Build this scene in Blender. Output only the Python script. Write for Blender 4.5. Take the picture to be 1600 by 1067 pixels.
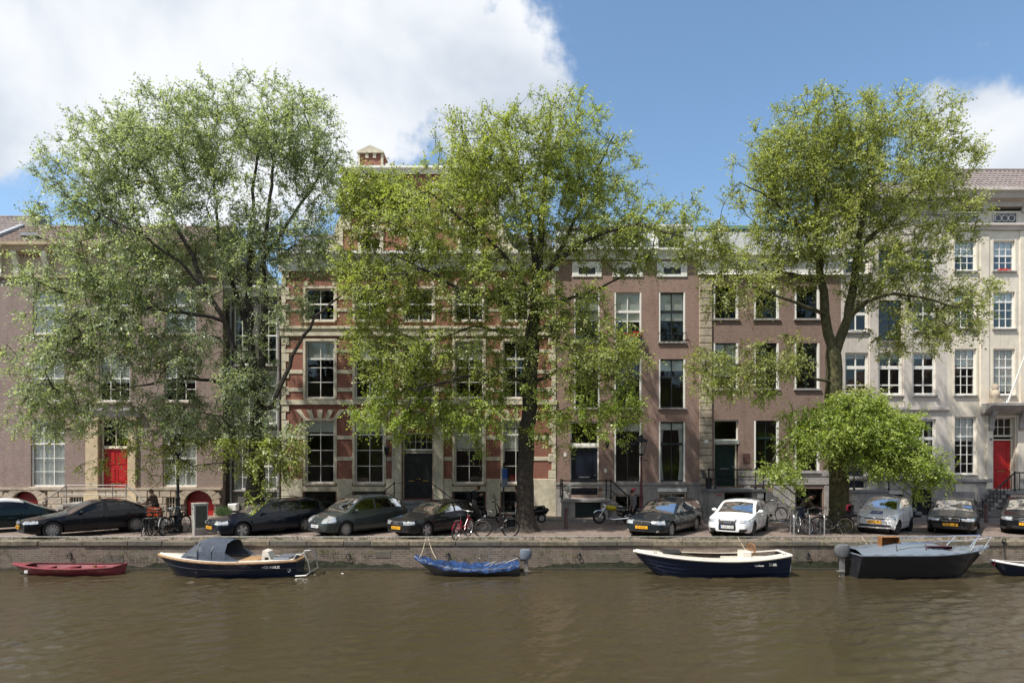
import bpy, bmesh, math, random
import numpy as np
from mathutils import Vector, Matrix, Euler
from math import radians as R, sin, cos, pi, sqrt

# ------------------------------------------------------------------ clear
for o in list(bpy.data.objects):
    bpy.data.objects.remove(o, do_unlink=True)
SC = bpy.context.scene
COL = SC.collection
random.seed(7)

# ------------------------------------------------------------------ camera
CAMD, CAMH, FPX, HOR = 33.0, 3.2, 960.0, 715.0    # metres to house fronts, eye height, focal length, horizon row
cd = bpy.data.cameras.new('camera')
cam = bpy.data.objects.new('camera', cd); COL.objects.link(cam)
cam.location = (0, -CAMD, CAMH); cam.rotation_euler = (R(90), 0, 0)
cd.sensor_width = 36; cd.lens = 36 * FPX / 1600
cd.shift_y = (HOR - 533.5) / 1600
cd.clip_end = 3000
SC.camera = cam

# ------------------------------------------------------------------ sun and sky
SUN_EL, SUN_AZ = R(58), R(58)      # azimuth measured from the facade normal towards the left
SDIR = Vector((-sin(SUN_AZ) * cos(SUN_EL), -cos(SUN_AZ) * cos(SUN_EL), sin(SUN_EL)))
sl = bpy.data.lights.new('sun', 'SUN'); sl.energy = 5.0; sl.angle = R(0.53); sl.color = (1.0, .95, .86)
so = bpy.data.objects.new('sun', sl); COL.objects.link(so)
so.rotation_euler = SDIR.to_track_quat('Z', 'Y').to_euler()

W = bpy.data.worlds.new('World'); SC.world = W; W.use_nodes = True
SKY_STRENGTH = 0.15
CLOUD_STRENGTH = 0.80


def build_world():
    nt = W.node_tree; nt.nodes.clear()
    N = lambda t: nt.nodes.new(t)
    L = nt.links.new
    out = N('ShaderNodeOutputWorld')
    sky = N('ShaderNodeTexSky'); sky.sky_type = 'NISHITA'; sky.sun_disc = False
    sky.sun_elevation = SUN_EL
    sky.sun_rotation = math.atan2(SDIR.x, SDIR.y)
    sky.air_density = 1.0; sky.dust_density = .9; sky.ozone_density = 1.0
    b1 = N('ShaderNodeBackground'); b1.inputs[1].default_value = SKY_STRENGTH
    hs = N('ShaderNodeHueSaturation'); hs.inputs['Saturation'].default_value = 1.06; hs.inputs['Hue'].default_value = .494
    L(sky.outputs[0], hs.inputs['Color']); L(hs.outputs[0], b1.inputs[0])
    tc = N('ShaderNodeTexCoord')
    nv = N('ShaderNodeVectorMath'); nv.operation = 'NORMALIZE'; L(tc.outputs['Generated'], nv.inputs[0])
    D = nv.outputs[0]

    def noise(scale, detail, rough=.55, dist=0.0):
        n = N('ShaderNodeTexNoise'); n.inputs['Scale'].default_value = scale
        n.inputs['Detail'].default_value = detail; n.inputs['Roughness'].default_value = rough
        n.inputs['Distortion'].default_value = dist
        L(D, n.inputs['Vector']); return n.outputs['Fac']

    def m(op, a, b=None, c=None):
        n = N('ShaderNodeMath'); n.operation = op
        for i, v in enumerate((a, b, c)):
            if v is None: continue
            if isinstance(v, (int, float)): n.inputs[i].default_value = v
            else: L(v, n.inputs[i])
        return n.outputs[0]
    # cloud banks: direction (east, north, up) and angular radius
    banks = [((-.55, 1, .90), 20), ((-.24, 1, .80), 11.5), ((-.86, 1, .78), 12.5), ((-.03, 1, .61), 7.6), ((-.22, 1, .60), 7),
             ((.88, 1, .475), 6.8), ((-1.6, .6, .6), 22), ((1.7, -.3, .7), 20), ((.3, -1, .8), 24), ((-1.2, -1, .5), 20)]
    f = None
    for (v, r) in banks:
        c = Vector(v).normalized()
        dt = N('ShaderNodeVectorMath'); dt.operation = 'DOT_PRODUCT'
        L(D, dt.inputs[0]); dt.inputs[1].default_value = c
        ang = m('ARCCOSINE', m('MINIMUM', dt.outputs['Value'], .99999))
        g = m('SUBTRACT', R(r), ang)
        f = g if f is None else m('MAXIMUM', f, g)
    n1 = noise(7.0, 9, .58)
    f = m('ADD', f, m('MULTIPLY', m('SUBTRACT', n1, .5), .30))
    mr = N('ShaderNodeMapRange'); mr.interpolation_type = 'SMOOTHSTEP'
    mr.inputs['From Min'].default_value = -.012; mr.inputs['From Max'].default_value = .032
    L(f, mr.inputs['Value'])
    core = N('ShaderNodeMapRange'); core.interpolation_type = 'SMOOTHSTEP'
    core.inputs['From Min'].default_value = .42; core.inputs['From Max'].default_value = .66
    L(noise(3.6, 5, .5, .3), core.inputs['Value'])
    mx = N('ShaderNodeMix'); mx.data_type = 'RGBA'
    mx.inputs['A'].default_value = (.90, .92, .95, 1); mx.inputs['B'].default_value = (.57, .63, .72, 1)
    L(core.outputs[0], mx.inputs['Factor'])
    b2 = N('ShaderNodeBackground'); b2.inputs[1].default_value = CLOUD_STRENGTH
    L(mx.outputs['Result'], b2.inputs[0])
    ms = N('ShaderNodeMixShader')
    L(m('MULTIPLY', mr.outputs[0], .96), ms.inputs[0]); L(b1.outputs[0], ms.inputs[1]); L(b2.outputs[0], ms.inputs[2])
    L(ms.outputs[0], out.inputs[0])


build_world()
SC.view_settings.view_transform = 'Standard'; SC.view_settings.look = 'None'
SC.view_settings.exposure = 0.47; SC.view_settings.gamma = 1.0
SC.view_settings.use_curve_mapping = False
SC.render.engine = 'CYCLES'
SC.cycles.max_bounces = 6; SC.cycles.transparent_max_bounces = 12

# ------------------------------------------------------------------ helpers


def PX(px, d): return (px - 800) * d / FPX
def PZ(py, d): return CAMH + (HOR - py) * d / FPX


def tagp(o, label=None, cat=None, group=None, kind=None):
    if label: o['label'] = label
    if cat: o['category'] = cat
    if group: o['group'] = group
    if kind: o['kind'] = kind
    return o


def thing(name, label, cat, loc=(0, 0, 0), rz=0.0, group=None):
    o = bpy.data.objects.new(name, None); COL.objects.link(o)
    o.location = loc; o.rotation_euler = (0, 0, rz); o.empty_display_size = .3
    return tagp(o, label, cat, group)


def link_mesh(name, me, mat, parent=None, loc=None, rot=None):
    o = bpy.data.objects.new(name, me); COL.objects.link(o)
    if mat is not None and not me.materials: me.materials.append(mat)
    if parent is not None: o.parent = parent
    if loc is not None: o.location = loc
    if rot is not None: o.rotation_euler = rot
    return o


class MB:
    def __init__(s): s.v = []; s.f = []

    def add(s, vs, fs):
        o = len(s.v); s.v.extend([tuple(p) for p in vs]); s.f.extend([tuple(i + o for i in f) for f in fs]); return s

    def box(s, x0, x1, y0, y1, z0, z1):
        return s.add([(x0, y0, z0), (x1, y0, z0), (x1, y1, z0), (x0, y1, z0), (x0, y0, z1), (x1, y0, z1), (x1, y1, z1), (x0, y1, z1)],
                     [(0, 3, 2, 1), (4, 5, 6, 7), (0, 1, 5, 4), (1, 2, 6, 5), (2, 3, 7, 6), (3, 0, 4, 7)])

    def cbox(s, x0, x1, y0, y1, z0, z1, c):     # box with its front (y0) edges chamfered
        return s.grid([[(x0, y1, z0), (x0, y0 + c, z0), (x0 + c, y0, z0 + c), (x1 - c, y0, z0 + c), (x1, y0 + c, z0), (x1, y1, z0)],
                       [(x0, y1, z1), (x0, y0 + c, z1), (x0 + c, y0, z1 - c), (x1 - c, y0, z1 - c), (x1, y0 + c, z1), (x1, y1, z1)]]).add(
            [(x0, y1, z1), (x0, y0 + c, z1), (x0 + c, y0, z1 - c), (x1 - c, y0, z1 - c), (x1, y0 + c, z1), (x1, y1, z1),
             (x0, y1, z0), (x0, y0 + c, z0), (x0 + c, y0, z0 + c), (x1 - c, y0, z0 + c), (x1, y0 + c, z0), (x1, y1, z0)],
            [(0, 1, 4, 5), (1, 2, 3, 4), (6, 11, 10, 7), (7, 10, 9, 8)])

    def grid(s, rows, closed=False):
        o = len(s.v); n = len(rows[0])
        for r in rows: s.v.extend([tuple(p) for p in r])
        for i in range(len(rows) - 1):
            for j in range(n if closed else n - 1):
                k = (j + 1) % n
                s.f.append((o + i * n + j, o + i * n + k, o + (i + 1) * n + k, o + (i + 1) * n + j))
        return s

    def tube(s, pts, r, n=6, cap=True):
        pts = [Vector(p) for p in pts]; m = len(pts)
        rs = [r] * m if isinstance(r, (int, float)) else list(r)
        rows = []; prev = None
        for i, p in enumerate(pts):
            t = (pts[min(i + 1, m - 1)] - pts[max(i - 1, 0)])
            t = t.normalized() if t.length > 1e-9 else Vector((0, 0, 1))
            if prev is None:
                a = Vector((0, 0, 1)) if abs(t.z) < .9 else Vector((1, 0, 0))
                u = t.cross(a).normalized()
            else:
                u = prev - t * prev.dot(t)
                u = u.normalized() if u.length > 1e-6 else t.orthogonal().normalized()
            prev = u; w = t.cross(u)
            rows.append([p + (u * cos(2 * pi * k / n) + w * sin(2 * pi * k / n)) * rs[i] for k in range(n)])
        o = len(s.v); s.grid(rows, True)
        if cap:
            s.f.append(tuple(o + k for k in reversed(range(n)))); s.f.append(tuple(o + (m - 1) * n + k for k in range(n)))
        return s

    def bar(s, p, q, w, h=None):     # rectangular bar from p to q
        h = h or w; p = Vector(p); q = Vector(q); t = (q - p).normalized()
        a = Vector((0, 0, 1)) if abs(t.z) < .95 else Vector((1, 0, 0))
        u = t.cross(a).normalized() * w / 2; k = u.cross(t).normalized() * h / 2
        vs = [e + su * u + sk * k for e in (p, q) for su, sk in ((-1, -1), (1, -1), (1, 1), (-1, 1))]
        return s.add(vs, [(0, 1, 2, 3), (7, 6, 5, 4), (0, 4, 5, 1), (1, 5, 6, 2), (2, 6, 7, 3), (3, 7, 4, 0)])

    def prism(s, poly, axis, a, b):
        n = len(poly)
        def P(p, t):
            return {'y': (p[0], t, p[1]), 'x': (t, p[0], p[1]), 'z': (p[0], p[1], t)}[axis]
        vs = [P(p, a) for p in poly] + [P(p, b) for p in poly]
        fs = [tuple(range(n)), tuple(reversed(range(n, 2 * n)))] + [(i, i + n, (i + 1) % n + n, (i + 1) % n) for i in range(n)]
        return s.add(vs, fs)

    def lathe(s, prof, c=(0, 0, 0), n=12, axis='z', a0=0.0, cap=True):
        rows = []
        for (r, h) in prof:
            row = []
            for k in range(n):
                a = a0 + 2 * pi * k / n
                p = (r * cos(a), r * sin(a), h) if axis == 'z' else ((r * cos(a), h, r * sin(a)) if axis == 'y' else (h, r * cos(a), r * sin(a)))
                row.append((p[0] + c[0], p[1] + c[1], p[2] + c[2]))
            rows.append(row)
        o = len(s.v); s.grid(rows, True); m = len(prof)
        if cap:
            s.f.append(tuple(o + k for k in reversed(range(n)))); s.f.append(tuple(o + (m - 1) * n + k for k in range(n)))
        return s

    def ell(s, c, rx, ry, rz, nu=10, nv=6):
        prof = []
        rows = []
        for i in range(nv + 1):
            a = -pi / 2 + pi * i / nv
            rr = max(cos(a), .02)
            rows.append([(c[0] + rx * rr * cos(2 * pi * k / nu), c[1] + ry * rr * sin(2 * pi * k / nu), c[2] + rz * sin(a)) for k in range(nu)])
        o = len(s.v); s.grid(rows, True)
        s.f.append(tuple(o + k for k in reversed(range(nu)))); s.f.append(tuple(o + nv * nu + k for k in range(nu)))
        return s

    def torus(s, c, Rm, r, axis='y', n=24, k=6, a0=0, a1=2 * pi):
        closed = abs(a1 - a0 - 2 * pi) < 1e-6
        rows = []
        for i in range(n if closed else n + 1):
            a = a0 + (a1 - a0) * i / n
            row = []
            for j in range(k):
                b = 2 * pi * j / k
                q = Rm + r * cos(b); h = r * sin(b)
                p = (q * cos(a), h, q * sin(a)) if axis == 'y' else ((q * cos(a), q * sin(a), h) if axis == 'z' else (h, q * cos(a), q * sin(a)))
                row.append((p[0] + c[0], p[1] + c[1], p[2] + c[2]))
            rows.append(row)
        if closed: rows.append(rows[0])
        return s.grid(rows, True)

    def xf(s, M):
        s.v = [tuple(M @ Vector(p)) for p in s.v]; return s

    def join(s, o): return s.add(o.v, o.f)

    def mesh(s, name, smooth=False):
        me = bpy.data.meshes.new(name); me.from_pydata(s.v, [], s.f)
        if smooth:
            me.polygons.foreach_set('use_smooth', [True] * len(me.polygons))
            me.set_sharp_from_angle(angle=R(smooth if smooth is not True else 40))
        return me

    def build(s, name, mat, parent=None, smooth=False, loc=None, rot=None):
        return link_mesh(name, s.mesh(name, smooth), mat, parent, loc, rot)


# ------------------------------------------------------------------ materials
M = {}


def nodes_of(name):
    m = bpy.data.materials.new(name); m.use_nodes = True
    nt = m.node_tree; nt.nodes.clear()
    out = nt.nodes.new('ShaderNodeOutputMaterial'); p = nt.nodes.new('ShaderNodeBsdfPrincipled')
    nt.links.new(p.outputs[0], out.inputs[0])
    return m, nt, p, out


def noise_node(nt, scale, detail=4, rough=.55, vec=None, dist=0):
    n = nt.nodes.new('ShaderNodeTexNoise'); n.inputs['Scale'].default_value = scale
    n.inputs['Detail'].default_value = detail; n.inputs['Roughness'].default_value = rough; n.inputs['Distortion'].default_value = dist
    if vec is not None: nt.links.new(vec, n.inputs['Vector'])
    return n


def mixc(nt, fac, a, b, mode='MIX'):
    n = nt.nodes.new('ShaderNodeMix'); n.data_type = 'RGBA'; n.blend_type = mode
    for sock, v in ((n.inputs['Factor'], fac), (n.inputs['A'], a), (n.inputs['B'], b)):
        if isinstance(v, (int, float)): sock.default_value = v
        elif isinstance(v, tuple): sock.default_value = (v + (1,))[:4]
        else: nt.links.new(v, sock)
    return n.outputs['Result']


def ramp(nt, v, a, b):
    n = nt.nodes.new('ShaderNodeMapRange'); n.interpolation_type = 'SMOOTHSTEP'
    n.inputs['From Min'].default_value = a; n.inputs['From Max'].default_value = b
    nt.links.new(v, n.inputs['Value']); return n.outputs[0]


def objcoord(nt, scale=(1, 1, 1)):
    tc = nt.nodes.new('ShaderNodeTexCoord'); mp = nt.nodes.new('ShaderNodeMapping'); mp.inputs['Scale'].default_value = scale
    nt.links.new(tc.outputs['Object'], mp.inputs['Vector']); return mp.outputs[0]


def bump(nt, p, h, strength, dist=.02):
    b = nt.nodes.new('ShaderNodeBump'); b.inputs['Strength'].default_value = strength; b.inputs['Distance'].default_value = dist
    nt.links.new(h, b.inputs['Height']); nt.links.new(b.outputs[0], p.inputs['Normal'])


def mat(name, c, rough=.6, var=.18, scale=6.0, bmp=0.0, metal=0.0, coat=0.0, spec=.5, dirt=0.0, streak=0.0):
    m, nt, p, out = nodes_of(name)
    p.inputs['Roughness'].default_value = rough; p.inputs['Metallic'].default_value = metal
    p.inputs['Coat Weight'].default_value = coat; p.inputs['Coat Roughness'].default_value = .04
    p.inputs['Specular IOR Level'].default_value = spec
    v = objcoord(nt)
    n = noise_node(nt, scale, 5, .6, v)
    lo = tuple(x * (1 - var) for x in c); hi = tuple(min(1, x * (1 + var)) for x in c)
    colr = mixc(nt, ramp(nt, n.outputs['Fac'], .3, .7), lo, hi)
    if dirt:
        n2 = noise_node(nt, scale * .23, 6, .65, v)
        colr = mixc(nt, ramp(nt, n2.outputs['Fac'], .45, .75), colr, tuple(x * (1 - dirt) for x in c))
    if streak:
        n3 = noise_node(nt, 1.0, 5, .6, objcoord(nt, (5, 5, .35)))
        k = nt.nodes.new('ShaderNodeMath'); k.operation = 'MULTIPLY'; k.inputs[1].default_value = streak
        nt.links.new(ramp(nt, n3.outputs['Fac'], .5, .72), k.inputs[0])
        colr = mixc(nt, k.outputs[0], colr, tuple(x * .45 for x in c))
    nt.links.new(colr, p.inputs['Base Color'])
    if bmp: bump(nt, p, noise_node(nt, scale * 6, 4, .6, v).outputs['Fac'], bmp)
    M[name] = m; return m


def brick(name, c1, c2, mortar, bw=.23, bh=.075, ms=.013, axis='xz', blotch=.5, streak=.5, bmp=.4, rough=.85, pale=None):
    m, nt, p, out = nodes_of(name)
    tc = nt.nodes.new('ShaderNodeTexCoord'); sp = nt.nodes.new('ShaderNodeSeparateXYZ'); cb = nt.nodes.new('ShaderNodeCombineXYZ')
    nt.links.new(tc.outputs['Object'], sp.inputs[0])
    if axis == 'xz':
        a = nt.nodes.new('ShaderNodeMath'); a.operation = 'ADD'
        nt.links.new(sp.outputs[0], a.inputs[0]); nt.links.new(sp.outputs[1], a.inputs[1])
        nt.links.new(a.outputs[0], cb.inputs[0]); nt.links.new(sp.outputs[2], cb.inputs[1])
    else:
        nt.links.new(sp.outputs[0], cb.inputs[0]); nt.links.new(sp.outputs[1], cb.inputs[1])
    b = nt.nodes.new('ShaderNodeTexBrick')
    b.inputs['Scale'].default_value = 1; b.inputs['Brick Width'].default_value = bw; b.inputs['Row Height'].default_value = bh
    b.inputs['Mortar Size'].default_value = ms; b.inputs['Mortar Smooth'].default_value = .2; b.inputs['Bias'].default_value = 0
    b.inputs['Color1'].default_value = c1 + (1,); b.inputs['Color2'].default_value = c2 + (1,); b.inputs['Mortar'].default_value = mortar + (1,)
    nt.links.new(cb.outputs[0], b.inputs['Vector'])
    v = objcoord(nt)
    colr = b.outputs['Color']
    av = tuple((x + y) / 2 for x, y in zip(c1, c2))
    nb = noise_node(nt, 1.1, 6, .62, v)
    fb = nt.nodes.new('ShaderNodeMath'); fb.operation = 'MULTIPLY'; fb.inputs[1].default_value = blotch
    nt.links.new(ramp(nt, nb.outputs['Fac'], .42, .75), fb.inputs[0])
    colr = mixc(nt, fb.outputs[0], colr, tuple(x * .5 for x in av))
    if pale:
        npz = noise_node(nt, .7, 5, .6, objcoord(nt, (1.3, 1.3, 1.3)))
        colr = mixc(nt, ramp(nt, npz.outputs['Fac'], .55, .85), colr, pale)
    ns = noise_node(nt, 1.0, 5, .6, objcoord(nt, (4, 4, .3)))
    fs = nt.nodes.new('ShaderNodeMath'); fs.operation = 'MULTIPLY'; fs.inputs[1].default_value = streak
    nt.links.new(ramp(nt, ns.outputs['Fac'], .5, .75), fs.inputs[0])
    colr = mixc(nt, fs.outputs[0], colr, tuple(x * .4 for x in av))
    fine = noise_node(nt, 1.0, 4, .75, objcoord(nt, (5, 5, 14)))
    colr = mixc(nt, .42, colr, mixc(nt, ramp(nt, fine.outputs['Fac'], .28, .72), tuple(x * .42 for x in av), tuple(min(1, x * 1.5) for x in av)))
    nt.links.new(colr, p.inputs['Base Color']); p.inputs['Roughness'].default_value = rough
    bump(nt, p, b.outputs['Fac'], -bmp, .012)
    M[name] = m; return m


def glass(name, tint=(.94, .96, .95), rough=.02, ior=1.5, wav=0.0, dark=0.0):
    m, nt, p, out = nodes_of(name); nt.nodes.remove(p)
    t = nt.nodes.new('ShaderNodeBsdfTransparent'); t.inputs[0].default_value = tint + (1,)
    g = nt.nodes.new('ShaderNodeBsdfGlossy'); g.inputs['Roughness'].default_value = rough
    fr = nt.nodes.new('ShaderNodeFresnel'); fr.inputs[0].default_value = ior
    k = nt.nodes.new('ShaderNodeMath'); k.operation = 'MULTIPLY_ADD'; k.inputs[1].default_value = .75 if name == 'glass_window' else 1.2; k.inputs[2].default_value = .0
    nt.links.new(fr.outputs[0], k.inputs[0])
    if wav:
        n = noise_node(nt, 2.2, 2, .5, objcoord(nt))
        b = nt.nodes.new('ShaderNodeBump'); b.inputs['Strength'].default_value = wav; b.inputs['Distance'].default_value = .03
        nt.links.new(n.outputs['Fac'], b.inputs['Height'])
        nt.links.new(b.outputs[0], g.inputs['Normal'])
    mx = nt.nodes.new('ShaderNodeMixShader')
    nt.links.new(k.outputs[0], mx.inputs[0]); nt.links.new(t.outputs[0], mx.inputs[1]); nt.links.new(g.outputs[0], mx.inputs[2])
    nt.links.new(mx.outputs[0], out.inputs[0]); M[name] = m; return m


brick('brick_plum', (.275, .197, .168), (.215, .152, .132), (.30, .26, .23), pale=(.35, .28, .245))
brick('brick_brown', (.27, .175, .14), (.205, .13, .105), (.27, .23, .2), pale=(.33, .25, .21))
brick('brick_rose', (.31, .195, .155), (.24, .145, .12), (.31, .26, .22), pale=(.35, .26, .21))
brick('brick_red', (.29, .105, .07), (.22, .08, .056), (.33, .2, .15), blotch=.35)
brick('brick_quay', (.21, .155, .12), (.075, .06, .05), (.27, .245, .20), bw=.26, bh=.085, ms=.014, blotch=.6, streak=.55, bmp=.8, pale=(.25, .22, .175))
brick('paving', (.235, .18, .15), (.155, .115, .10), (.085, .07, .06), bw=.2, bh=.1, ms=.012, axis='xy', blotch=.4, streak=0, bmp=.5, pale=(.27, .235, .205))
mat('grass_moss', (.10, .105, .04), .95, .4, 9)
mat('stone_cream', (.62, .56, .43), .8, .12, 5, .15, dirt=.35, streak=.3)
mat('stone_tan', (.43, .36, .275), .85, .16, 5, .25, dirt=.4, streak=.2)
mat('stone_buff', (.55, .44, .29), .85, .12, 4, .15, dirt=.25)
mat('stone_grey', (.33, .31, .295), .8, .14, 5, .15, dirt=.4, streak=.35)
mat('stone_blue', (.20, .20, .20), .7, .15, 7, .15, dirt=.3)
mat('plaster_lilac', (.575, .525, .475), .8, .06, 3, .05, dirt=.22, streak=.25)
mat('plaster_cream', (.69, .625, .515), .8, .06, 3, .05, dirt=.22, streak=.22)
mat('plaster_dark', (.10, .095, .088), .8, .15, 4, .1, dirt=.2)
mat('zinc', (.30, .315, .33), .55, .12, 4, .05, dirt=.25, streak=.2)
mat('slate', (.10, .10, .108), .65, .25, 9, .2)
mat('teal_trim', (.10, .22, .22), .6, .1, 5)
mat('tile_brown', (.175, .125, .10), .75, .35, 11, .2, dirt=.4)
mat('tile_grey', (.20, .165, .155), .75, .3, 11, .2, dirt=.35)
mat('tile_orange', (.45, .2, .09), .8, .25, 8, .2)
mat('paint_white', (.80, .785, .74), .5, .05, 6, dirt=.12)
mat('paint_cream', (.72, .66, .52), .55, .06, 5, dirt=.2)
mat('paint_tan', (.40, .31, .19), .6, .1, 5, dirt=.25)
mat('paint_black', (.014, .016, .017), .35, .2, 5)
mat('paint_darkgreen', (.012, .028, .026), .3, .2, 5)
mat('paint_navy', (.012, .017, .03), .3, .2, 5)
mat('paint_red', (.42, .018, .018), .38, .08, 4)
mat('paint_oxblood', (.20, .012, .014), .5, .25, 8, dirt=.3)
mat('paint_greygreen', (.28, .30, .27), .5, .1, 5)
mat('iron', (.012, .012, .013), .45, .2, 8, spec=.4)
mat('iron_red', (.09, .014, .018), .5, .2, 8)
mat('steel', (.42, .42, .41), .42, .2, 10, metal=.7, dirt=.3)
mat('steel_old', (.28, .27, .25), .6, .3, 14, metal=.4, dirt=.4)
mat('chrome', (.75, .75, .76), .12, .03, 5, metal=1)
mat('brass', (.55, .38, .12), .3, .1, 5, metal=1)
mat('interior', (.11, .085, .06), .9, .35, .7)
mat('lace', (.88, .87, .83), .9, .06, 3)
mat('blind', (.82, .81, .78), .85, .05, 3)
mat('rubber', (.018, .018, .018), .8, .2, 8)
mat('leather_black', (.015, .015, .016), .45, .2, 8)
mat('plastic_black', (.02, .02, .021), .5, .2, 8)
mat('plastic_grey', (.10, .105, .11), .5, .2, 8)
mat('cabinet_steel', (.40, .40, .36), .5, .15, 5, dirt=.35, streak=.4)
mat('cabinet_shade_green', (.045, .055, .04), .55, .2, 5)
mat('bollard', (.10, .045, .04), .6, .2, 9)
mat('orange_crate', (.75, .13, .03), .45, .1, 6)
mat('bike_black', (.014, .014, .015), .35, .2, 8)
mat('bike_red', (.42, .012, .04), .3, .08, 6)
mat('bike_white', (.62, .62, .60), .4, .1, 6)
mat('sign_blue', (.02, .07, .25), .4, .1, 5)
mat('sign_back', (.13, .16, .2), .5, .1, 5)
mat('plate_yellow', (.80, .40, .02), .45, .06, 6)
mat('plate_white', (.75, .76, .74), .45, .06, 6)
mat('ink', (.01, .01, .01), .6, .1, 5)
mat('light_lens', (.62, .64, .66), .12, .25, 18, metal=.55, coat=1)
mat('lens_red', (.4, .01, .01), .15, .1, 6, coat=1)
mat('lens_amber', (.6, .2, .02), .15, .1, 6, coat=1)
mat('skin', (.48, .28, .2), .6, .06, 5)
mat('hair_brown', (.06, .035, .02), .7, .3, 20)
mat('cloth_black', (.014, .014, .016), .9, .25, 9)
mat('cloth_grey', (.16, .155, .155), .9, .2, 9)
mat('cloth_brown', (.10, .07, .05), .9, .2, 9)
mat('cloth_denim', (.035, .05, .085), .9, .2, 9)
mat('cloth_white', (.62, .61, .60), .9, .06, 9)
mat('cloth_pink', (.6, .05, .11), .8, .12, 9)
mat('cloth_teal', (.10, .26, .24), .9, .12, 9)
mat('flower_red', (.65, .03, .02), .6, .2, 9)
mat('leaf_box', (.05, .10, .025), .6, .3, 9)
mat('rope', (.42, .36, .26), .9, .15, 14)
mat('timber', (.30, .18, .09), .65, .25, 7, .2)
mat('cork_wood', (.24, .10, .03), .7, .3, 16, .3)
mat('mud', (.05, .045, .03), .95, .25, 5)
glass('glass_window', wav=.10)
glass('glass_car', (.16, .18, .18), .01, 1.5)
glass('glass_lamp', (.85, .86, .84), .05, 1.45)


def paint(name, c, metal=0.0, rough=.28):
    m, nt, p, out = nodes_of(name)
    v = objcoord(nt)
    n = noise_node(nt, 5, 5, .65, v)
    colr = mixc(nt, ramp(nt, n.outputs['Fac'], .4, .8), c, tuple(x * .85 + .004 for x in c))
    nt.links.new(colr, p.inputs['Base Color'])
    p.inputs['Metallic'].default_value = metal; p.inputs['Roughness'].default_value = rough
    p.inputs['Coat Weight'].default_value = 1.0; p.inputs['Coat Roughness'].default_value = .03; p.inputs['Coat IOR'].default_value = 1.36; p.inputs['Specular IOR Level'].default_value = .05
    M[name] = m; return m


paint('car_black', (.008, .009, .011)); paint('car_navy', (.008, .012, .02)); paint('car_green', (.008, .018, .02), .1)
paint('car_greygreen', (.05, .06, .058), .35); paint('car_slate', (.018, .026, .032), .3); paint('car_white', (.80, .80, .79))
paint('car_silver', (.74, .75, .76), .1, .3); paint('car_charcoal', (.018, .018, .018), .2)
paint('hull_navy', (.010, .018, .045)); paint('hull_black', (.018, .019, .024), 0, .45); paint('hull_red', (.27, .05, .065), 0, .35)
paint('hull_grey', (.10, .10, .10), 0, .5); paint('deck_grey', (.145, .17, .205), 0, .5); paint('deck_cream', (.74, .69, .60), 0, .5)
paint('moto_yellow', (.55, .42, .02))
mat('canvas_navy', (.045, .058, .085), .8, .2, 6, .1)
mat('tarp_blue', (.016, .045, .135), .42, .6, 7, .5, dirt=.6)
mat('inner_red', (.17, .03, .04), .7, .2, 6)
mat('vinyl_clear', (.16, .18, .21), .2, .1, 6)

# ================================================================== ground, water, quay
QY = -9.55           # quay edge
WZ = -1.09           # water level
g = MB().box(-260, 260, QY + .3, 320, -1.4, 0).build('street', M['paving']); tagp(g, 'brick paved canal street', kind='structure')
pv = MB().box(-60, 60, -1.75, .5, -.1, .09).build('pavement', M['paving']); tagp(pv, 'narrow brick pavement along the houses', kind='structure')
rk = random.Random(3)
x = -30.0
while x < 30:
    w = rk.uniform(.85, 1.05)
    MB().box(x, x + w - .012, -1.93, -1.752, -.1, .085 + rk.uniform(-.006, .006)).build('kerb_stone', M['stone_blue'], pv)
    x += w


def water_mat():
    m, nt, p, out = nodes_of('canal_water')
    v = objcoord(nt, (1, 1, 1))
    n0 = noise_node(nt, .25, 3, .5, v)
    c = mixc(nt, n0.outputs['Fac'], (.042, .033, .0175), (.052, .041, .023))
    nt.links.new(c, p.inputs['Base Color'])
    p.inputs['Roughness'].default_value = .035; p.inputs['IOR'].default_value = 1.45
    p.inputs['Specular IOR Level'].default_value = .5
    b = noise_node(nt, 1.0, 3, .6, objcoord(nt, (11, 19, 1)), .8)
    bump(nt, p, b.outputs['Fac'], 1.0, .006)
    return m


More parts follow.
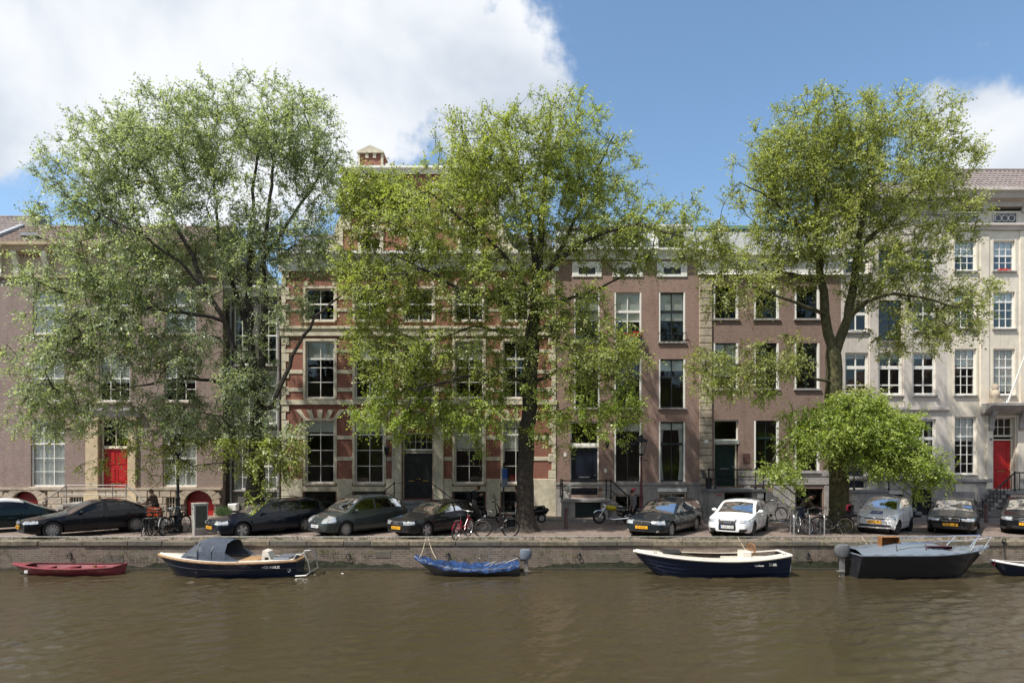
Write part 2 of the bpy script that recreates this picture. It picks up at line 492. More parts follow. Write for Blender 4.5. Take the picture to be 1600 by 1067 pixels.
def water_mesh():
    """short-crested wind ripples as real geometry where the canal is seen, flat sheets beyond"""
    r = np.random.RandomState(12)
    x0, x1, y0, y1, st_ = -25.0, 25.0, -25.5, QY + .1, .062
    xs = np.arange(x0, x1 + st_, st_); ys = np.linspace(y0, y1, int((y1 - y0) / st_)); nx, ny = len(xs), len(ys)
    X, Y = np.meshgrid(xs, ys); Z = np.zeros_like(X)
    n = 70
    for i in range(n):
        lam = .26 * (4.5 ** r.uniform(0, 1)); th = -1.05 + r.normal() * .5 + (pi if r.rand() < .3 else 0)
        k = 2 * pi / lam; a = .15 * sqrt(2 / n) / k * (1.0 if lam < .8 else .6)
        wob = .35 * np.sin(X * r.uniform(.2, .9) + Y * r.uniform(.2, .9) + r.uniform(0, 6))
        Z += a * np.sin(k * (np.cos(th) * X + np.sin(th) * Y) + r.uniform(0, 6.28) + wob)
    g_ = .95 + .35 * np.sin(X * .31 + Y * .22 + 1) * np.sin(Y * .47 - X * .13) + .25 * np.sin(X * .9 - Y * .6)
    edge = np.clip(np.minimum(np.minimum(X - x0, x1 - X), Y - y0) / 1.5, 0, 1)
    Z = WZ + Z * g_ * edge
    co = np.stack([X, Y, Z], -1).reshape(-1, 3)
    idx = np.arange(nx * ny).reshape(ny, nx)
    q = np.stack([idx[:-1, :-1], idx[:-1, 1:], idx[1:, 1:], idx[1:, :-1]], -1).reshape(-1, 4)
    X1, Y1 = xs[-1], ys[-1]
    ext = [(-260, -220), (260, -220), (260, y0), (-260, y0), (-260, Y1), (x0, y0), (x0, Y1), (X1, y0), (260, Y1), (X1, Y1)]
    o = len(co); co = np.concatenate([co, np.array([(p[0], p[1], WZ) for p in ext])])
    fs = np.concatenate([q, np.array([(o, o + 1, o + 2, o + 3), (o + 3, o + 5, o + 6, o + 4), (o + 7, o + 2, o + 8, o + 9)])])
    me = bpy.data.meshes.new('canal_water'); me.vertices.add(len(co)); me.vertices.foreach_set('co', co.ravel())
    me.loops.add(fs.size); me.loops.foreach_set('vertex_index', fs.ravel().astype(np.int32))
    me.polygons.add(len(fs)); me.polygons.foreach_set('loop_start', np.arange(0, fs.size, 4, dtype=np.int32))
    me.polygons.foreach_set('use_smooth', np.ones(len(fs), bool)); me.update(calc_edges=True)
    return me


wt = link_mesh('canal_water', water_mesh(), water_mat())
tagp(wt, 'rippled brown green canal water', kind='structure')
bed = MB().box(-260, 260, -220, QY + .2, -3.4, -3.2).build('canal_bed', M['mud']); tagp(bed, 'muddy canal bed', kind='structure')

fbk = MB()
rb = random.Random(17); sky_ = [(-130, -1.4), (-130, 13)]; x = -130
while x < 125:
    w = rb.uniform(5.5, 9); hh = rb.uniform(12, 16); e = hh + rb.uniform(2, 4.5)
    sky_ += [(x + .02, hh), (x + w * .35, hh + .3), (x + w * .42, e), (x + w * .58, e), (x + w * .65, hh + .3), (x + w - .02, hh)]; x += w
sky_ += [(x, -1.4)]
fbk.prism(sky_, 'y', -62, -52)
fo = fbk.build('opposite_bank', M['brick_brown']); tagp(fo, 'terrace across the canal behind the viewer', kind='structure')
fg = MB().box(-260, 260, -220, -37, -3.1, 0).build('opposite_street', M['paving']); tagp(fg, 'paved street across the canal behind the viewer', kind='structure')
quay = MB().box(-260, 260, QY, QY + .3, -3.2, -.165).build('quay_wall', M['brick_quay'])
tagp(quay, 'weathered brown brick quay wall rising from the canal', 'quay wall')
MB().box(-260, 260, QY - .05, QY - .002, -1.5, WZ + .09).build('waterline_beam', M['mud'], quay)
mb = MB().box(-260, -32, QY - .04, QY + .42, -.165, .02); mb.box(32, 260, QY - .04, QY + .42, -.165, .02)
mb.build('coping', M['stone_tan'], quay)
x = -32.0
copm = [mat('stone_coping_pale', (.165, .14, .10), .9, .4, 6, .4, dirt=.5), mat('stone_coping', (.13, .112, .085), .9, .2, 6, .3, dirt=.45), mat('stone_coping_dark', (.11, .10, .08), .9, .2, 6, .3, dirt=.4)]
while x < 31.9:
    w = min(rk.uniform(1.0, 1.9), 32 - x)
    dz = rk.uniform(-.012, .012); dy = rk.uniform(-.015, .015)
    s = MB().cbox(x, x + w - .014, QY - .045 + dy, QY + .42, -.163 + .002, .022 + dz, .02)
    s.build('coping_stone', rk.choice(copm), quay)
    x += w
# algae and damp line just above the water, with an uneven upper edge
rows = [[], []]; zz = .12
for i in range(900):
    xx = -32 + 64 * i / 899; zz = min(.34, max(.05, zz + rk.gauss(0, .022)))
    rows[0].append((xx, QY - .003, WZ - .2)); rows[1].append((xx, QY - .003, WZ + zz + .03))
MB().grid(rows).build('algae_band', mat('algae', (.035, .038, .02), .7, .5, 8, .3, dirt=.4), quay)
for px in (110, 392, 545, 700, 905, 1262, 1480):
    xx = PX(px, 23.45)
    b_ = MB().lathe([(.05, 0), (.05, -.03), (.02, -.05)], (xx, QY, -.45), 8, 'y').build('wall_bolt', M['iron'], quay)
    MB().torus((xx, QY - .06, -.55), .08, .014, 'y', 14, 5).build('ring', M['iron'], b_)
for (px, w, z0, z1) in ((588, .55, -.62, -.36), (160, .8, -.85, -.5), (930, .9, -.8, -.45), (1240, .6, -.75, -.3), (330, .7, -.9, -.6)):
    xx = PX(px, 23.45)
    MB().cbox(xx, xx + w, QY - .012, QY - .001, z0, z1, .004).build('repair_patch', rk.choice(copm), quay)
# a few projecting iron bolts and a scupper panel in the wall
rr = thing('quay_rail', 'long thin steel tube rail on short posts along the quay edge', 'railing', (0, QY + .16, 0))
segs = [(-32, -14.3), (-14.2, -8.3), (-8.2, 4.3), (4.4, 12.2), (12.3, 32)]
for a, b in segs:
    MB().tube([(a, 0, .17 + rk.uniform(-.01, .01)), ((a + b) / 2, 0, .165), (b, 0, .17 + rk.uniform(-.01, .01))], .02, 6).build('rail_tube', M['steel_old'], rr)
    n = max(2, int((b - a) / 1.6))
    for i in range(n + 1):
        px = a + (b - a) * (i + .05) / (n + .1)
        MB().tube([(px, 0, -.02), (px, 0, .165)], .016, 6).build('post', M['steel_old'], rr)


def tufts(name, label, pts, parent=None, mt=None, n=14, h=(.05, .16), seed=1):
    r = random.Random(seed); mb = MB()
    for (x, y, z) in pts:
        for k in range(r.randint(n // 2, n)):
            a = r.uniform(0, 2 * pi); hh = r.uniform(*h); s = r.uniform(.02, .07)
            bx, by = x + r.gauss(0, .06), y + r.gauss(0, .05)
            tx, ty = bx + cos(a) * s, by + sin(a) * s
            w = .008
            mb.add([(bx - w, by, z), (bx + w, by, z), (tx, ty, z + hh)], [(0, 1, 2)])
    o = mb.build(name, mt or M['grass_moss'], parent)
    return tagp(o, label, None, None, 'stuff')


pts = []
for i in range(520):
    xx = rk.uniform(-30, 30)
    pts.append((xx, QY + rk.uniform(.38, 1.0), .005))
for i in range(230):
    xx = rk.gauss(rk.choice([-21.5, -20, -16, -14, -8, -7, -5.5, -1.5, 2, 6, 11, 13, 18]), .55)
    pts.append((xx, QY - .01, rk.uniform(-.9, -.25)))
tufts('quay_weeds', 'dry grass and weeds growing along the quay edge', pts, seed=4)
# fallen seed litter on the street
mb = MB()
for i in range(5200):
    xx = rk.uniform(-26, 26); yy = rk.uniform(QY + .1, -1.9) if rk.random() < .6 else QY + abs(rk.gauss(.3, .5))
    s = rk.uniform(.012, .035); a = rk.uniform(0, pi)
    zz = .028 if yy < QY + .45 else .004
    mb.add([(xx + s * cos(a), yy + s * sin(a), zz), (xx - s * sin(a), yy + s * cos(a), zz + .004), (xx - s * cos(a), yy - s * sin(a), zz + .002)], [(0, 1, 2)])
lt = mb.build('leaf_litter', mat('litter', (.30, .26, .15), .9, .4, 3)); tagp(lt, 'fallen leaves and seeds scattered on the paving', None, None, 'stuff')

# ================================================================== houses
PANES = {}
rw = random.Random(11)


def pane_mesh(w, h):
    k = (round(w, 2), round(h, 2))
    if k not in PANES:
        me = MB().box(-k[0] / 2, k[0] / 2, -.003, .003, -k[1] / 2, k[1] / 2).mesh('pane'); me.materials.append(M['glass_window']); PANES[k] = me
    return PANES[k]


class House:
    def __init__(s, name, label, px0, px1, py_top, wall, y0=0.0, depth=8.5, floors=(), shell=None):
        s.d = CAMD + y0; s.y0 = y0
        a, b = PX(px0, s.d), PX(px1, s.d); s.xc = (a + b) / 2; s.hw = (b - a) / 2
        s.root = thing(name, label, 'house', (s.xc, y0, 0)); s.holes = []; s.wall = wall; s.top = PZ(py_top, s.d)
        s.depth = depth; s.floors = floors; s.shell = shell or wall

    def X(s, px): return PX(px, s.d) - s.xc
    def Z(s, py): return PZ(py, s.d)
    def rect(s, px0, px1, py0, py1): return s.X(px0), s.X(px1), s.Z(py1), s.Z(py0)

    def part(s, name, mb, mt, parent=None, smooth=False): return mb.build(name, M[mt] if isinstance(mt, str) else mt, parent or s.root, smooth)

    def pbox(s, name, px0, px1, py0, py1, y0, y1, mt, parent=None, c=0):
        x0, x1, z0, z1 = s.rect(px0, px1, py0, py1)
        mb = MB().cbox(x0, x1, y0, y1, z0, z1, c) if c else MB().box(x0, x1, y0, y1, z0, z1)
        return s.part(name, mb, mt, parent)

    def finish(s, reveal=.32):
        x0, x1, z0, z1 = -s.hw, s.hw, -.2, s.top
        s.part('wall', wall_grid(x0, x1, z0, z1, s.holes, 0, reveal), s.wall)
        mb = MB(); e = .012; D = s.depth
        mb.add([(x0 + e, .01, z0), (x0 + e, D, z0), (x0 + e, D, z1), (x0 + e, .01, z1)], [(0, 1, 2, 3)])
        mb.add([(x1 - e, .01, z0), (x1 - e, D, z0), (x1 - e, D, z1), (x1 - e, .01, z1)], [(0, 1, 2, 3)])
        mb.add([(x0 + e, D, z0), (x1 - e, D, z0), (x1 - e, D, z1), (x0 + e, D, z1)], [(0, 1, 2, 3)])
        mb.add([(x0 + e, .01, z1 - .01), (x1 - e, .01, z1 - .01), (x1 - e, D, z1 - .01), (x0 + e, D, z1 - .01)], [(0, 1, 2, 3)])
        s.part('side_wall', mb, s.shell)
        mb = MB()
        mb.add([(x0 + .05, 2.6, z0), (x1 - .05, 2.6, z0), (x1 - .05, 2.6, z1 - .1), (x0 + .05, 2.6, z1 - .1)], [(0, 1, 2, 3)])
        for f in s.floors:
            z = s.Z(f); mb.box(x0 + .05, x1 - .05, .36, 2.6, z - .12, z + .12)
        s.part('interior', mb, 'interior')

    def window(s, px0, px1, py0, py1, cols, rows, fm='paint_white', fw=.075, bw=.032, y=.10, heavy=(), sill='stone_grey', curtain=None,
               surround=None, hole=True, parent=None, sillw=.06):
        x0, x1, z0, z1 = s.rect(px0, px1, py0, py1)
        if hole: s.holes.append((x0, x1, z0, z1))
        if isinstance(rows, int): rows = [1] * rows
        mb = MB(); t = .07
        mb.box(x0, x0 + fw, y, y + t, z0, z1); mb.box(x1 - fw, x1, y, y + t, z0, z1)
        mb.box(x0 + fw, x1 - fw, y + .001, y + t, z0, z0 + fw * 1.15); mb.box(x0 + fw, x1 - fw, y + .001, y + t, z1 - fw, z1)
        if isinstance(cols, int): cols = [1] * cols
        ix0, ix1, iz0, iz1 = x0 + fw, x1 - fw, z0 + fw * 1.15, z1 - fw
        tot = sum(rows); zs = [iz1]
        for r_ in rows: zs.append(zs[-1] - (iz1 - iz0) * r_ / tot)
        ct = sum(cols); xs = [ix0]
        for c_ in cols: xs.append(xs[-1] + (ix1 - ix0) * c_ / ct)
        for i in range(1, len(xs) - 1): mb.box(xs[i] - bw / 2, xs[i] + bw / 2, y + .014, y + .056, iz0, iz1)
        hv = []
        for i in range(1, len(zs) - 1):
            w_ = bw * 2.6 if i in heavy else bw
            hv.append(w_)
            mb.box(ix0, ix1, y + (.006 if i in heavy else .017), y + .053, zs[i] - w_ / 2, zs[i] + w_ / 2)
        win = s.part('window', mb, fm, parent)
        for i in range(len(xs) - 1):
            for j in range(len(zs) - 1):
                w_, h_ = xs[i + 1] - xs[i] - .01, zs[j] - zs[j + 1] - .01
                o = link_mesh('pane', pane_mesh(w_, h_), None, win, ((xs[i] + xs[i + 1]) / 2, y + .036, (zs[j] + zs[j + 1]) / 2),
                              (rw.gauss(0, .006), 0, rw.gauss(0, .008)))
        if sill:
            s.part('sill', MB().cbox(x0 - sillw, x1 + sillw, -.09, y + .02, z0 - .10, z0 - .004, .012), sill, win)
        if surround:
            mt, ww = surround
            m2 = MB(); m2.box(x0 - ww, x0 - .002, -.035, .02, z0, z1 + ww); m2.box(x1 + .002, x1 + ww, -.035, .02, z0, z1 + ww); m2.box(x0 - .002, x1 + .002, -.033, .02, z1 + .002, z1 + ww)
            s.part('surround', m2, mt, win)
        if curtain:
            for c in (curtain if isinstance(curtain, list) else [curtain]):
                kind, a = (c, 1.0) if isinstance(c, str) else c
                if kind == 'blind':
                    s.part('roller_blind', MB().box(ix0 + .02, ix1 - .02, y + .095, y + .1, iz1 - (iz1 - iz0) * a, iz1 + .04), 'blind', win)
                elif kind == 'full':
                    n = 36; rows_ = []
                    ph = rw.uniform(0, 6)
                    for zz in (iz1, iz1 - (iz1 - iz0) * a):
                        rows_.append([(ix0 + (ix1 - ix0) * k / n, y + .105 + .018 * sin(k * 1.25 + ph) + .008 * sin(k * .7), zz) for k in range(n + 1)])
                    s.part('curtain', MB().grid(rows_), 'lace', win, True)
                elif kind == 'drapes':
                    for sd in (0, 1):
                        n = 14; rows_ = []
                        for q in range(6):
                            v = q / 5; zz = iz1 + (iz0 - iz1) * v
                            wd = (ix1 - ix0) * (.24 - .10 * sin(v * pi * .9)) * a
                            xa = ix0 if sd == 0 else ix1 - wd
                            rows_.append([(xa + wd * k / n, y + .2 + .03 * sin(k * 1.7), zz) for k in range(n + 1)])
                        s.part('curtain', MB().grid(rows_), 'lace', win, True)
        return win

    def door(s, px0, px1, py0, py1, mt, panels, y=.2, leaves=1, hole=True, knob='brass', slot=True):
        x0, x1, z0, z1 = s.rect(px0, px1, py0, py1)
        if hole: s.holes.append((x0, x1, z0, z1))
        fw = .06
        dr = s.part('door', MB().box(x0 + fw, x1 - fw, y, y + .06, z0, z1 - fw), mt)
        lw = (x1 - x0 - 2 * fw) / leaves
        for l in range(leaves):
            lx = x0 + fw + l * lw
            for (u0, u1, v0, v1) in panels:
                a, b = lx + lw * u0, lx + lw * u1; c, d = z0 + (z1 - z0) * v0, z0 + (z1 - z0) * v1
                m2 = MB(); q = .03
                m2.box(a, a + q, y - .018, y + .01, c, d); m2.box(b - q, b, y - .018, y + .01, c, d)
                m2.box(a + q, b - q, y - .017, y + .01, c, c + q); m2.box(a + q, b - q, y - .017, y + .01, d - q, d)
                m2.cbox(a + q * 1.8, b - q * 1.8, y - .012, y + .01, c + q * 1.8, d - q * 1.8, .01)
                s.part('door_panel', m2, mt, dr)
            s.part('knob', MB().ell((lx + lw * (.9 if l == 0 else .1), y - .05, z0 + 1.05), .035, .035, .035, 8, 5), knob, dr, True)
            if slot: s.part('letter_slot', MB().box(lx + lw * .3, lx + lw * .7, y - .022, y + .005, z0 + .92, z0 + .98), knob, dr)
        if leaves == 2: s.part('door_seam', MB().box((x0 + x1) / 2 - .02, (x0 + x1) / 2 + .02, y - .02, y + .01, z0, z1 - fw), mt, dr)
        m2 = MB(); m2.box(x0, x0 + fw, y - .08, y + .08, z0, z1); m2.box(x1 - fw, x1, y - .08, y + .08, z0, z1); m2.box(x0 + fw, x1 - fw, y - .078, y + .08, z1 - fw, z1)
        return dr, m2

    def cornice(s, name, px0, px1, prof, mt, parent=None):
        # profile: list of (projection, image row)
        poly = [(-p, s.Z(r_)) for p, r_ in prof]
        poly = [(.25, poly[0][1])] + poly + [(.25, poly[-1][1])]
        return s.part(name, MB().prism(poly, 'x', s.X(px0), s.X(px1)), mt, parent)


def wall_grid(x0, x1, z0, z1, holes, y, reveal):
    xs = sorted({round(v, 4) for v in [x0, x1] + [h for H in holes for h in H[:2]] if x0 - 1e-6 <= v <= x1 + 1e-6})
    zs = sorted({round(v, 4) for v in [z0, z1] + [h for H in holes for h in H[2:]] if z0 - 1e-6 <= v <= z1 + 1e-6})
    mb = MB(); idx = {}
    def vid(i, j):
        if (i, j) not in idx:
            idx[(i, j)] = len(mb.v); mb.v.append((xs[i], y, zs[j]))
        return idx[(i, j)]
    for i in range(len(xs) - 1):
        for j in range(len(zs) - 1):
            cx, cz = (xs[i] + xs[i + 1]) / 2, (zs[j] + zs[j + 1]) / 2
            if any(h[0] < cx < h[1] and h[2] < cz < h[3] for h in holes): continue
            mb.f.append((vid(i, j), vid(i + 1, j), vid(i + 1, j + 1), vid(i, j + 1)))
    for (a, b, c, d) in holes:
        q = [(a, c), (b, c), (b, d), (a, d)]
        mb.add([(p[0], y, p[1]) for p in q] + [(p[0], y + reveal, p[1]) for p in q], [(i, (i + 1) % 4, (i + 1) % 4 + 4, i + 4) for i in range(4)])
    return mb


def tile_roof(parent, x0, x1, y0, z0, y1, z1, mt, cw=.25, rh=.33):
    L = sqrt((y1 - y0) ** 2 + (z1 - z0) ** 2); nr = max(1, int(L / rh)); nc = int((x1 - x0) / cw)
    ty, tz = (y1 - y0) / L, (z1 - z0) / L; ny, nz = -tz, ty
    r = random.Random(5); mb = MB()
    prof = [(0, 0), (.22, .03), (.45, .045), (.68, .03), (.85, 0)]
    for i in range(nr):
        rows = []
        for (t, lift) in ((i * L / nr, .032), ((i + 1) * L / nr + .03, 0)):
            row = []
            for c in range(nc):
                j = r.uniform(-.004, .004)
                for (u, h) in prof:
                    hh = h + lift + j
                    row.append((x0 + (c + u) * (x1 - x0) / nc, y0 + ty * t + ny * hh, z0 + tz * t + nz * hh))
            rows.append(row)
        base = [(p[0], p[1] - ny * .05, p[2] - nz * .05) for p in rows[0]]
        mb.grid([base] + rows)
    o = mb.build('roof_tiles', M[mt], parent, 30); o['kind'] = 'stuff'
    return o


def gable_roof(h, px0, px1, z0, y0, yr, zr, mt, name='roof', over=0.0):
    """closed roof body: front slope from (y0,z0) to ridge (yr,zr), back slope down to the rear wall"""
    x0, x1 = h.X(px0) - over, h.X(px1) + over
    b = h.depth
    ro = h.part(name, MB().prism([(y0, z0), (yr, zr), (b, z0), (b, z0 - .15), (y0, z0 - .15)], 'x', x0, x1), 'slate')
    tile_roof(ro, x0, x1, y0, z0 + .02, yr, zr + .02, mt)
    k = MB().tube([(x0, yr, zr + .03), (x1, yr, zr + .03)], .11, 8); h.part('ridge', k, mt, ro, True)
    return ro


def railing(parent, top, zlow, posts=True, r=.022, mid=True, mt='iron', balusters=0, knob=True):
    """top: polyline of handrail points (local); floor height under each vertex in zlow"""
    rl = MB().tube(top, r * 1.25, 6).build('railing', M[mt], parent)
    if mid: MB().tube([(p[0], p[1], (p[2] + z) / 2 - .02) for p, z in zip(top, zlow)], r * .7, 5).build('mid_rail', M[mt], rl)
    for p, z in zip(top, zlow):
        mb = MB().lathe([(r * 2.0, z), (r * 2.0, z + .1), (r * 1.2, z + .14), (r * 1.2, p[2]), (r * 1.6, p[2] + .01), (r * 1.6, p[2] + .05), (.004, p[2] + .09)], (p[0], p[1], 0), 8)
        mb.build('post', M[mt], rl, True)
    if balusters:
        for (p, z), (q, w) in zip(list(zip(top, zlow))[:-1], list(zip(top, zlow))[1:]):
            n = max(1, int((Vector(q) - Vector(p)).length / balusters))
            for i in range(1, n):
                t = i / n
                b = Vector(p).lerp(Vector(q), t); zz = z + (w - z) * t
                MB().tube([(b.x, b.y, zz + .03), (b.x, b.y, b.z)], r * .6, 5).build('baluster', M[mt], rl)
    return rl


def steps(h, name, x_top, x_bot, z_top, y0, y1, n, mt, parent=None):
    """flight along the facade; each step its own piece"""
    for i in range(n):
        xa = x_top + (x_bot - x_top) * i / n; xb = x_top + (x_bot - x_top) * (i + 1) / n
        zt = z_top * (1 - (i + 1) / (n + 1)) if False else z_top - (i + 1) * z_top / (n + 1)
        a, b = min(xa, xb), max(xa, xb)
        h.part('step', MB().cbox(a - .02, b + .02, y0, y1, max(zt - .17, .0), zt, .015), mt, parent)


def bracket(h, px, py0, py1, proj, w, mt, parent=None):
    x = h.X(px); z1, z0 = h.Z(py0), h.Z(py1); H = z1 - z0
    pr = [(0.02, z1), (-proj, z1), (-proj, z1 - .12 * H), (-proj * .93, z1 - .25 * H), (-proj * .6, z1 - .45 * H), (-proj * .42, z1 - .7 * H), (-proj * .5, z1 - .85 * H), (-proj * .4, z0), (0.02, z0)]
    return h.part('console', MB().prism(pr, 'x', x - w / 2, x + w / 2), mt, parent)


PAN6 = [(.12, .88, .06, .20), (.12, .46, .24, .36), (.54, .88, .24, .36), (.12, .46, .42, .82), (.54, .88, .42, .82), (.12, .88, .86, .97)]
PAN4 = [(.12, .46, .05, .30), (.54, .88, .05, .30), (.12, .46, .36, .62), (.54, .88, .36, .62), (.12, .46, .68, .95), (.54, .88, .68, .95)]
PAN3 = [(.15, .85, .05, .28), (.15, .85, .36, .80), (.15, .85, .84, .96)]

# ---------------------------------------------------------------- neighbour beyond the left edge
h = House('brick_house', 'brown brick house with a dark tiled roof cut off by the left edge', -330, -7, 395, M['brick_brown'], 0.1, floors=(650, 545))
for c in (-280, -170, -60):
    for (a, b) in ((455, 522), (555, 627), (655, 760)):
        h.window(c - 24, c + 24, a, b, 3, [1, 1, 1, 1], heavy=(2,), curtain=('full', 1))
h.finish(); gable_roof(h, -330, -7, h.Z(395), -.2, 3.4, h.Z(395) + 3.2, 'tile_grey')

# ---------------------------------------------------------------- plum brick house with the red door
h = House('brick_house', 'plum brick house with bracketed tan cornice and red front door above a rusticated base', -7, 348, 432, M['brick_plum'], floors=(640, 540))
FR = dict(fm='paint_white', sill='stone_tan')
for c in (75, 178, 281):
    h.window(c - 24, c + 25, 455, 522, 3, [1, 1, 1.2], heavy=(1,), curtain=('full', 1) if c != 178 else None, **FR)
    h.window(c - 24, c + 25, 555, 627, 3, [1, 1, 1, 1], heavy=(2,), curtain=('full', .6), **FR)
for c in (75, 281):
    h.window(c - 27, c + 26, 655, 760, 3, [1.0, .9, 1.2, 1.1, 1.1], heavy=(2,), curtain=('full', 1), **FR)
h.holes.append(h.rect(157, 200, 652, 783))
h.window(157, 200, 652, 699, 2, 1, hole=False, y=.14, sill=None, fm='paint_cream')
dr, fr = h.door(157, 200, 699, 783, 'paint_red', PAN4, hole=False, y=.2)
h.part('door_frame', fr, 'paint_cream')
for a, b in ((136, 155.5), (201.5, 214)):
    p = h.pbox('pilaster', a, b, 652, 783, -.14, .0, 'stone_buff', c=.015)
    h.pbox('capital', a - 2, b + 2, 650, 657, -.18, -.141, 'stone_buff', p); h.pbox('base', a - 2, b + 2, 772, 783, -.19, -.141, 'stone_buff', p)
h.cornice('entablature', 129, 221, [(.30, 638), (.30, 642), (.2, 645), (.16, 651.8)], 'stone_grey')
# cornice
h.cornice('frieze', -7, 348, [(.10, 399), (.10, 431), (.14, 432), (.14, 435)], 'paint_tan')
co = h.cornice('cornice', -9, 350, [(.62, 383), (.62, 388), (.5, 391), (.44, 396), (.2, 399.5)], 'paint_tan')
for p in (2, 30, 76, 120, 178, 236, 281, 318, 345): bracket(h, p, 396, 433, .42, .30, 'paint_cream', co)
for i in range(60): h.part('dentil', MB().box(h.X(-5 + i * 5.9), h.X(-5 + i * 5.9 + 2.8), -.17, -.10, h.Z(403), h.Z(399.8)), 'paint_tan', co)
ro = gable_roof(h, -7, 348, h.Z(384), -.55, 1.75, h.Z(384) + 1.6, 'tile_brown')
h.part('verge', MB().bar((h.X(-5), -.62, h.Z(384) + .12), (h.X(-5), 1.75, h.Z(384) + 1.75), .28, .14), 'zinc', ro)
h.pbox('ridge_board', -7, 348, 357, 359, 1.62, 1.72, 'zinc', ro)
dm = h.part('dormer', MB().box(h.X(43), h.X(66), -.35, .9, h.Z(383), h.Z(373)), 'paint_tan', ro)
h.part('dormer_roof', MB().prism([(h.X(40), h.Z(373)), (h.X(69), h.Z(373)), (h.X(64), h.Z(368.5)), (h.X(45), h.Z(368.5))], 'y', -.5, 1.0), 'zinc', dm)
# rusticated base with two arched openings
base_top = h.Z(765)
arch = [(42, 21.5), (312, 22.5)]
for (c, r) in arch:
    x0, x1 = h.X(c - r), h.X(c + r); rad = (x1 - x0) / 2; zc = .72
    n = 11; xc = (x0 + x1) / 2
    # dark red doors set back inside the arch
    ar = h.part('cellar_arch', MB().prism([(x0, .02), (x1, .02), (x1, zc)] + [(xc + rad * cos(pi * k / 16), zc + rad * .95 * sin(pi * k / 16)) for k in range(1, 16)] + [(x0, zc)], 'y', .22, .26), 'paint_oxblood')
    h.holes.append((x0, x1, .0, zc + rad * .95))
    for k in range(4):
        a = x0 + .06 + (x1 - x0 - .12) * k / 4; b = a + (x1 - x0 - .12) / 4 - .02
        h.part('plank', MB().box(a, b, .19, .219, .03, zc + .08), 'paint_oxblood' if c == 42 else 'paint_red', ar)
    h.part('crossbar', MB().box(x0 + .02, x1 - .02, .15, .189, zc + .05, zc + .15), 'paint_red', ar)
    for k in range(n):
        a0, a1 = pi * k / n + .012, pi * (k + 1) / n - .012
        ro_ = rad + .38 + (.12 if k % 2 else 0)
        q = [(xc + rr_ * cos(a), min(zc + rr_ * .95 * sin(a), base_top - .03)) for rr_, a in ((rad, a0), (ro_, a0), (ro_, a1), (rad, a1))]
        h.part('voussoir', MB().prism(q, 'y', -.17, -.01), 'stone_tan')
zr = [0.0, .36, .72, 1.08, base_top - .005]
lowin = [(112, 133), (232, 246), (262, 284)]
for k in range(4):
    x = -h.hw; 
    while x < h.hw - .05:
        w = min(rw.uniform(.55, 1.05), h.hw - x)
        if h.hw - (x + w) < .3: w = h.hw - x
        a, b = x + .012, x + w - .012
        pieces = [(a, b)]
        for (c, r) in arch:
            pad = .44 if k > 0 else .0
            xa, xb = h.X(c - r) - pad, h.X(c + r) + pad
            nn = []
            for (p, q) in pieces:
                if q <= xa or p >= xb: nn.append((p, q))
                else:
                    if p < xa - .1: nn.append((p, xa - .01))
                    if q > xb + .1: nn.append((xb + .01, q))
            pieces = nn
        for (l0, l1) in lowin:
            if k in (1, 2):
                xa, xb = h.X(l0), h.X(l1); nn = []
                for (p, q) in pieces:
                    if q <= xa or p >= xb: nn.append((p, q))
                    else:
                        if p < xa - .1: nn.append((p, xa - .01))
                        if q > xb + .1: nn.append((xb + .01, q))
                pieces = nn
        for (p, q) in pieces:
            h.part('stone', MB().cbox(p, q, -.13 + rw.uniform(-.012, .012), -.005, zr[k] + .012, zr[k + 1] - .012, .025), 'stone_tan')
        x += w
for (l0, l1) in lowin:
    x0, x1 = h.X(l0), h.X(l1); h.holes.append((x0, x1, .38, 1.06))
    g_ = h.part('cellar_window', MB().box(x0, x1, .1, .12, .38, 1.06), 'paint_black')
    n = 5
    for k in range(n):
        xx = x0 + (x1 - x0) * (k + .5) / n; h.part('bar', MB().box(xx - .02, xx + .02, .02, .05, .38, 1.06), 'paint_cream', g_)
    h.part('bar', MB().box(x0, x1, .051, .08, .68, .73), 'paint_cream', g_)
h.pbox('plinth_course', -7, 348, 761.5, 765, -.16, .0, 'stone_tan')
# stoop: landing parallel to the wall with a flight at each end
lx0, lx1 = h.X(128), h.X(222); lz = h.Z(783)
st = h.part('stoop', MB().cbox(lx0, lx1, -1.45, -.17, lz - .16, lz, .02), 'stone_grey')
h.part('stoop_wall', MB().box(lx0 + .08, lx1 - .08, -1.38, -.175, 0, lz - .161), 'stone_tan', st)
steps(h, 'step', lx0, lx0 - 1.1, lz, -1.4, -.18, 4, 'stone_grey', st)
steps(h, 'step', lx1, lx1 + 1.0, lz, -1.4, -.18, 4, 'stone_grey', st)
railing(st, [(lx0 - 1.1, -1.3, .9), (lx0 + .1, -1.3, lz + .92), (lx1 - .75, -1.3, lz + .92), (lx1 - .05, -1.3, lz + .92), (lx1 + 1.0, -1.3, .85)], [.1, lz, lz, lz, .1], mt='steel_old', r=.024)
h.finish()
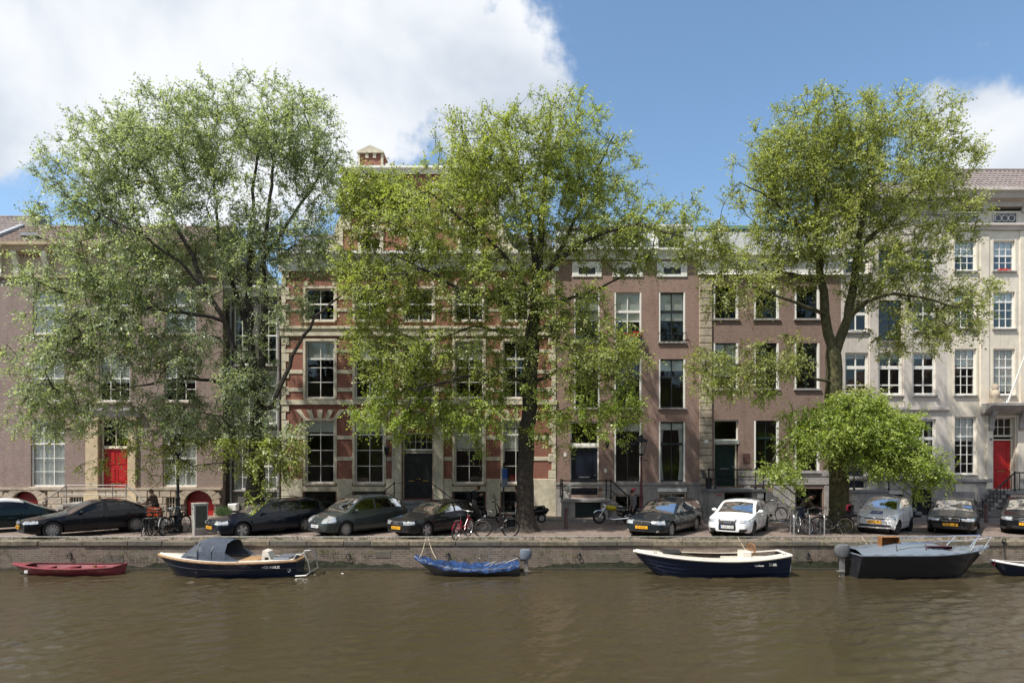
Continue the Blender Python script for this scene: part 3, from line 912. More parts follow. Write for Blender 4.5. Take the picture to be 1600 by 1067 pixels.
# ---------------------------------------------------------------- dark narrow set-back house
h = House('narrow_house', 'narrow dark grey rendered house set back beside the plum brick house', 346, 442, 452, M['plaster_dark'], .4, floors=(665, 575, 470))
for (a, b) in ((365, 390), (404, 433)):
    h.window(a, b, 478, 570, 2, 4, heavy=(2,), curtain=('drapes', 1), sillw=.03)
    h.window(a, b, 582, 662, 2, 4, heavy=(2,), curtain=('full', 1), sillw=.03)
    h.window(a, b, 692, 765, 2, 4, heavy=(2,), curtain=('full', 1), sillw=.03)
for p in (366.5 - 5, 436): h.part('downpipe', MB().tube([(h.X(p), -.08, .1), (h.X(p), -.08, h.Z(456))], .05, 8), 'zinc')
h.part('pipe_box', MB().cbox(h.X(360), h.X(374), -.35, -.02, h.Z(797), h.Z(786), .05), 'paint_white')
h.pbox('door_step', 362, 434, 800, 808, -.5, .0, 'stone_grey')
h.cornice('cornice', 338, 454, [(.28, 448), (.28, 452), (.12, 456), (.1, 464)], 'paint_white')
h.finish()
tufts('low_shrub', 'low green shrub at the corner of the rusticated base', [(PX(349, 32.4) + rw.uniform(-.35, .35), -.6 + rw.uniform(-.2, .2), .1 + rw.uniform(0, .3)) for _ in range(90)], None, M['leaf_box'], 12, (.1, .4), 9)

# ---------------------------------------------------------------- red brick house with cream bands
h = House('banded_house', 'wide red brick house with cream stone bands, black double door and gabled attic', 440, 869, 421, M['brick_red'], floors=(640, 525))
cols_ = [(500, 22.5), (577, 22.5), (733, 22.5), (806, 20)]
SU = ('stone_cream', .13)
for c, w in cols_ + [(654, 22.5)]:
    if c != 654:
        h.window(c - w, c + w, 657, 755, 2, [.8, 1, 1, 1], heavy=(1,), sill='stone_cream', surround=SU, curtain=[('blind', .17)] if c < 600 else [('full', .45)])
    h.window(c - w, c + w, 533, 622, 2, [1.1, .6, 1, 1], heavy=(1,), sill='stone_cream', surround=SU, curtain=[('blind', .32)] if c != 806 else None)
    h.window(c - w, c + w, 451, 501, 2, [1, 1.1], heavy=(1,), sill='stone_cream', surround=SU)
h.part('red_armchair', MB().box(h.X(796), h.X(812), .35, .7, h.Z(753), h.Z(742)), 'paint_red')
edges = [440]
for c, w in sorted(cols_ + [(654, 22.5)]): edges += [c - w - 4.2, c + w + 4.2]
edges.append(869)
piers = [(edges[i], edges[i + 1]) for i in range(0, len(edges), 2)]
for (a, b) in piers:
    for (r0, r1) in ((680.5, 686.5), (713.5, 719.5)):
        if a < 625 < b or (600 < a < 690): aa, bb = a, b
        h.pbox('stone_band', a, b, r0, r1, -.03, .005, 'stone_cream', c=.008)
    for (r0, r1) in ((546, 551), (578, 584), (606, 612)):
        h.pbox('stone_band', a, b, r0, r1, -.03, .005, 'stone_cream', c=.008)
    for (r0, r1) in ((463, 468), (482, 487)):
        h.pbox('stone_band', a, b, r0, r1, -.03, .005, 'stone_cream', c=.008)
    h.pbox('base_block', a, b, 748, 806, -.06, .004, 'stone_cream', c=.015)
for (c, w) in cols_:
    h.pbox('base_block', c - w - 4, c + w + 4, 759.5, 767.5, -.055, .004, 'stone_cream', c=.012)
h.cornice('band_course', 438, 871, [(.14, 510), (.14, 514), (.08, 517), (.08, 525)], 'stone_cream')
h.cornice('band_course', 439, 870, [(.08, 624.5), (.08, 632)], 'stone_cream')
for c, w in cols_ + [(654, 22.5)]:      # flat arches of alternating cream and red wedges over ground floor windows
    n = 9
    for k in range(n):
        if k % 2: continue
        f = lambda q, e: c + (q / n - .5) * 2 * (w + e)
        q = [(h.X(f(k, 5)), h.Z(653)), (h.X(f(k + 1, 5)), h.Z(653)), (h.X(f(k + 1, 16)), h.Z(640)), (h.X(f(k, 16)), h.Z(640))]
        h.part('arch_wedge', MB().prism(q, 'y', -.04, .003), 'stone_cream')
    # round blind arch over top floor windows
    xc = h.X(c); zc = h.Z(447); rad = h.X(c + w + 2) - xc
    for k in range(7):
        a0, a1 = pi * k / 7 + .03, pi * (k + 1) / 7 - .03
        q = [(xc + rr_ * cos(a), zc + rr_ * .78 * sin(a)) for rr_, a in ((rad * .82, a0), (rad * 1.02, a0), (rad * 1.02, a1), (rad * .82, a1))]
        h.part('arch_wedge', MB().prism(q, 'y', -.05, .003), 'stone_cream' if k in (0, 3, 6) else 'brick_red')
for k, r_ in enumerate(range(423, 746, 13)):
    if k % 2 == 0:
        h.pbox('quoin', 440.3, 452, r_, r_ + 12, -.045, .002, 'stone_cream', c=.01); h.pbox('quoin', 857, 868.7, r_, r_ + 12, -.045, .002, 'stone_cream', c=.01)
    else:
        h.pbox('quoin', 440.3, 447, r_, r_ + 12, -.045, .002, 'stone_cream', c=.01); h.pbox('quoin', 862, 868.7, r_, r_ + 12, -.045, .002, 'stone_cream', c=.01)
h.cornice('cornice', 436, 873, [(.45, 396), (.45, 400), (.3, 404), (.22, 410), (.12, 413), (.12, 424)], 'paint_white')
# doorway
h.holes.append(h.rect(629, 677, 676, 779))
h.window(629, 677, 676, 704, 5, 2, hole=False, y=.14, sill=None, fm='paint_white', bw=.02)
dr, fr = h.door(629, 677, 706, 779, 'paint_black', PAN3, leaves=2, hole=False)
h.part('door_frame', fr, 'stone_cream')
for a, b in ((613, 628), (678, 693)):
    p = h.pbox('pilaster', a, b, 664, 782, -.15, .0, 'stone_cream', c=.02)
    h.pbox('capital', a - 1.5, b + 1.5, 660, 664, -.2, .0, 'stone_cream', p)
h.cornice('door_hood', 608, 698, [(.34, 650), (.34, 654), (.22, 657), (.16, 660)], 'stone_cream')
wl = h.part('wall_lantern', MB().lathe([(.03, h.Z(712)), (.09, h.Z(710)), (.13, h.Z(702)), (.16, h.Z(700)), (.02, h.Z(696))], (h.X(606), -.3, 0), 6), 'iron')
h.part('bracket', MB().tube([(h.X(606), -.02, h.Z(716)), (h.X(606), -.3, h.Z(716)), (h.X(606), -.3, h.Z(711))], .02, 5), 'iron', wl)
x0, x1 = h.X(608), h.X(700); lz = h.Z(781)
st = h.part('stoop', MB().cbox(x0, x1, -.95, -.155, lz - .16, lz, .02), 'stone_blue')
for i in range(3): h.part('step', MB().cbox(x0 - .0 + .15, x1 - .15, -.95 - .3 * (i + 1), -.95 - .3 * i + .02, max(0, lz - .22 * (i + 1) - .2), lz - .22 * (i + 1), .015), 'stone_blue', st)
h.part('stoop_wall', MB().box(x0 + .06, x1 - .06, -.9, -.16, 0, lz - .162), 'stone_blue', st)
railing(st, [(h.X(590), -1.75, .95), (h.X(621), -.9, lz + .95)], [0.05, lz]); railing(st, [(h.X(718), -1.75, .95), (h.X(677), -.9, lz + .95)], [0.05, lz])
railing(st, [(h.X(621), -.9, lz + .93), (h.X(677), -.9, lz + .93)], [lz, lz], r=.014)
for c, w in cols_:
    h.holes.append(h.rect(c - w - 2, c + w + 2, 768, 800))
    h.window(c - w - 2, c + w + 2, 768, 800, 3, 2, fm='paint_darkgreen', hole=False, sill='stone_cream', heavy=(1,))
h.finish()
# attic gable
gx0, gx1 = 533, 777
gh = [h.rect(c - 15, c + 15, 366, 404) for c in (577, 655, 733)] + [h.rect(655 - 14, 655 + 14, 300, 340)]
gw = h.part('attic_gable', wall_grid(h.X(gx0), h.X(gx1), h.Z(398), h.Z(266), [q for q in gh], .35, .25), 'brick_red')
mb = MB()
for xx in (h.X(gx0) + .01, h.X(gx1) - .01): mb.add([(xx, .36, h.Z(398)), (xx, 7.5, h.Z(398)), (xx, 7.5, h.Z(266)), (xx, .36, h.Z(266))], [(0, 1, 2, 3)])
mb.add([(h.X(gx0), .36, h.Z(266) - .01), (h.X(gx1), .36, h.Z(266) - .01), (h.X(gx1), 7.5, h.Z(266) - .01), (h.X(gx0), 7.5, h.Z(266) - .01)], [(0, 1, 2, 3)])
mb.add([(h.X(gx0), 2.5, h.Z(398)), (h.X(gx1), 2.5, h.Z(398)), (h.X(gx1), 2.5, h.Z(266)), (h.X(gx0), 2.5, h.Z(266))], [(0, 1, 2, 3)])
h.part('attic_side', mb, 'brick_red', gw)
for c in (577, 655, 733): h.window(c - 15, c + 15, 366, 404, 2, 2, hole=False, y=.47, surround=None, sill=None, heavy=(1,))
h.window(641, 669, 300, 340, 2, 2, hole=False, y=.47, sill=None)
for c in (577, 655, 733):
    h.pbox('surround', c - 20, c - 15.3, 360, 398, .28, .36, 'stone_cream', gw); h.pbox('surround', c + 15.3, c + 20, 360, 398, .28, .36, 'stone_cream', gw)
    h.pbox('surround', c - 20, c + 20, 356, 360, .27, .36, 'stone_cream', gw)
for (r0, r1) in ((350, 355), (322, 328), (292, 298)):
    h.pbox('stone_band', gx0 - 1, 640, r0, r1, .30, .36, 'stone_cream', gw); h.pbox('stone_band', 670, gx1 + 1, r0, r1, .30, .36, 'stone_cream', gw)
for a, b in ((533, 545), (765, 777), (606, 620), (690, 704)): h.pbox('pilaster', a, b, 268, 356, .25, .299, 'stone_cream', gw)
h.cornice('attic_cornice', 529, 781, [(.0, 258.5), (.0, 262), (-.15, 265), (-.2, 269)], 'paint_white', gw)
for sgn, e in ((-1, gx0), (1, gx1)):      # scrolled shoulders
    q = [(h.X(e), h.Z(398)), (h.X(e + sgn * 34), h.Z(398)), (h.X(e + sgn * 33), h.Z(388)), (h.X(e + sgn * 22), h.Z(380)), (h.X(e + sgn * 14), h.Z(365)), (h.X(e + sgn * 11), h.Z(348)), (h.X(e + sgn * 4), h.Z(335)), (h.X(e), h.Z(330))]
    h.part('scroll', MB().prism(q, 'y', .3, .6), 'stone_cream', gw)
for c in (577, 733):
    ch = h.part('chimney', MB().box(h.X(c - 17.5), h.X(c + 17.5), .3, 1.3, h.Z(262), h.Z(237)), 'brick_red', gw)
    h.pbox('corner_strip', c - 19.5, c - 16.5, 236, 262, .26, .5, 'stone_cream', ch); h.pbox('corner_strip', c + 16.5, c + 19.5, 236, 262, .26, .5, 'stone_cream', ch)
    for k in (-8, 4): h.pbox('block', c + k, c + k + 5, 236.5, 243, .24, .31, 'stone_cream', ch)
    h.part('pediment', MB().prism([(h.X(c - 21), h.Z(236)), (h.X(c + 21), h.Z(236)), (h.X(c + 21), h.Z(233.5)), (h.X(c), h.Z(224)), (h.X(c - 21), h.Z(233.5))], 'y', .18, 1.4), 'stone_cream', ch)
h.part('ornament', MB().prism([(h.X(601), h.Z(258)), (h.X(616), h.Z(258)), (h.X(614), h.Z(251)), (h.X(608), h.Z(256)), (h.X(603), h.Z(255))], 'y', .1, .3), 'stone_cream', gw)
h.part('roof', MB().prism([(.3, h.Z(400)), (3.4, h.Z(330)), (6, h.Z(330)), (8.5, h.Z(400))], 'x', h.X(442), h.X(867)), 'slate')

# ---------------------------------------------------------------- rose brick house with dark sashes
h = House('brick_house', 'rose brick house with dark sash windows, white relief panels and flower box', 869, 1092, 402, M['brick_rose'], floors=(648, 548))
DK = dict(fm='paint_black', sill='stone_grey', surround=None, fw=.06, bw=.05)
cc = [(917, 20), (981, 21), (1050, 20.5)]
for i, (c, w) in enumerate(cc):
    h.window(c - w, c + w, 457, 534, 2, [1, .55, 1.1], heavy=(1,), curtain=('blind', .58), **({**DK, 'fm': 'paint_white'} if i == 1 else DK))
    h.window(c - w, c + w, 561, 637, 2, [.55, 1], heavy=(1,), curtain=('blind', .22) if i == 2 else None, **DK)
    if i: h.window(c - w, c + w, 659, 752, 2, [.75, 1.3], heavy=(1,), curtain=[('blind', .12), ('drapes', .9)] if i == 2 else ('blind', .14), **DK)
    rows_ = ((457, 534), (561, 637)) + (((659, 752),) if i else ())
    for (a, b) in rows_:
        for sx in (c - w - .01, c + w - 2.2): h.pbox('jamb', sx, sx + 2.2, a, b, .005, .099, 'paint_white')
    x0, x1, z0, z1 = h.rect(c - w - 3, c + w + 3, 409, 433)
    rp = h.part('relief_panel', MB().cbox(x0, x1, -.05, .003, z0, z1, .015), 'paint_white')
    h.part('panel_window', MB().box(x0 + .35, x1 - .35, -.056, -.04, z0 + .15, z0 + .5), 'paint_black', rp)
    for k in range(7):
        h.part('scroll', MB().torus((x0 + .15 + (x1 - x0 - .3) * k / 6, -.06, (z0 + z1) / 2 + .22 * (1 if k % 2 else .6)), .09, .03, 'y', 10, 5), 'paint_white', rp, True)
h.holes.append(h.rect(891, 936, 658, 773))
h.window(891, 936, 658, 695, 1, 1, hole=False, y=.14, sill=None, fm='paint_white', fw=.09)
dr, fr = h.door(891, 936, 698, 773, 'paint_navy', PAN3, hole=False, knob='steel'); h.part('door_frame', fr, 'paint_white')
h.pbox('transom', 891, 936, 695, 698.5, .08, .2, 'paint_white')
h.cornice('cornice', 866, 1094, [(.42, 391), (.42, 394), (.28, 397), (.16, 402), (.12, 406)], 'paint_white')
h.cornice('base_course', 869, 1092, [(.10, 753.5), (.10, 757), (.06, 759), (.06, 762)], 'stone_grey')
for (a, b) in ((941, 958), (1003, 1027), (1073, 1092), (869, 890)): h.pbox('base_slab', a, b, 762, 806, -.05, .004, 'stone_grey', c=.01)
h.pbox('base_slab', 1026, 1075, 762, 768, -.05, .004, 'paint_white'); h.pbox('base_slab', 958, 1004, 762, 772, -.05, .004, 'stone_grey')
for (a, b, t) in ((1028, 1073, 769), (960, 1002, 773)):
    h.window(a, b, t, 803, 2, 1, fm='paint_cream', sill=None)
x0, x1 = h.X(874), h.X(948); lz = h.Z(777)
st = h.part('stoop', MB().cbox(x0, x1, -1.3, -.06, lz - .17, lz, .02), 'stone_grey')
h.part('stoop_pier', MB().box(x0 + .05, h.X(895), -1.22, -.07, 0, lz - .172), 'stone_grey', st); h.part('stoop_pier', MB().box(h.X(934), x1 - .05, -1.22, -.07, 0, lz - .172), 'stone_grey', st)
h.part('cellar_door', MB().box(h.X(895), h.X(934), -1.0, -.95, 0, lz - .172), 'paint_darkgreen', st)
steps(h, 'step', x1, x1 + 1.45, lz, -1.25, -.08, 4, 'stone_grey', st)
railing(st, [(x0 + .05, -1.2, lz + .95), (h.X(942), -1.2, lz + .95), (h.X(949), -1.2, lz + .95), (h.X(985), -1.2, .9)], [lz, lz, lz, .05], r=.03)
railing(st, [(x0 + .05, -.12, lz + .95), (x0 + .05, -1.2, lz + .94)], [lz, lz], r=.025)
h.part('letter_box', MB().cbox(h.X(883), h.X(889), -1.32, -1.24, lz + .35, lz + .75, .01), 'paint_greygreen', st)
for (px, py) in ((883, 710), (946, 735)): h.pbox('wall_plate', px - 2, px + 2, py - 3, py + 3, -.02, .0, 'paint_white')
fb = h.pbox('flower_box', 962, 1002, 528, 534, -.28, -.1, 'paint_darkgreen')
mb = MB(); mf = MB()
for k in range(380):
    p = (h.X(rw.uniform(961, 1003)), -.2 + rw.gauss(0, .09), h.Z(528) + abs(rw.gauss(.06, .12)))
    a = rw.uniform(0, 6.28); s_ = .05
    (mf if rw.random() < .3 else mb).add([(p[0] - s_ * cos(a), p[1] - s_ * sin(a), p[2]), (p[0], p[1], p[2] + s_), (p[0] + s_ * cos(a), p[1] + s_ * sin(a), p[2] + .01), (p[0], p[1] + .02, p[2] - s_)], [(0, 1, 2, 3)])
o = h.part('foliage', mb, 'leaf_box', fb); o['kind'] = 'stuff'; o = h.part('blossom', mf, 'flower_red', fb); o['kind'] = 'stuff'
rl = h.part('balcony_grille', MB().bar((h.X(1028), -.12, h.Z(521)), (h.X(1072), -.12, h.Z(521)), .03), 'iron')
for k in range(12): h.part('bar', MB().bar((h.X(1029 + 3.8 * k), -.12, h.Z(521)), (h.X(1029 + 3.8 * (k + (1 if k % 2 else -.4))), -.12, h.Z(533)), .02), 'iron', rl)
h.part('lantern', MB().lathe([(.03, h.Z(700)), (.08, h.Z(697)), (.12, h.Z(690)), (.02, h.Z(686))], (h.X(948), -.25, 0), 6), 'iron')
h.finish()
ro = h.part('roof', MB().prism([(-.05, h.Z(392)), (.85, h.Z(349)), (6, h.Z(349)), (8.5, h.Z(392))], 'x', h.X(871), h.X(1090)), 'zinc')
h.pbox('roof_edge', 870, 1091, 345.5, 350, .7, 1.0, 'stone_grey', ro)
for c in (978, 1048):
    dm = h.part('dormer', MB().box(h.X(c - 25), h.X(c + 25), .05, 3, h.Z(392), h.Z(356)), 'paint_white', ro)
    h.window(c - 19, c + 19, 361, 390, 2, 1, fm='paint_black', hole=False, y=-.02, sill=None, parent=ro)
    h.part('dormer_glass_back', MB().box(h.X(c - 18), h.X(c + 18), .04, .048, h.Z(389), h.Z(362)), 'paint_black', dm)
    h.cornice('dormer_cornice', c - 28, c + 28, [(.18, 352.5), (.18, 355), (.06, 358)], 'paint_white', dm)

# ---------------------------------------------------------------- brown brick house with quoined pilaster
h = House('brick_house', 'brown brick house with a pale quoined pilaster and a dark green door', 1092, 1314, 402, M['brick_brown'], floors=(648, 540))
cc = [(1134, 19.5), (1197.5, 19.5), (1261, 19.5)]
DK = dict(fm='paint_darkgreen', sill='stone_grey', fw=.05, bw=.04)
for i, (c, w) in enumerate(cc):
    h.window(c - w, c + w, 447, 498, 2, [1], curtain=('blind', .12) if i == 1 else None, **DK)
    h.window(c - w, c + w, 536, 607, 2, [.5, 1], heavy=(1,), curtain=('blind', .75) if i == 0 else None, **DK)
    if i: h.window(c - w, c + w, 657, 737, 2, [.5, 1], heavy=(1,), **DK)
    for (a, b) in ((447, 498), (536, 607)) + (((657, 737),) if i else ()):
        for sx in (c - w - .01, c + w - 3.0): h.pbox('jamb', sx, sx + 3.0, a, b, .004, .099, 'paint_white')
h.holes.append(h.rect(1116, 1154, 656, 760))
h.window(1116, 1154, 656, 688, 1, 1, hole=False, y=.14, sill=None, fm='paint_white', fw=.06)
dr, fr = h.door(1116, 1152, 693, 760, 'paint_darkgreen', PAN6, hole=False, knob='steel'); h.part('door_frame', fr, 'paint_cream')
h.pbox('transom', 1115.5, 1155, 687.5, 693.5, -.03, .2, 'paint_greygreen')
pl = None
n = 28; rr0, rr1 = 432, 758
for k in range(n):
    a = rr0 + (rr1 - rr0) * k / n; b = rr0 + (rr1 - rr0) * (k + 1) / n
    o = h.pbox('quoin', 1092.5, 1112, a + .45, b - .45, -.09, .003, 'stone_tan', c=.022)
h.cornice('cornice', 1090, 1316, [(.36, 398), (.36, 401), (.2, 404), (.12, 408), (.12, 428), (.16, 430)], 'paint_white')
for (r0, r1) in ((735, 744), (746, 757)): h.pbox('base_slab', 1153, 1314, r0, r1, -.05, .004, 'stone_grey', c=.01)
for (a, b) in ((1092, 1120), (1163, 1172), (1208, 1242), (1288, 1314)): h.pbox('base_slab', a, b, 759, 806, -.05, .004, 'stone_grey', c=.01)
for (a, b, t, q) in ((1122, 1162, 771, 806), (1174, 1206, 768, 786), (1244, 1286, 763, 804)):
    h.window(a, b, t, q, 2, 1, fm='paint_black', sill=None)
x0, x1 = h.X(1096), h.X(1186); lz = h.Z(762)
st = h.part('stoop', MB().cbox(x0, x1, -1.15, -.055, lz - .17, lz, .02), 'stone_blue')
for (a, b) in ((1097, 1121), (1163, 1180)): h.part('stoop_pier', MB().box(h.X(a), h.X(b), -1.08, -.06, 0, lz - .172), 'stone_grey', st)
steps(h, 'step', x1, x1 + 2.0, lz, -1.1, -.06, 7, 'stone_blue', st)
h.part('stair_wall', MB().prism([(x1 - .1, lz - .2), (x1 + .1, lz - .2), (x1 + 2.1, .1), (x1 + 2.1, 0), (x1 - .1, 0)], 'y', -1.16, -1.105), 'stone_grey', st)
railing(st, [(x0 + .05, -1.08, lz + 1.0), (h.X(1107), -1.08, lz + 1.0), (h.X(1168), -1.08, lz + 1.0), (h.X(1180), -1.08, lz + 1.0), (h.X(1241), -1.08, .95)], [lz, lz, lz, lz, .05], r=.032)
h.part('plaque', MB().cbox(h.X(1161), h.X(1171), -.03, 0, h.Z(723), h.Z(708), .008), 'bollard')
h.part('number_plate', MB().cbox(h.X(1100), h.X(1106), -.105, -.09, h.Z(692), h.Z(687), .003), 'paint_white')
h.part('name_plate', MB().cbox(h.X(1171), h.X(1180), -1.1, -1.082, h.Z(776), h.Z(769), .005), 'paint_white', st)
wm = MB()
for k in range(3): wm.tube([(h.X(1108 + 3.4 * k), -1.085, h.Z(769)), (h.X(1109.5 + 3.4 * k), -1.086, h.Z(773)), (h.X(1111 + 3.4 * k), -1.085, h.Z(769.5))], .016, 4)
h.part('graffiti_tag', wm, 'cloth_pink', st)
h.finish()
pb = thing('black_planter', 'black bin standing on the railed stoop before the quoined pilaster', 'bin', (h.xc + h.X(1101), -.7, lz))
MB().lathe([(.14, .0), (.19, .5), (.21, .5), (.21, .55), (.18, .56)], n=10).build('body', M['plastic_black'], pb, True)
MB().bar((-.18, 0, .53), (-.28, .12, .95), .34, .03).build('lid', M['plastic_black'], pb)
ro = h.part('roof', MB().prism([(-.05, h.Z(399)), (.7, h.Z(351)), (6, h.Z(351)), (8.5, h.Z(399))], 'x', h.X(1094), h.X(1312)), 'zinc')
h.pbox('roof_edge', 1093, 1313, 346.5, 351.5, .55, .9, 'teal_trim', ro)
for k in range(12): h.part('seam', MB().bar((h.X(1102 + k * 18.4), -.02, h.Z(398)), (h.X(1102 + k * 18.4), .72, h.Z(352)), .03, .06), 'zinc', ro)
bk = h.part('rear_roof', MB().prism([(h.X(1240), h.Z(350)), (h.X(1320), h.Z(350)), (h.X(1278), h.Z(316))], 'y', 2.5, 7.5), 'tile_orange', ro)

# ---------------------------------------------------------------- pale lilac plaster house
h = House('plaster_house', 'pale grey plaster house with white T-shaped casement windows', 1314, 1480, 330, M['plaster_lilac'], floors=(640, 540, 450))
cc = [(1338.5, 18), (1391.5, 18), (1444.5, 18)]
for i, (c, w) in enumerate(cc):
    h.window(c - w, c + w, 551, 617, 2, [.72, 1.0, .45], heavy=(1,), fm='paint_white', fw=.1, bw=.07, sill='stone_grey', curtain=('blind', .1))
    if i == 1:
        h.window(c - w, c + w, 469, 533, 2, [.4, .7, 1], heavy=(1,), fm='paint_black', sill='stone_grey'); h.window(c - w, c + w, 388, 430, 2, [1, 1], fm='paint_black', heavy=(1,))
    else:
        h.window(c - w, c + w, 469, 518, 2, [.72, 1.0], heavy=(1,), fm='paint_white', fw=.1, bw=.06, sill='stone_grey')
        h.window(c - w, c + w, 388, 428, 2, [.8, 1.0], heavy=(1,), fm='paint_white', fw=.09, bw=.05, sill='stone_grey')
    if i: h.window(c - w, c + w, 655, 742, 2, [.5, 1.0], heavy=(1,), fm='paint_white', fw=.1, bw=.06, sill='stone_grey', curtain=('drapes', .8))
h.holes.append(h.rect(1321, 1354, 655, 762))
h.window(1321, 1354, 655, 690, 1, 1, hole=False, y=.14, sill=None)
dr, fr = h.door(1321, 1354, 692, 762, 'paint_navy', PAN3, hole=False); h.part('door_frame', fr, 'paint_white')
for (a, b) in ((1364, 1366), (1417, 1419)):
    h.pbox('pilaster', a - 6, b + 6, 365, 655, -.06, .002, 'plaster_lilac', c=.015)
h.cornice('band_course', 1312, 1482, [(.12, 636), (.12, 640), (.06, 643)], 'plaster_lilac')
h.cornice('base_course', 1314, 1480, [(.14, 744), (.14, 748), (.06, 751)], 'stone_grey')
for (a, b) in ((1314, 1372), (1412, 1424), (1458, 1480)): h.pbox('base_slab', a, b, 765, 806, -.05, .004, 'stone_grey', c=.01)
h.pbox('base_slab', 1372, 1480, 752, 764, -.05, .004, 'stone_grey', c=.01)
h.window(1374, 1411, 772, 790, 2, 1, fm='paint_black', sill=None)
dr, fr = h.door(1425, 1457, 764, 806, 'paint_black', PAN3, leaves=2); h.part('door_frame', fr, 'paint_black')
x0, x1 = h.X(1316), h.X(1372); lz = h.Z(764)
st = h.part('stoop', MB().cbox(x0, x1, -1.0, -.055, lz - .17, lz, .02), 'stone_blue')
h.part('stoop_wall', MB().box(x0 + .05, x1 - .05, -.95, -.056, 0, lz - .172), 'stone_grey', st)
steps(h, 'step', x1, x1 + 2.0, lz, -.95, -.06, 7, 'stone_blue', st)
railing(st, [(x0 + .1, -.95, lz + 1.0), (x1, -.95, lz + 1.0), (h.X(1440), -.95, .8)], [lz, lz, .05], r=.028)
h.cornice('cornice', 1312, 1482, [(.42, 309), (.42, 314), (.3, 318), (.16, 324), (.1, 331), (.1, 336)], 'stone_grey')
h.finish()
gable_roof(h, 1335, 1480, h.Z(312), -.3, 2.2, h.Z(312) + 1.75, 'tile_grey')

# ---------------------------------------------------------------- cream plaster house with red door
h = House('plaster_house', 'cream plaster house with small-paned white windows, red door and iron-railed steps', 1480, 1790, 330, M['plaster_cream'], floors=(640, 535, 440))
cc = [1508.5, 1569, 1640, 1705, 1765]
for i, c in enumerate(cc):
    h.window(c - 17, c + 17, 376, 423, 3, 4, heavy=(2,), sill='stone_grey', bw=.03, curtain=('full', .45))
    h.window(c - 17, c + 17, 456, 513, 3, 4, heavy=(1,), sill='stone_grey', bw=.03, curtain=('full', .28))
    h.window(c - 17, c + 17, 545, 617, 3, 5, heavy=(2,), sill='stone_grey', bw=.03, curtain=[('full', .3), ('full', .95)] if i else [('full', .35)])
    if c != 1569:
        h.window(c - 17, c + 17, 651, 741, 3, [1, 1, 1, 1, 1, 1], heavy=(2,), sill='stone_grey', bw=.03, curtain=('full', .42))
        h.pbox('cellar_panel', c - 15, c + 15, 768, 792, -.015, .005, 'stone_grey')
    for (a, b) in ((376, 423), (456, 513), (545, 617), (651, 741)):
        if c == 1569 and a == 651: continue
        for sx in (c - 19.5, c + 17.05): h.pbox('jamb', sx, sx + 2.4, a - 2, b + 2, -.02, .002, 'plaster_cream')
    # frieze window with a row of rings
    x0, x1, z0, z1 = h.rect(c - 17, c + 17, 334, 349)
    fz = h.part('frieze_window', MB().box(x0, x1, -.04, -.005, z0, z1), 'slate')
    for k in (-1, 0, 1): h.part('ring', MB().torus(((x0 + x1) / 2 + k * .36, -.05, (z0 + z1) / 2), .17, .018, 'y', 16, 5), 'paint_white', fz, True)
    for sx in (c - 19, c + 17.2): h.pbox('jamb', sx, sx + 1.8, 333, 350, -.08, .0, 'plaster_lilac', fz)
fw_ = tufts('window_flowers', 'red flowers and leaves in the top floor window of the cream house', [(PX(1572 + rw.uniform(-12, 12), 32.8), -.12, PZ(422, 32.8)) for _ in range(26)], None, M['flower_red'], 8, (.05, .16), 5)
h.cornice('cornice', 1478, 1792, [(.75, 301), (.75, 306), (.6, 309), (.5, 315), (.2, 318), (.12, 324)], 'plaster_lilac')
h.cornice('band_course', 1479, 1791, [(.24, 350.5), (.24, 354), (.12, 356.5), (.1, 360)], 'plaster_lilac')
for c in (1538, 1600, 1672, 1735): h.pbox('pilaster', c - 7, c + 7, 361, 636, -.05, .002, 'plaster_cream', c=.012)
for c in (1538, 1600): bracket(h, c, 318, 333, .2, .3, 'plaster_lilac')
h.cornice('base_course', 1480, 1548, [(.13, 748), (.13, 752), (.05, 755)], 'stone_grey')
h.cornice('base_course', 1592, 1790, [(.13, 748), (.13, 752), (.05, 755)], 'stone_grey')
for (a, b) in ((1480, 1492.5), (1526, 1548), (1592, 1624)): h.pbox('base_slab', a, b, 756, 806, -.05, .004, 'stone_grey', c=.01)
h.holes.append(h.rect(1552, 1586, 652, 764))
h.window(1552, 1586, 652, 682, 3, 2, hole=False, y=.2, sill=None, fm='paint_cream', bw=.03)
dr, fr = h.door(1552, 1586, 686, 764, 'paint_red', PAN3, hole=False, y=.26); h.part('door_frame', fr, 'paint_cream')
h.part('door_arch', MB().torus(((h.X(1552) + h.X(1586)) / 2, .25, h.Z(697)), .3, .02, 'y', 12, 5, .5, pi - .5), 'paint_red', dr)
for a, b in ((1540, 1550), (1588, 1598)): h.pbox('pilaster', a, b, 648, 764, -.1, .0, 'plaster_cream', c=.02)
bc = h.cornice('balcony', 1532, 1606, [(.75, 631), (.75, 635), (.62, 638), (.5, 641), (.2, 647)], 'stone_grey')
for c in (1546, 1593): bracket(h, c, 641, 672, .42, .26, 'stone_grey', bc)
for c in (1544, 1599):
    mb = MB().box(h.X(c) - .2, h.X(c) + .2, -.68, -.28, h.Z(631), h.Z(624))
    mb.lathe([(.16, h.Z(624)), (.22, h.Z(619)), (.2, h.Z(614)), (.13, h.Z(611)), (.17, h.Z(606)), (.12, h.Z(602)), (.03, h.Z(601))], (h.X(c), -.48, 0), 10)
    h.part('bust', mb, 'stone_tan', bc, 35)
h.pbox('number_plate', 1544, 1548, 684, 688, -.12, -.101, 'stone_blue')
x0, x1 = h.X(1543), h.X(1618); lz = h.Z(765)
st = h.part('stoop', MB().cbox(x0, x1, -1.25, -.11, lz - .17, lz, .02), 'stone_blue')
h.part('stoop_wall', MB().box(x0 + .3, x1 - .06, -1.15, -.055, 0, lz - .172), 'plaster_lilac', st)
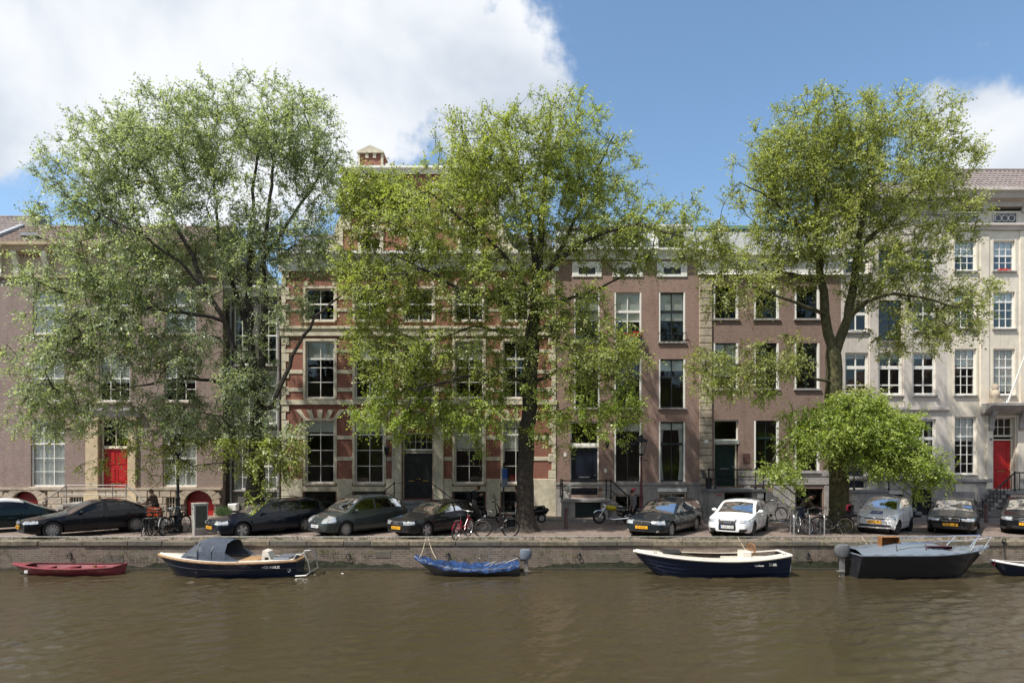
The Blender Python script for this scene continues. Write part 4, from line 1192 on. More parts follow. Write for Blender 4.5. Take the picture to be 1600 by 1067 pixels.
steps(h, 'step', x0, x0 - 1.15, lz, -1.22, -.12, 6, 'stone_blue', st)
h.part('stair_wall', MB().prism([(x0 + .3, lz - .2), (x0 - 1.0, .1), (x0 - 1.0, 0), (x0 + .3, 0)], 'y', -.6, -.13), 'stone_grey', st)
railing(st, [(h.X(1509), -1.2, .92), (h.X(1557), -1.2, lz + .95), (x1 - .1, -1.2, lz + .95)], [.05, lz, lz], r=.032, balusters=.24, mid=False)
for k in range(2):
    px = 1578 + k * 14
    for q in range(5):
        a = pi * (.15 + .175 * q); h.part('ornament', MB().tube([(h.X(px), -1.2, lz + .12), (h.X(px) + .33 * cos(a), -1.2, lz + .12 + .6 * sin(a))], .012, 4), 'iron', st)
h.finish()
gable_roof(h, 1478, 1790, h.Z(303), -.5, 1.9, h.Z(303) + 2.1, 'tile_grey')
fp = thing('flag_pole', 'white flag pole leaning out from the balcony over the right red door', 'flag pole', (PX(1572, 32.6), -.45, PZ(633, 32.6)))
MB().tube([(0, 0, 0), (.9, -1.0, 4.6)], [.05, .025], 8).build('pole', M['paint_white'], fp, True)
MB().lathe([(.09, -.02), (.09, .12), (.06, .16), (.06, .4)], n=8).build('socket', M['steel'], fp, True)
MB().ell((.9, -1.0, 4.65), .05, .05, .05).build('finial', M['brass'], fp, True)

# ================================================================== lettering
def text_mesh(txt, size, mt, parent, loc, rot, name='lettering'):
    cu = bpy.data.curves.new(name, 'FONT'); cu.body = txt; cu.size = size; cu.align_x = 'CENTER'; cu.align_y = 'CENTER'; cu.extrude = .002
    ob = bpy.data.objects.new(name, cu); COL.objects.link(ob)
    dg = bpy.context.evaluated_depsgraph_get()
    me = bpy.data.meshes.new_from_object(ob.evaluated_get(dg)); bpy.data.objects.remove(ob, do_unlink=True)
    me.materials.clear()
    return link_mesh(name, me, M[mt], parent, loc, rot)


# ================================================================== cars
def interp(pts, x):
    """smooth monotone interpolation through (x, y) points"""
    n = len(pts)
    if x <= pts[0][0]: return pts[0][1]
    if x >= pts[-1][0]: return pts[-1][1]
    for i in range(n - 1):
        if x <= pts[i + 1][0]: break
    def sl(k):
        if k <= 0 or k >= n - 1: 
            j = 0 if k <= 0 else n - 2
            return (pts[j + 1][1] - pts[j][1]) / (pts[j + 1][0] - pts[j][0])
        a = (pts[k][1] - pts[k - 1][1]) / (pts[k][0] - pts[k - 1][0]); b = (pts[k + 1][1] - pts[k][1]) / (pts[k + 1][0] - pts[k][0])
        return 0 if a * b <= 0 else 2 * a * b / (a + b)
    h = pts[i + 1][0] - pts[i][0]; t = (x - pts[i][0]) / h
    m0, m1 = sl(i) * h, sl(i + 1) * h
    return (2 * t**3 - 3 * t**2 + 1) * pts[i][1] + (t**3 - 2 * t**2 + t) * m0 + (-2 * t**3 + 3 * t**2) * pts[i + 1][1] + (t**3 - t**2) * m1


WHEELS = {}


def wheel(parent, x, side, y, r, style):
    """tyre, rim and spokes; side +1 / -1 is the outward y direction"""
    w = .2
    key = (round(r, 3), style)
    if key not in WHEELS:
        t = MB().lathe([(r * .66, w * .42), (r * .70, w * .5), (r * .93, w * .5), (r, w * .34), (r, -w * .34), (r * .93, -w * .5), (r * .6, -w * .5)], n=32, axis='y', cap=False)
        tm = t.mesh('wheel', 35); tm.materials.append(M['rubber'])
        b = MB().lathe([(r * .66, w * .44), (r * .60, w * .46), (r * .585, w * .2), (r * .4, w * .12), (.01, w * .12)], n=32, axis='y', cap=False)
        bm_ = b.mesh('rim', 35); bm_.materials.append(M['plastic_grey'] if style != 'disc' else M['steel'])
        s = MB(); n = {'five': 5, 'ten': 10, 'six': 6, 'disc': 7, 'dark': 5}[style]
        s.torus((0, w * .43, 0), r * .625, r * .035, 'y', 32, 5)
        for k in range(n):
            a = 2 * pi * k / n
            wd = {'five': .11, 'ten': .055, 'six': .10, 'disc': .1, 'dark': .1}[style] * r / .32
            u = Vector((cos(a), 0, sin(a))); v = Vector((-sin(a), 0, cos(a)))
            p0 = u * r * .08; p1 = u * r * .62
            vs = []
            for p, ww in ((p0, wd * .45), (p1, wd * .5)):
                for sg in (-1, 1):
                    q = p + v * sg * ww; vs += [(q.x, w * .45, q.z), (q.x, w * .34, q.z)]
            s.add(vs, [(0, 4, 6, 2), (0, 1, 5, 4), (2, 6, 7, 3)])
        s.lathe([(r * .16, w * .3), (r * .16, w * .46), (r * .02, w * .48)], n=14, axis='y')
        sm = s.mesh('spokes', 35); sm.materials.append({'dark': M['plastic_black']}.get(style, M['steel']))
        WHEELS[key] = (tm, bm_, sm)
    tm, bm_, sm = WHEELS[key]
    o = link_mesh('wheel', tm, None, parent, (x, y, r), (0, 0, 0 if side > 0 else pi))
    rm = link_mesh('rim', bm_, None, o); link_mesh('spokes', sm, None, o)
    return o


def car(label, name, px, d, th, paintm, L, Wd, H, top, belt, ws, rw_, side, pillars, wheels, r=.315, style='five', front=None, roofm=None, plate=None, tumble=.30,
        roof_rails=False, sunroof=False, extra=None, zb=.2, group='cars parked nose-in along the quay', ph=.0, seams=True, rake=0.0):
    root = thing(name, label, 'car', (PX(px, d) - cos(R(th)) * L / 2, d - CAMD - sin(R(th)) * L / 2, 0.004), R(th), group)
    hw = Wd / 2
    NS = int(L / .05); NL, NG, NT = 16, 7, 7
    topL = [(a * L, z) for a, z in top]; beltL = [(a * L, z) for a, z in belt]
    def halfw(x):
        f = min(1, max(0, x / (.16 * L))); b = min(1, max(0, (L - x) / (.13 * L)))
        return hw * (.76 + .24 * (1 - (1 - f) ** 2.4)) * (.84 + .16 * (1 - (1 - b) ** 2.4))
    def ring(x):
        w = halfw(x); zt = interp(topL, x); bl = interp(beltL, x)
        zsh = min(bl, zt - .06); gh = max(0.0, zt - .075 - zsh) if zt - .075 > zsh else 0.0
        z_b = zb + max(0, .5 - x / .5) * .12 + max(0, .5 - (L - x) / .5) * .16
        pts = []
        for i in range(NL + 1):
            s = i / NL; z = z_b + (zsh - z_b) * s
            yy = w * (interp([(0, .90), (.12, .965), (.45, 1.0), (.75, .985), (1, .935)], s))
            pts.append((yy, z))
        ysh = pts[-1][0]
        for i in range(1, NG + 1):
            s = i / NG
            pts.append((ysh - (.02 * min(1, gh * 8) + tumble * gh) * s ** 1.15, zsh + gh * s + .0005 * i))
        yr, zr = pts[-1]
        for i in range(1, NT + 1):
            s = i / NT
            pts.append((yr * (1 - s), zr + (zt - zr) * (1 - (1 - s) ** 2.3)))
        return pts, gh
    xs = [L * i / NS for i in range(NS + 1)]
    xs[0] = .0; 
    rings = []; ghs = []
    for x in xs:
        p, g_ = ring(x); rings.append(p); ghs.append(g_)
    NR = NL + NG + NT + 1
    nose = .09
    cells = {}
    def put(part, quad):
        mbx = cells.setdefault(part, MB()); mbx.add(quad, [(0, 1, 2, 3)])
    def classify_side(x, y, z, k, gh):
        """k ring row; returns part name"""
        if front:
            f = front(x, abs(y), z)
            if f: return f if f in ('grille', 'intake', 'trim') else f + ('L' if y > 0 else 'R')
        if k >= NL + NG:     # top surface
            u = k - NL - NG
            if ws[0] * L < x < ws[1] * L and u >= 1: return 'windshield'
            if rw_ and rw_[0] * L < x < rw_[1] * L and u >= 1: return 'rear_window'
            if x > ws[1] * L - .02 and (not rw_ or x < rw_[0] * L + .05): return 'roof'
            return 'body'
        if k >= NL and gh > .1:
            if NL + 1 <= k < NL + NG - 1:
                for n_, (a, b) in enumerate(side):
                    if a * L < x < b * L and not any(p0 * L < x < p1 * L for p0, p1 in pillars): return 'side_window%d%s' % (n_, 'L' if y > 0 else 'R')
            if rw_ and x > rw_[0] * L + .1: return 'body'
            return 'roof' if (roofm and k >= NL + 1) else 'body'
        for wx in wheels:
            pass
        return 'body'
    Ra = r + .055
    def warp(p):
        x, y, z = p
        for wx in wheels:
            dx, dz = x - wx * L, z - r
            dd = sqrt(dx * dx + dz * dz)
            if dd < Ra and dd > Ra - .07 and abs(y) > hw * .62 and z < r + Ra:
                q = Ra / dd; return (wx * L + dx * q, y, r + dz * q)
        return p
    def inside(p):
        x, y, z = p
        return any((x - wx * L) ** 2 + (z - r) ** 2 < (Ra + .004) ** 2 for wx in wheels) and abs(y) > hw * .62
    for i in range(NS):
        for sg in (1, -1):
            for k in range(NR - 1):
                q = [(xs[i], sg * rings[i][k][0], rings[i][k][1]), (xs[i + 1], sg * rings[i + 1][k][0], rings[i + 1][k][1]),
                     (xs[i + 1], sg * rings[i + 1][k + 1][0], rings[i + 1][k + 1][1]), (xs[i], sg * rings[i][k + 1][0], rings[i][k + 1][1])]
                if k < NL:
                    q = [warp(p) for p in q]
                    if all(inside(p) for p in q): continue
                c = [sum(p[j] for p in q) / 4 for j in range(3)]
                if sg < 0: q = q[::-1]
                put(classify_side(c[0], c[1], c[2], k, (ghs[i] + ghs[i + 1]) / 2), q)
        a, b = rings[i][0], rings[i + 1][0]
        put('underbody', [(xs[i], a[0], a[1]), (xs[i], -a[0], a[1]), (xs[i + 1], -b[0], b[1]), (xs[i + 1], b[0], b[1])])
    m_ = 20
    for (x_, rg, sgx, bul) in ((0, rings[0], -1, nose), (L, rings[-1], 1, .06)):
        for k in range(NR - 2):
            for j in range(m_):
                def P(kk, jj):
                    t = jj / m_ * 2 - 1; y_, z_ = rg[kk]
                    vert = sin(pi * min(1, max(0, (z_ - .15) / (max(.2, rg[-1][1] - .15))))) ** .5
                    return (x_ + sgx * bul * (1 - t * t) * (.35 + .65 * vert), y_ * t, z_)
                q = [P(k, j), P(k, j + 1), P(k + 1, j + 1), P(k + 1, j)]
                c = [sum(p[n] for p in q) / 4 for n in range(3)]
                part = 'body'
                if sgx < 0 and front:
                    f = front(c[0], abs(c[1]), c[2])
                    if f: part = f if f in ('grille', 'intake', 'trim') else f + ('L' if c[1] > 0 else 'R')
                if sgx > 0 and abs(c[1]) > hw * .5 and .62 < c[2] < .85: part = 'taillight' + ('L' if c[1] > 0 else 'R')
                put(part, q)
    matof = lambda n: (paintm if n == 'body' else (roofm or paintm) if n == 'roof' else 'glass_car' if 'window' in n or n == 'windshield' else 'light_lens' if 'headlight' in n
                       else 'plastic_black' if n in ('intake', 'underbody') or n.startswith('intake') else 'lens_red' if 'tail' in n else 'chrome' if n.startswith('trim') else 'plastic_black')
    names = {'side_window': 'side_window'}
    body = None
    for n_, mb_ in cells.items():
        nm = n_.rstrip('LR0123456789')
        # merge verts for smooth shading
        me = mb_.mesh(nm)
        bm = bmesh.new(); bm.from_mesh(me); bmesh.ops.remove_doubles(bm, verts=bm.verts, dist=.0006); bm.to_mesh(me); bm.free()
        me.polygons.foreach_set('use_smooth', [True] * len(me.polygons)); me.set_sharp_from_angle(angle=R(50))
        o = link_mesh(nm, me, M[matof(n_)], root)
        if n_ == 'body': body = o
    def sy(x, z):
        p = ring(x)[0]
        for k in range(NL + NG):
            if p[k][1] <= z <= p[k + 1][1]:
                t = (z - p[k][1]) / max(1e-6, p[k + 1][1] - p[k][1]); return p[k][0] + (p[k + 1][0] - p[k][0]) * t
        return p[0][0]
    # interior: floor, dash, seats
    it = MB(); cab0, cab1 = ws[0] * L + .25, (rw_[1] if rw_ else .97) * L - .3
    it.box(cab0 - .2, cab1, -hw * .8, hw * .8, zb + .03, .5); it.box(cab0 - .3, cab0 + .25, -hw * .78, hw * .78, .5, interp(beltL, cab0) - .05)
    for sx in (cab0 + .85, cab0 + 1.75):
        if sx < cab1 - .1:
            for sg in (-1, 1):
                it.box(sx, sx + .16, sg * .4 - .23, sg * .4 + .23, .5, 1.0); it.box(sx + .03, sx + .13, sg * .4 - .12, sg * .4 + .12, 1.02, 1.17)
    it.build('interior', M['plastic_grey'], root)
    MB().torus((cab0 + .42, .38, .88), .18, .018, 'x', 16, 5).build('steering_wheel', M['plastic_black'], root)
    for wx in wheels:
        for sg in (1, -1): wheel(root, wx * L, sg, sg * (hw * .965 - .10), r, style)
        MB().lathe([(Ra + .01, -hw * .62), (Ra + .01, hw * .62)], (wx * L, 0, r), 20, 'y').build('wheel_well', M['plastic_black'], root)
    # mirrors
    mxp = ws[0] * L + .42
    for sg in (1, -1):
        zz = interp(beltL, mxp) + .06; yy = sy(mxp, zz - .05)
        m2 = MB().ell((mxp, sg * (yy + .12), zz + .02), .07, .11, .075, 10, 6); m2.bar((mxp + .03, sg * yy * .97, zz - .03), (mxp + .02, sg * (yy + .06), zz), .05, .04)
        m2.build('wing_mirror', M[paintm], root, True)
    # door seams and handles
    if seams:
        dx0 = ws[0] * L + .38
        cuts = [dx0] + [(p0 + p1) / 2 * L for p0, p1 in pillars] + [min(side[-1][1] * L - .15, wheels[-1] * L - .25)]
        for sg in (1, -1):
            for i, c in enumerate(cuts):
                pts = []
                for q in range(9):
                    z = zb + .12 + (interp(beltL, c) - zb - .14) * q / 8
                    if any((c - wx * L) ** 2 + (z - r) ** 2 < (Ra + .02) ** 2 for wx in wheels): continue
                    pts.append((c, sg * (sy(c, z) + .001), z))
                if len(pts) > 2: MB().tube(pts, .006, 4).build('door_seam', M['plastic_black'], body)
                if i: 
                    hz = interp(beltL, c) - .13; hx = c - .2
                    MB().tube([(hx, sg * (sy(hx, hz) + .0), hz), (hx + .03, sg * (sy(hx, hz) + .03), hz), (hx + .14, sg * (sy(hx, hz) + .03), hz), (hx + .17, sg * sy(hx, hz), hz)], .012, 5).build('door_handle', M[paintm], body)
        for sg in (1, -1):
            x0_, x1_ = wheels[0] * L + Ra + .06, wheels[-1] * L - Ra - .06
            MB().tube([(x0_ + (x1_ - x0_) * q / 8, sg * (sy(x0_ + (x1_ - x0_) * q / 8, .46) + .002), .46) for q in range(9)], .012, 4).build('side_moulding', M['plastic_black'] if paintm != 'car_white' else M[paintm], body)
    fx = -nose - .012
    pz = .46 if not plate or len(plate) < 3 else plate[2]
    if plate:
        pl = MB().box(fx - .012, fx + .05, -.26, .26, pz - .055, pz + .055).build('number_plate', M[plate[0]], root)
        text_mesh(plate[1], .1, 'ink', pl, (fx - .0135, 0, pz), (R(90), 0, R(-90)))
        if plate[0] == 'plate_white': MB().box(fx - .0135, fx - .0125, .215, .26, pz - .055, pz + .055).build('plate_band', M['sign_blue'], pl)
    if roof_rails:
        for sg in (1, -1):
            a, b = ws[1] * L + .1, (rw_[0] if rw_ else .9) * L - .1
            p = [(a + (b - a) * q / 6, sg * (ring(a + (b - a) * q / 6)[0][NL + NG][0] - .05), interp(topL, a + (b - a) * q / 6) - (.03 if q in (0, 6) else -.035)) for q in range(7)]
            MB().tube(p, .016, 6).build('roof_rail', M['plastic_black'], root, True)
    if extra: extra(root, L, hw, fx, sy, interp, topL)
    return root


def rings4(root, x, z, s=.055, y0=0, mt='chrome'):
    for k in range(4): MB().torus((x, y0 + (k - 1.5) * s * 1.45, z), s, s * .16, 'x', 16, 5).build('badge_ring', M[mt], root, True)


def badge(root, x, z, r_=.05, mt='chrome'):
    MB().lathe([(r_, 0), (r_, -.012), (r_ * .8, -.02), (.005, -.02)], (x, 0, z), 16, 'x').build('badge', M[mt], root, True)


# front-face maps: (x, |y|, z) -> part name
def f_sedan_slim(x, y, z):
    if x < .42 and .60 < z < .72 and y > .50: return 'headlight'
    if x < .05 and .55 < z < .70 and .04 < y < .27: return 'grille'
    if x < .02 and .25 < z < .37 and y < .5: return 'intake'
def f_volvo(x, y, z):
    if x < .30 and .56 < z < .70 and y > .42: return 'headlight'
    if x < .05 and .54 < z < .695 and y < .34: return 'grille'
    if x < .02 and .24 < z < .34 and y < .55: return 'intake'
    if x < .05 and .27 < z < .33 and .58 < y < .68: return 'headlight'
def f_mpv(x, y, z):
    if x < .34 and .60 < z < .60 + .10 + .16 * min(1, max(0, (x + .06) / .34)) and y > .38: return 'headlight'
    if x < .05 and .60 < z < .68 and .05 < y < .34: return 'grille'
    if x < .0 and .28 < z < .38 and y < .46: return 'intake'
def f_hatch_old(x, y, z):
    if x < .22 and .56 < z < .69 and y > .36: return 'headlight'
    if x < .05 and .56 < z < .69 and y < .32: return 'grille'
    if x < .0 and .26 < z < .34 and y < .6: return 'intake'
def f_white(x, y, z):
    if x < .35 and .60 < z < .73 and y > .48: return 'headlight'
    if x < .05 and .30 < z < .72 and y < .34 + (z - .55) * .12: return 'grille'
    if x < .10 and .26 < z < .38 and .44 < y < .76: return 'intake'
    if x < .0 and .215 < z < .24 and y < .45: return 'intake'
def f_smart(x, y, z):
    if x < .30 and .62 < z < .76 and y > .47: return 'headlight'
    if x < .02 and .62 < z < .67 and y < .42: return 'intake'
    if x < .1 and .30 < z < .41 and y < .60: return 'intake'
def f_skoda(x, y, z):
    if x < .25 and .58 < z < .69 and y > .37: return 'headlight'
    if x < .05 and .57 < z < .70 and y < .30: return 'grille'
    if x < .0 and .26 < z < .35 and y < .6: return 'intake'
def f_ds(x, y, z):
    if x < .3 and .5 < z < .66 and y > .4: return 'headlight'


SEDAN = dict(top=[(0, .70), (.012, .74), (.05, .79), (.17, .87), (.285, .965), (.40, 1.25), (.455, 1.37), (.53, 1.445), (.62, 1.455), (.70, 1.42), (.80, 1.25), (.865, 1.10), (.93, 1.07), (.985, 1.03), (1, .93)],
             belt=[(0, .7), (.28, .88), (.6, .93), (.9, .98), (1, .95)], ws=(.285, .455), rw_=(.71, .865), side=[(.33, .80)], pillars=[(.535, .56), (.735, .745)], wheels=(.175, .775))
WAGON = dict(top=[(0, .70), (.010, .73), (.05, .77), (.17, .84), (.275, .93), (.38, 1.23), (.43, 1.36), (.5, 1.43), (.62, 1.46), (.80, 1.45), (.90, 1.40), (.955, 1.20), (.985, .98), (1, .90)],
             belt=[(0, .7), (.27, .86), (.6, .90), (.9, .94), (1, .92)], ws=(.275, .43), rw_=(.90, .965), side=[(.32, .90)], pillars=[(.51, .535), (.69, .715), (.875, .885)], wheels=(.18, .765))
HATCH = dict(top=[(0, .71), (.012, .75), (.06, .80), (.18, .87), (.285, .95), (.40, 1.22), (.46, 1.34), (.55, 1.42), (.68, 1.43), (.80, 1.38), (.90, 1.18), (.955, 1.0), (.99, .95), (1, .85)],
             belt=[(0, .7), (.28, .88), (.6, .92), (.9, .96), (1, .93)], ws=(.285, .46), rw_=(.815, .955), side=[(.33, .84)], pillars=[(.565, .595), (.80, .82)], wheels=(.19, .80))
MPV = dict(top=[(0, .68), (.010, .74), (.05, .82), (.13, .93), (.20, 1.02), (.33, 1.38), (.40, 1.54), (.5, 1.61), (.66, 1.62), (.80, 1.56), (.90, 1.38), (.96, 1.08), (1, .85)],
           belt=[(0, .75), (.2, .94), (.6, .98), (.9, 1.02), (1, .95)], ws=(.20, .40), rw_=(.85, .955), side=[(.245, .88)], pillars=[(.295, .31), (.53, .555), (.745, .765)], wheels=(.19, .80))
SMART = dict(top=[(0, .74), (.02, .80), (.07, .87), (.16, .96), (.25, 1.04), (.42, 1.40), (.50, 1.51), (.62, 1.55), (.80, 1.53), (.90, 1.40), (.96, 1.10), (1, .90)],
             belt=[(0, .8), (.25, .96), (.6, .99), (.9, 1.05), (1, .95)], ws=(.25, .50), rw_=(.87, .955), side=[(.32, .86)], pillars=[(.70, .73)], wheels=(.185, .845))
DSC = dict(top=[(0, .50), (.02, .60), (.08, .70), (.2, .83), (.30, .90), (.36, 1.18), (.41, 1.36), (.5, 1.45), (.6, 1.45), (.72, 1.38), (.83, 1.14), (.93, .95), (.99, .84), (1, .75)],
           belt=[(0, .65), (.3, .86), (.6, .90), (.85, .90), (1, .80)], ws=(.30, .41), rw_=(.72, .84), side=[(.35, .77)], pillars=[(.52, .535)], wheels=(.16, .80))


def x_smart(root, L, hw, fx, sy, ip, topL):
    z = ip(topL, .28); s = .16
    p = MB().grid([[(.12, -.24, ip(topL, .12) + .004), (.12, .24, ip(topL, .12) + .004)], [(.38, -.22, ip(topL, .38) + .006), (.38, .22, ip(topL, .38) + .006)]]).build('bonnet_sticker', M['sign_blue'], root)
    text_mesh('car2go', .11, 'paint_white', p, (.25, 0, ip(topL, .25) + .012), (math.atan2(ip(topL, .38) - ip(topL, .12), .26), 0, R(-90)))
    badge(root, fx + .02, .645, .055)
    MB().box(.62, .64, .25, .45, 1.06, 1.22).build('windscreen_card', M['paint_white'], root)
def x_white(root, L, hw, fx, sy, ip, topL): rings4(root, fx - .004, .66, .05)
def x_a3(root, L, hw, fx, sy, ip, topL): rings4(root, fx + .003, .625, .045)
def x_skoda(root, L, hw, fx, sy, ip, topL):
    badge(root, fx - .006, .675, .055)
    mb = MB(); 
    for a, b in (((-.31, .575), (.31, .575)), ((.31, .575), (.31, .695)), ((.31, .695), (-.31, .695)), ((-.31, .695), (-.31, .575))): mb.tube([(fx + .02, a[0], a[1]), (fx + .02, b[0], b[1])], .014, 5)
    mb.build('grille_frame', M['chrome'], root)
def x_bmw(root, L, hw, fx, sy, ip, topL):
    for sg in (-1, 1):
        mb = MB().torus((0, 0, 0), .1, .014, 'x', 16, 5); mb.xf(Matrix.Translation((fx + .02, sg * .15, .63)) @ Matrix.Diagonal((1, 1.15, .68, 1))); mb.build('grille_frame', M['chrome'], root, True)
    badge(root, fx + .035, .73, .035)
def x_bar(root, L, hw, fx, sy, ip, topL):
    MB().tube([(fx + .02, -.3, .70), (fx, 0, .705), (fx + .02, .3, .70)], .012, 5).build('grille_trim', M['chrome'], root); badge(root, fx, .625, .04)
def x_ren(root, L, hw, fx, sy, ip, topL): badge(root, fx + .01, .64, .045)


CY = 27.3
car('dark green vintage saloon with silver roof cut off by the left edge', 'vintage_car', -20, 26.6, 44, 'car_green', 4.85, 1.8, 1.47, **DSC, style='disc', front=f_ds, roofm='car_silver', r=.32)
car('silver car half hidden behind the vintage saloon at the left edge', 'parked_car', -95, 29.6, 35, 'car_silver', 4.4, 1.75, 1.45, **HATCH, front=f_skoda)
car('black saloon with yellow number plate beside the vintage saloon', 'parked_car', 146, 26.1, 48, 'car_black', 4.9, 1.86, 1.47, **SEDAN, r=.335, style='ten', front=f_sedan_slim, plate=('plate_yellow', '72-NDK-3', .46), extra=x_bmw)
car('navy estate car with yellow number plate under the large left tree', 'parked_car', 420, 26.15, 48, 'car_navy', 4.72, 1.8, 1.46, **WAGON, style='five', front=f_volvo, plate=('plate_yellow', 'ZN-TP-45', .44), roof_rails=True, extra=x_bar)
car('tall grey green family car with white number plate before the banded house', 'parked_car', 562, 26.3, 51, 'car_greygreen', 4.2, 1.75, 1.62, **MPV, style='ten', front=f_mpv, plate=('plate_white', '14-TBH-2', .46), roof_rails=True, extra=x_ren)
car('black hatchback with bright yellow plate behind the red bicycle', 'parked_car', 681, 26.0, 51, 'car_charcoal', 4.15, 1.74, 1.43, **HATCH, style='five', front=f_hatch_old, plate=('plate_yellow', 'RG-LX-11', .43), extra=x_a3)
car('dark blue estate car with yellow plate beside the white hatchback', 'parked_car', 1041, 26.35, 53, 'car_slate', 4.7, 1.82, 1.46, **WAGON, style='six', front=f_volvo, plate=('plate_yellow', '27-HS-ZL', .44), extra=x_bar)
car('white hatchback with black grille and four silver rings', 'parked_car', 1156, 26.3, 57, 'car_white', 4.25, 1.77, 1.42, **HATCH, style='dark', r=.325, front=f_white, plate=('plate_white', 'YC568 XSD', .45), extra=x_white)
car('tiny silver two-seater car with a blue sticker on its bonnet', 'parked_car', 1383, 26.7, 43, 'car_silver', 2.7, 1.56, 1.55, **SMART, style='dark', r=.29, front=f_smart, plate=('plate_yellow', '49-XG-PX', .52), extra=x_smart, roofm='car_charcoal')
car('dark saloon with chrome framed grille and yellow plate', 'parked_car', 1491, 27.3, 51, 'car_charcoal', 4.55, 1.77, 1.45, **HATCH, style='five', front=f_skoda, plate=('plate_yellow', '53-JK-NB', .43), extra=x_skoda)
car('black saloon with twin chrome grille cut off by the right edge', 'parked_car', 1607, 27.2, 49, 'car_black', 4.85, 1.85, 1.47, **SEDAN, style='ten', r=.33, front=f_sedan_slim, plate=('plate_yellow', '91-TV-KR', .46), extra=x_bmw)

# ================================================================== boats
def boat(name, label, px_bow, px_stern, d, hullm, deckm, B, fb, rise, bow=.45, transom=.8, railm=None, keel=-.35, deck_z=None, stern_rise=.15, flare=.55, stripe=None, rail_r=.035, planks=0, floor_z=-.02):
    B = B * .85
    xb, xs_ = PX(px_bow, d), PX(px_stern, d); L = abs(xs_ - xb); sg = 1 if xs_ > xb else -1
    root = thing(name, label, 'boat', (xb, d - CAMD, WZ), 0 if sg > 0 else pi)
    NS, NR = 48, 14
    def sheer(t): return fb + rise * max(0, 1 - t / .62) ** 2 + stern_rise * max(0, (t - .6) / .4) ** 2
    def half(t):
        a = min(1, t / .55); b = max(0, (t - .55) / .45)
        return B / 2 * (1 - (1 - a) ** 2.1) ** .8 * (1 - (1 - transom) * b ** 2) + .012
    def P(t, s, off=0.0):
        zs = sheer(t); zk = keel * (1 - .75 * max(0, 1 - t / .25) ** 2); z = zk + (zs - zk) * s
        y = max(.004, (half(t) - off)) * (s ** flare)
        x = t * L + bow * (1 - s) ** 1.2 * max(0, 1 - t / .32) ** 1.3
        return x, y, z
    def strip(s0, s1, nm, mt, n=NR, off=0.0, par=None):
        mb = MB()
        for k in (1, -1):
            rows = []
            for i in range(NS + 1):
                t = i / NS; rows.append([(lambda q: (q[0], k * q[1], q[2]))(P(t, s0 + (s1 - s0) * j / n, off)) for j in range(n + 1)])
            mb.grid(rows)
        return mb.build(nm, M[mt], par or root, 50)
    hull = strip(0, 1, 'hull', hullm)
    tr = MB(); row = [P(1, j / NR) for j in range(NR + 1)]
    tr.grid([[(p[0], p[1], p[2]) for p in row], [(p[0], -p[1], p[2]) for p in row]]); tr.build('transom', M[hullm], root)
    # inner side, floor
    inn = MB(); rows = []
    for i in range(1, NS):
        t = i / NS; r_ = []
        zs = sheer(t); zk = keel * (1 - .75 * max(0, 1 - t / .25) ** 2)
        sf = min(.9, max(.3, (floor_z - zk) / (zs - zk)))
        lst = []
        for s in (.995, .5 + sf * .5, sf):
            q = P(t, s); lst.append((q[0], max(.002, q[1] - .045), q[2]))
        r_ = lst + [(q[0], -q[1], q[2]) for q in lst[::-1]]
        rows.append(r_)
    inn.grid(rows).build('inner_hull', M[deckm], root, 40)
    gm = MB()
    for k in (1, -1):
        pts = []
        for i in range(NS + 1):
            x, y, z = P(i / NS, 1); pts.append((x, k * y, z))
        gm.tube(pts, rail_r, 7)
    x, y, z = P(1, 1); gm.tube([(x, y, z), (x, -y, z)], rail_r, 7)
    gm.build('gunwale', M[railm or deckm], root, 50)
    for (s0, s1, mt, o) in (stripe or []):
        strip(s0, s1, 'stripe', mt, 1, -.006)
    for q in range(planks):
        s = .35 + .55 * q / planks
        mb = MB()
        for k in (1, -1): mb.tube([(lambda p: (p[0], k * (p[1] + .004), p[2]))(P(i / 24, s)) for i in range(25)], .012, 4)
        mb.build('plank_seam', M[hullm], hull)
    root['L'] = L
    return root, L, sheer, half, P


def capgun(root, L, sheer, half, w, mt, name='side_deck', zo=.02):
    mb = MB(); rows = []
    for k in (1, -1):
        rows = []
        for i in range(1, 47):
            t = i / 47; h_ = half(t)
            rows.append([(t * L, k * (h_ + .02), sheer(t) + zo), (t * L, k * max(.0, h_ - w), sheer(t) + zo + .012)])
        mb.grid(rows)
    return mb.build(name, M[mt], root, 40)


def foredeck(root, L, sheer, half, t1, mt, camber=.06, t0=.01, name='foredeck'):
    rows = []
    n = 14
    for i in range(n + 1):
        t = t0 + (t1 - t0) * i / n
        rows.append([(t * L, half(t) * (j / 6 * 2 - 1) * .97, sheer(t) + .02 + camber * (1 - (j / 6 * 2 - 1) ** 2)) for j in range(7)])
    return MB().grid(rows).build(name, M[mt], root, True)


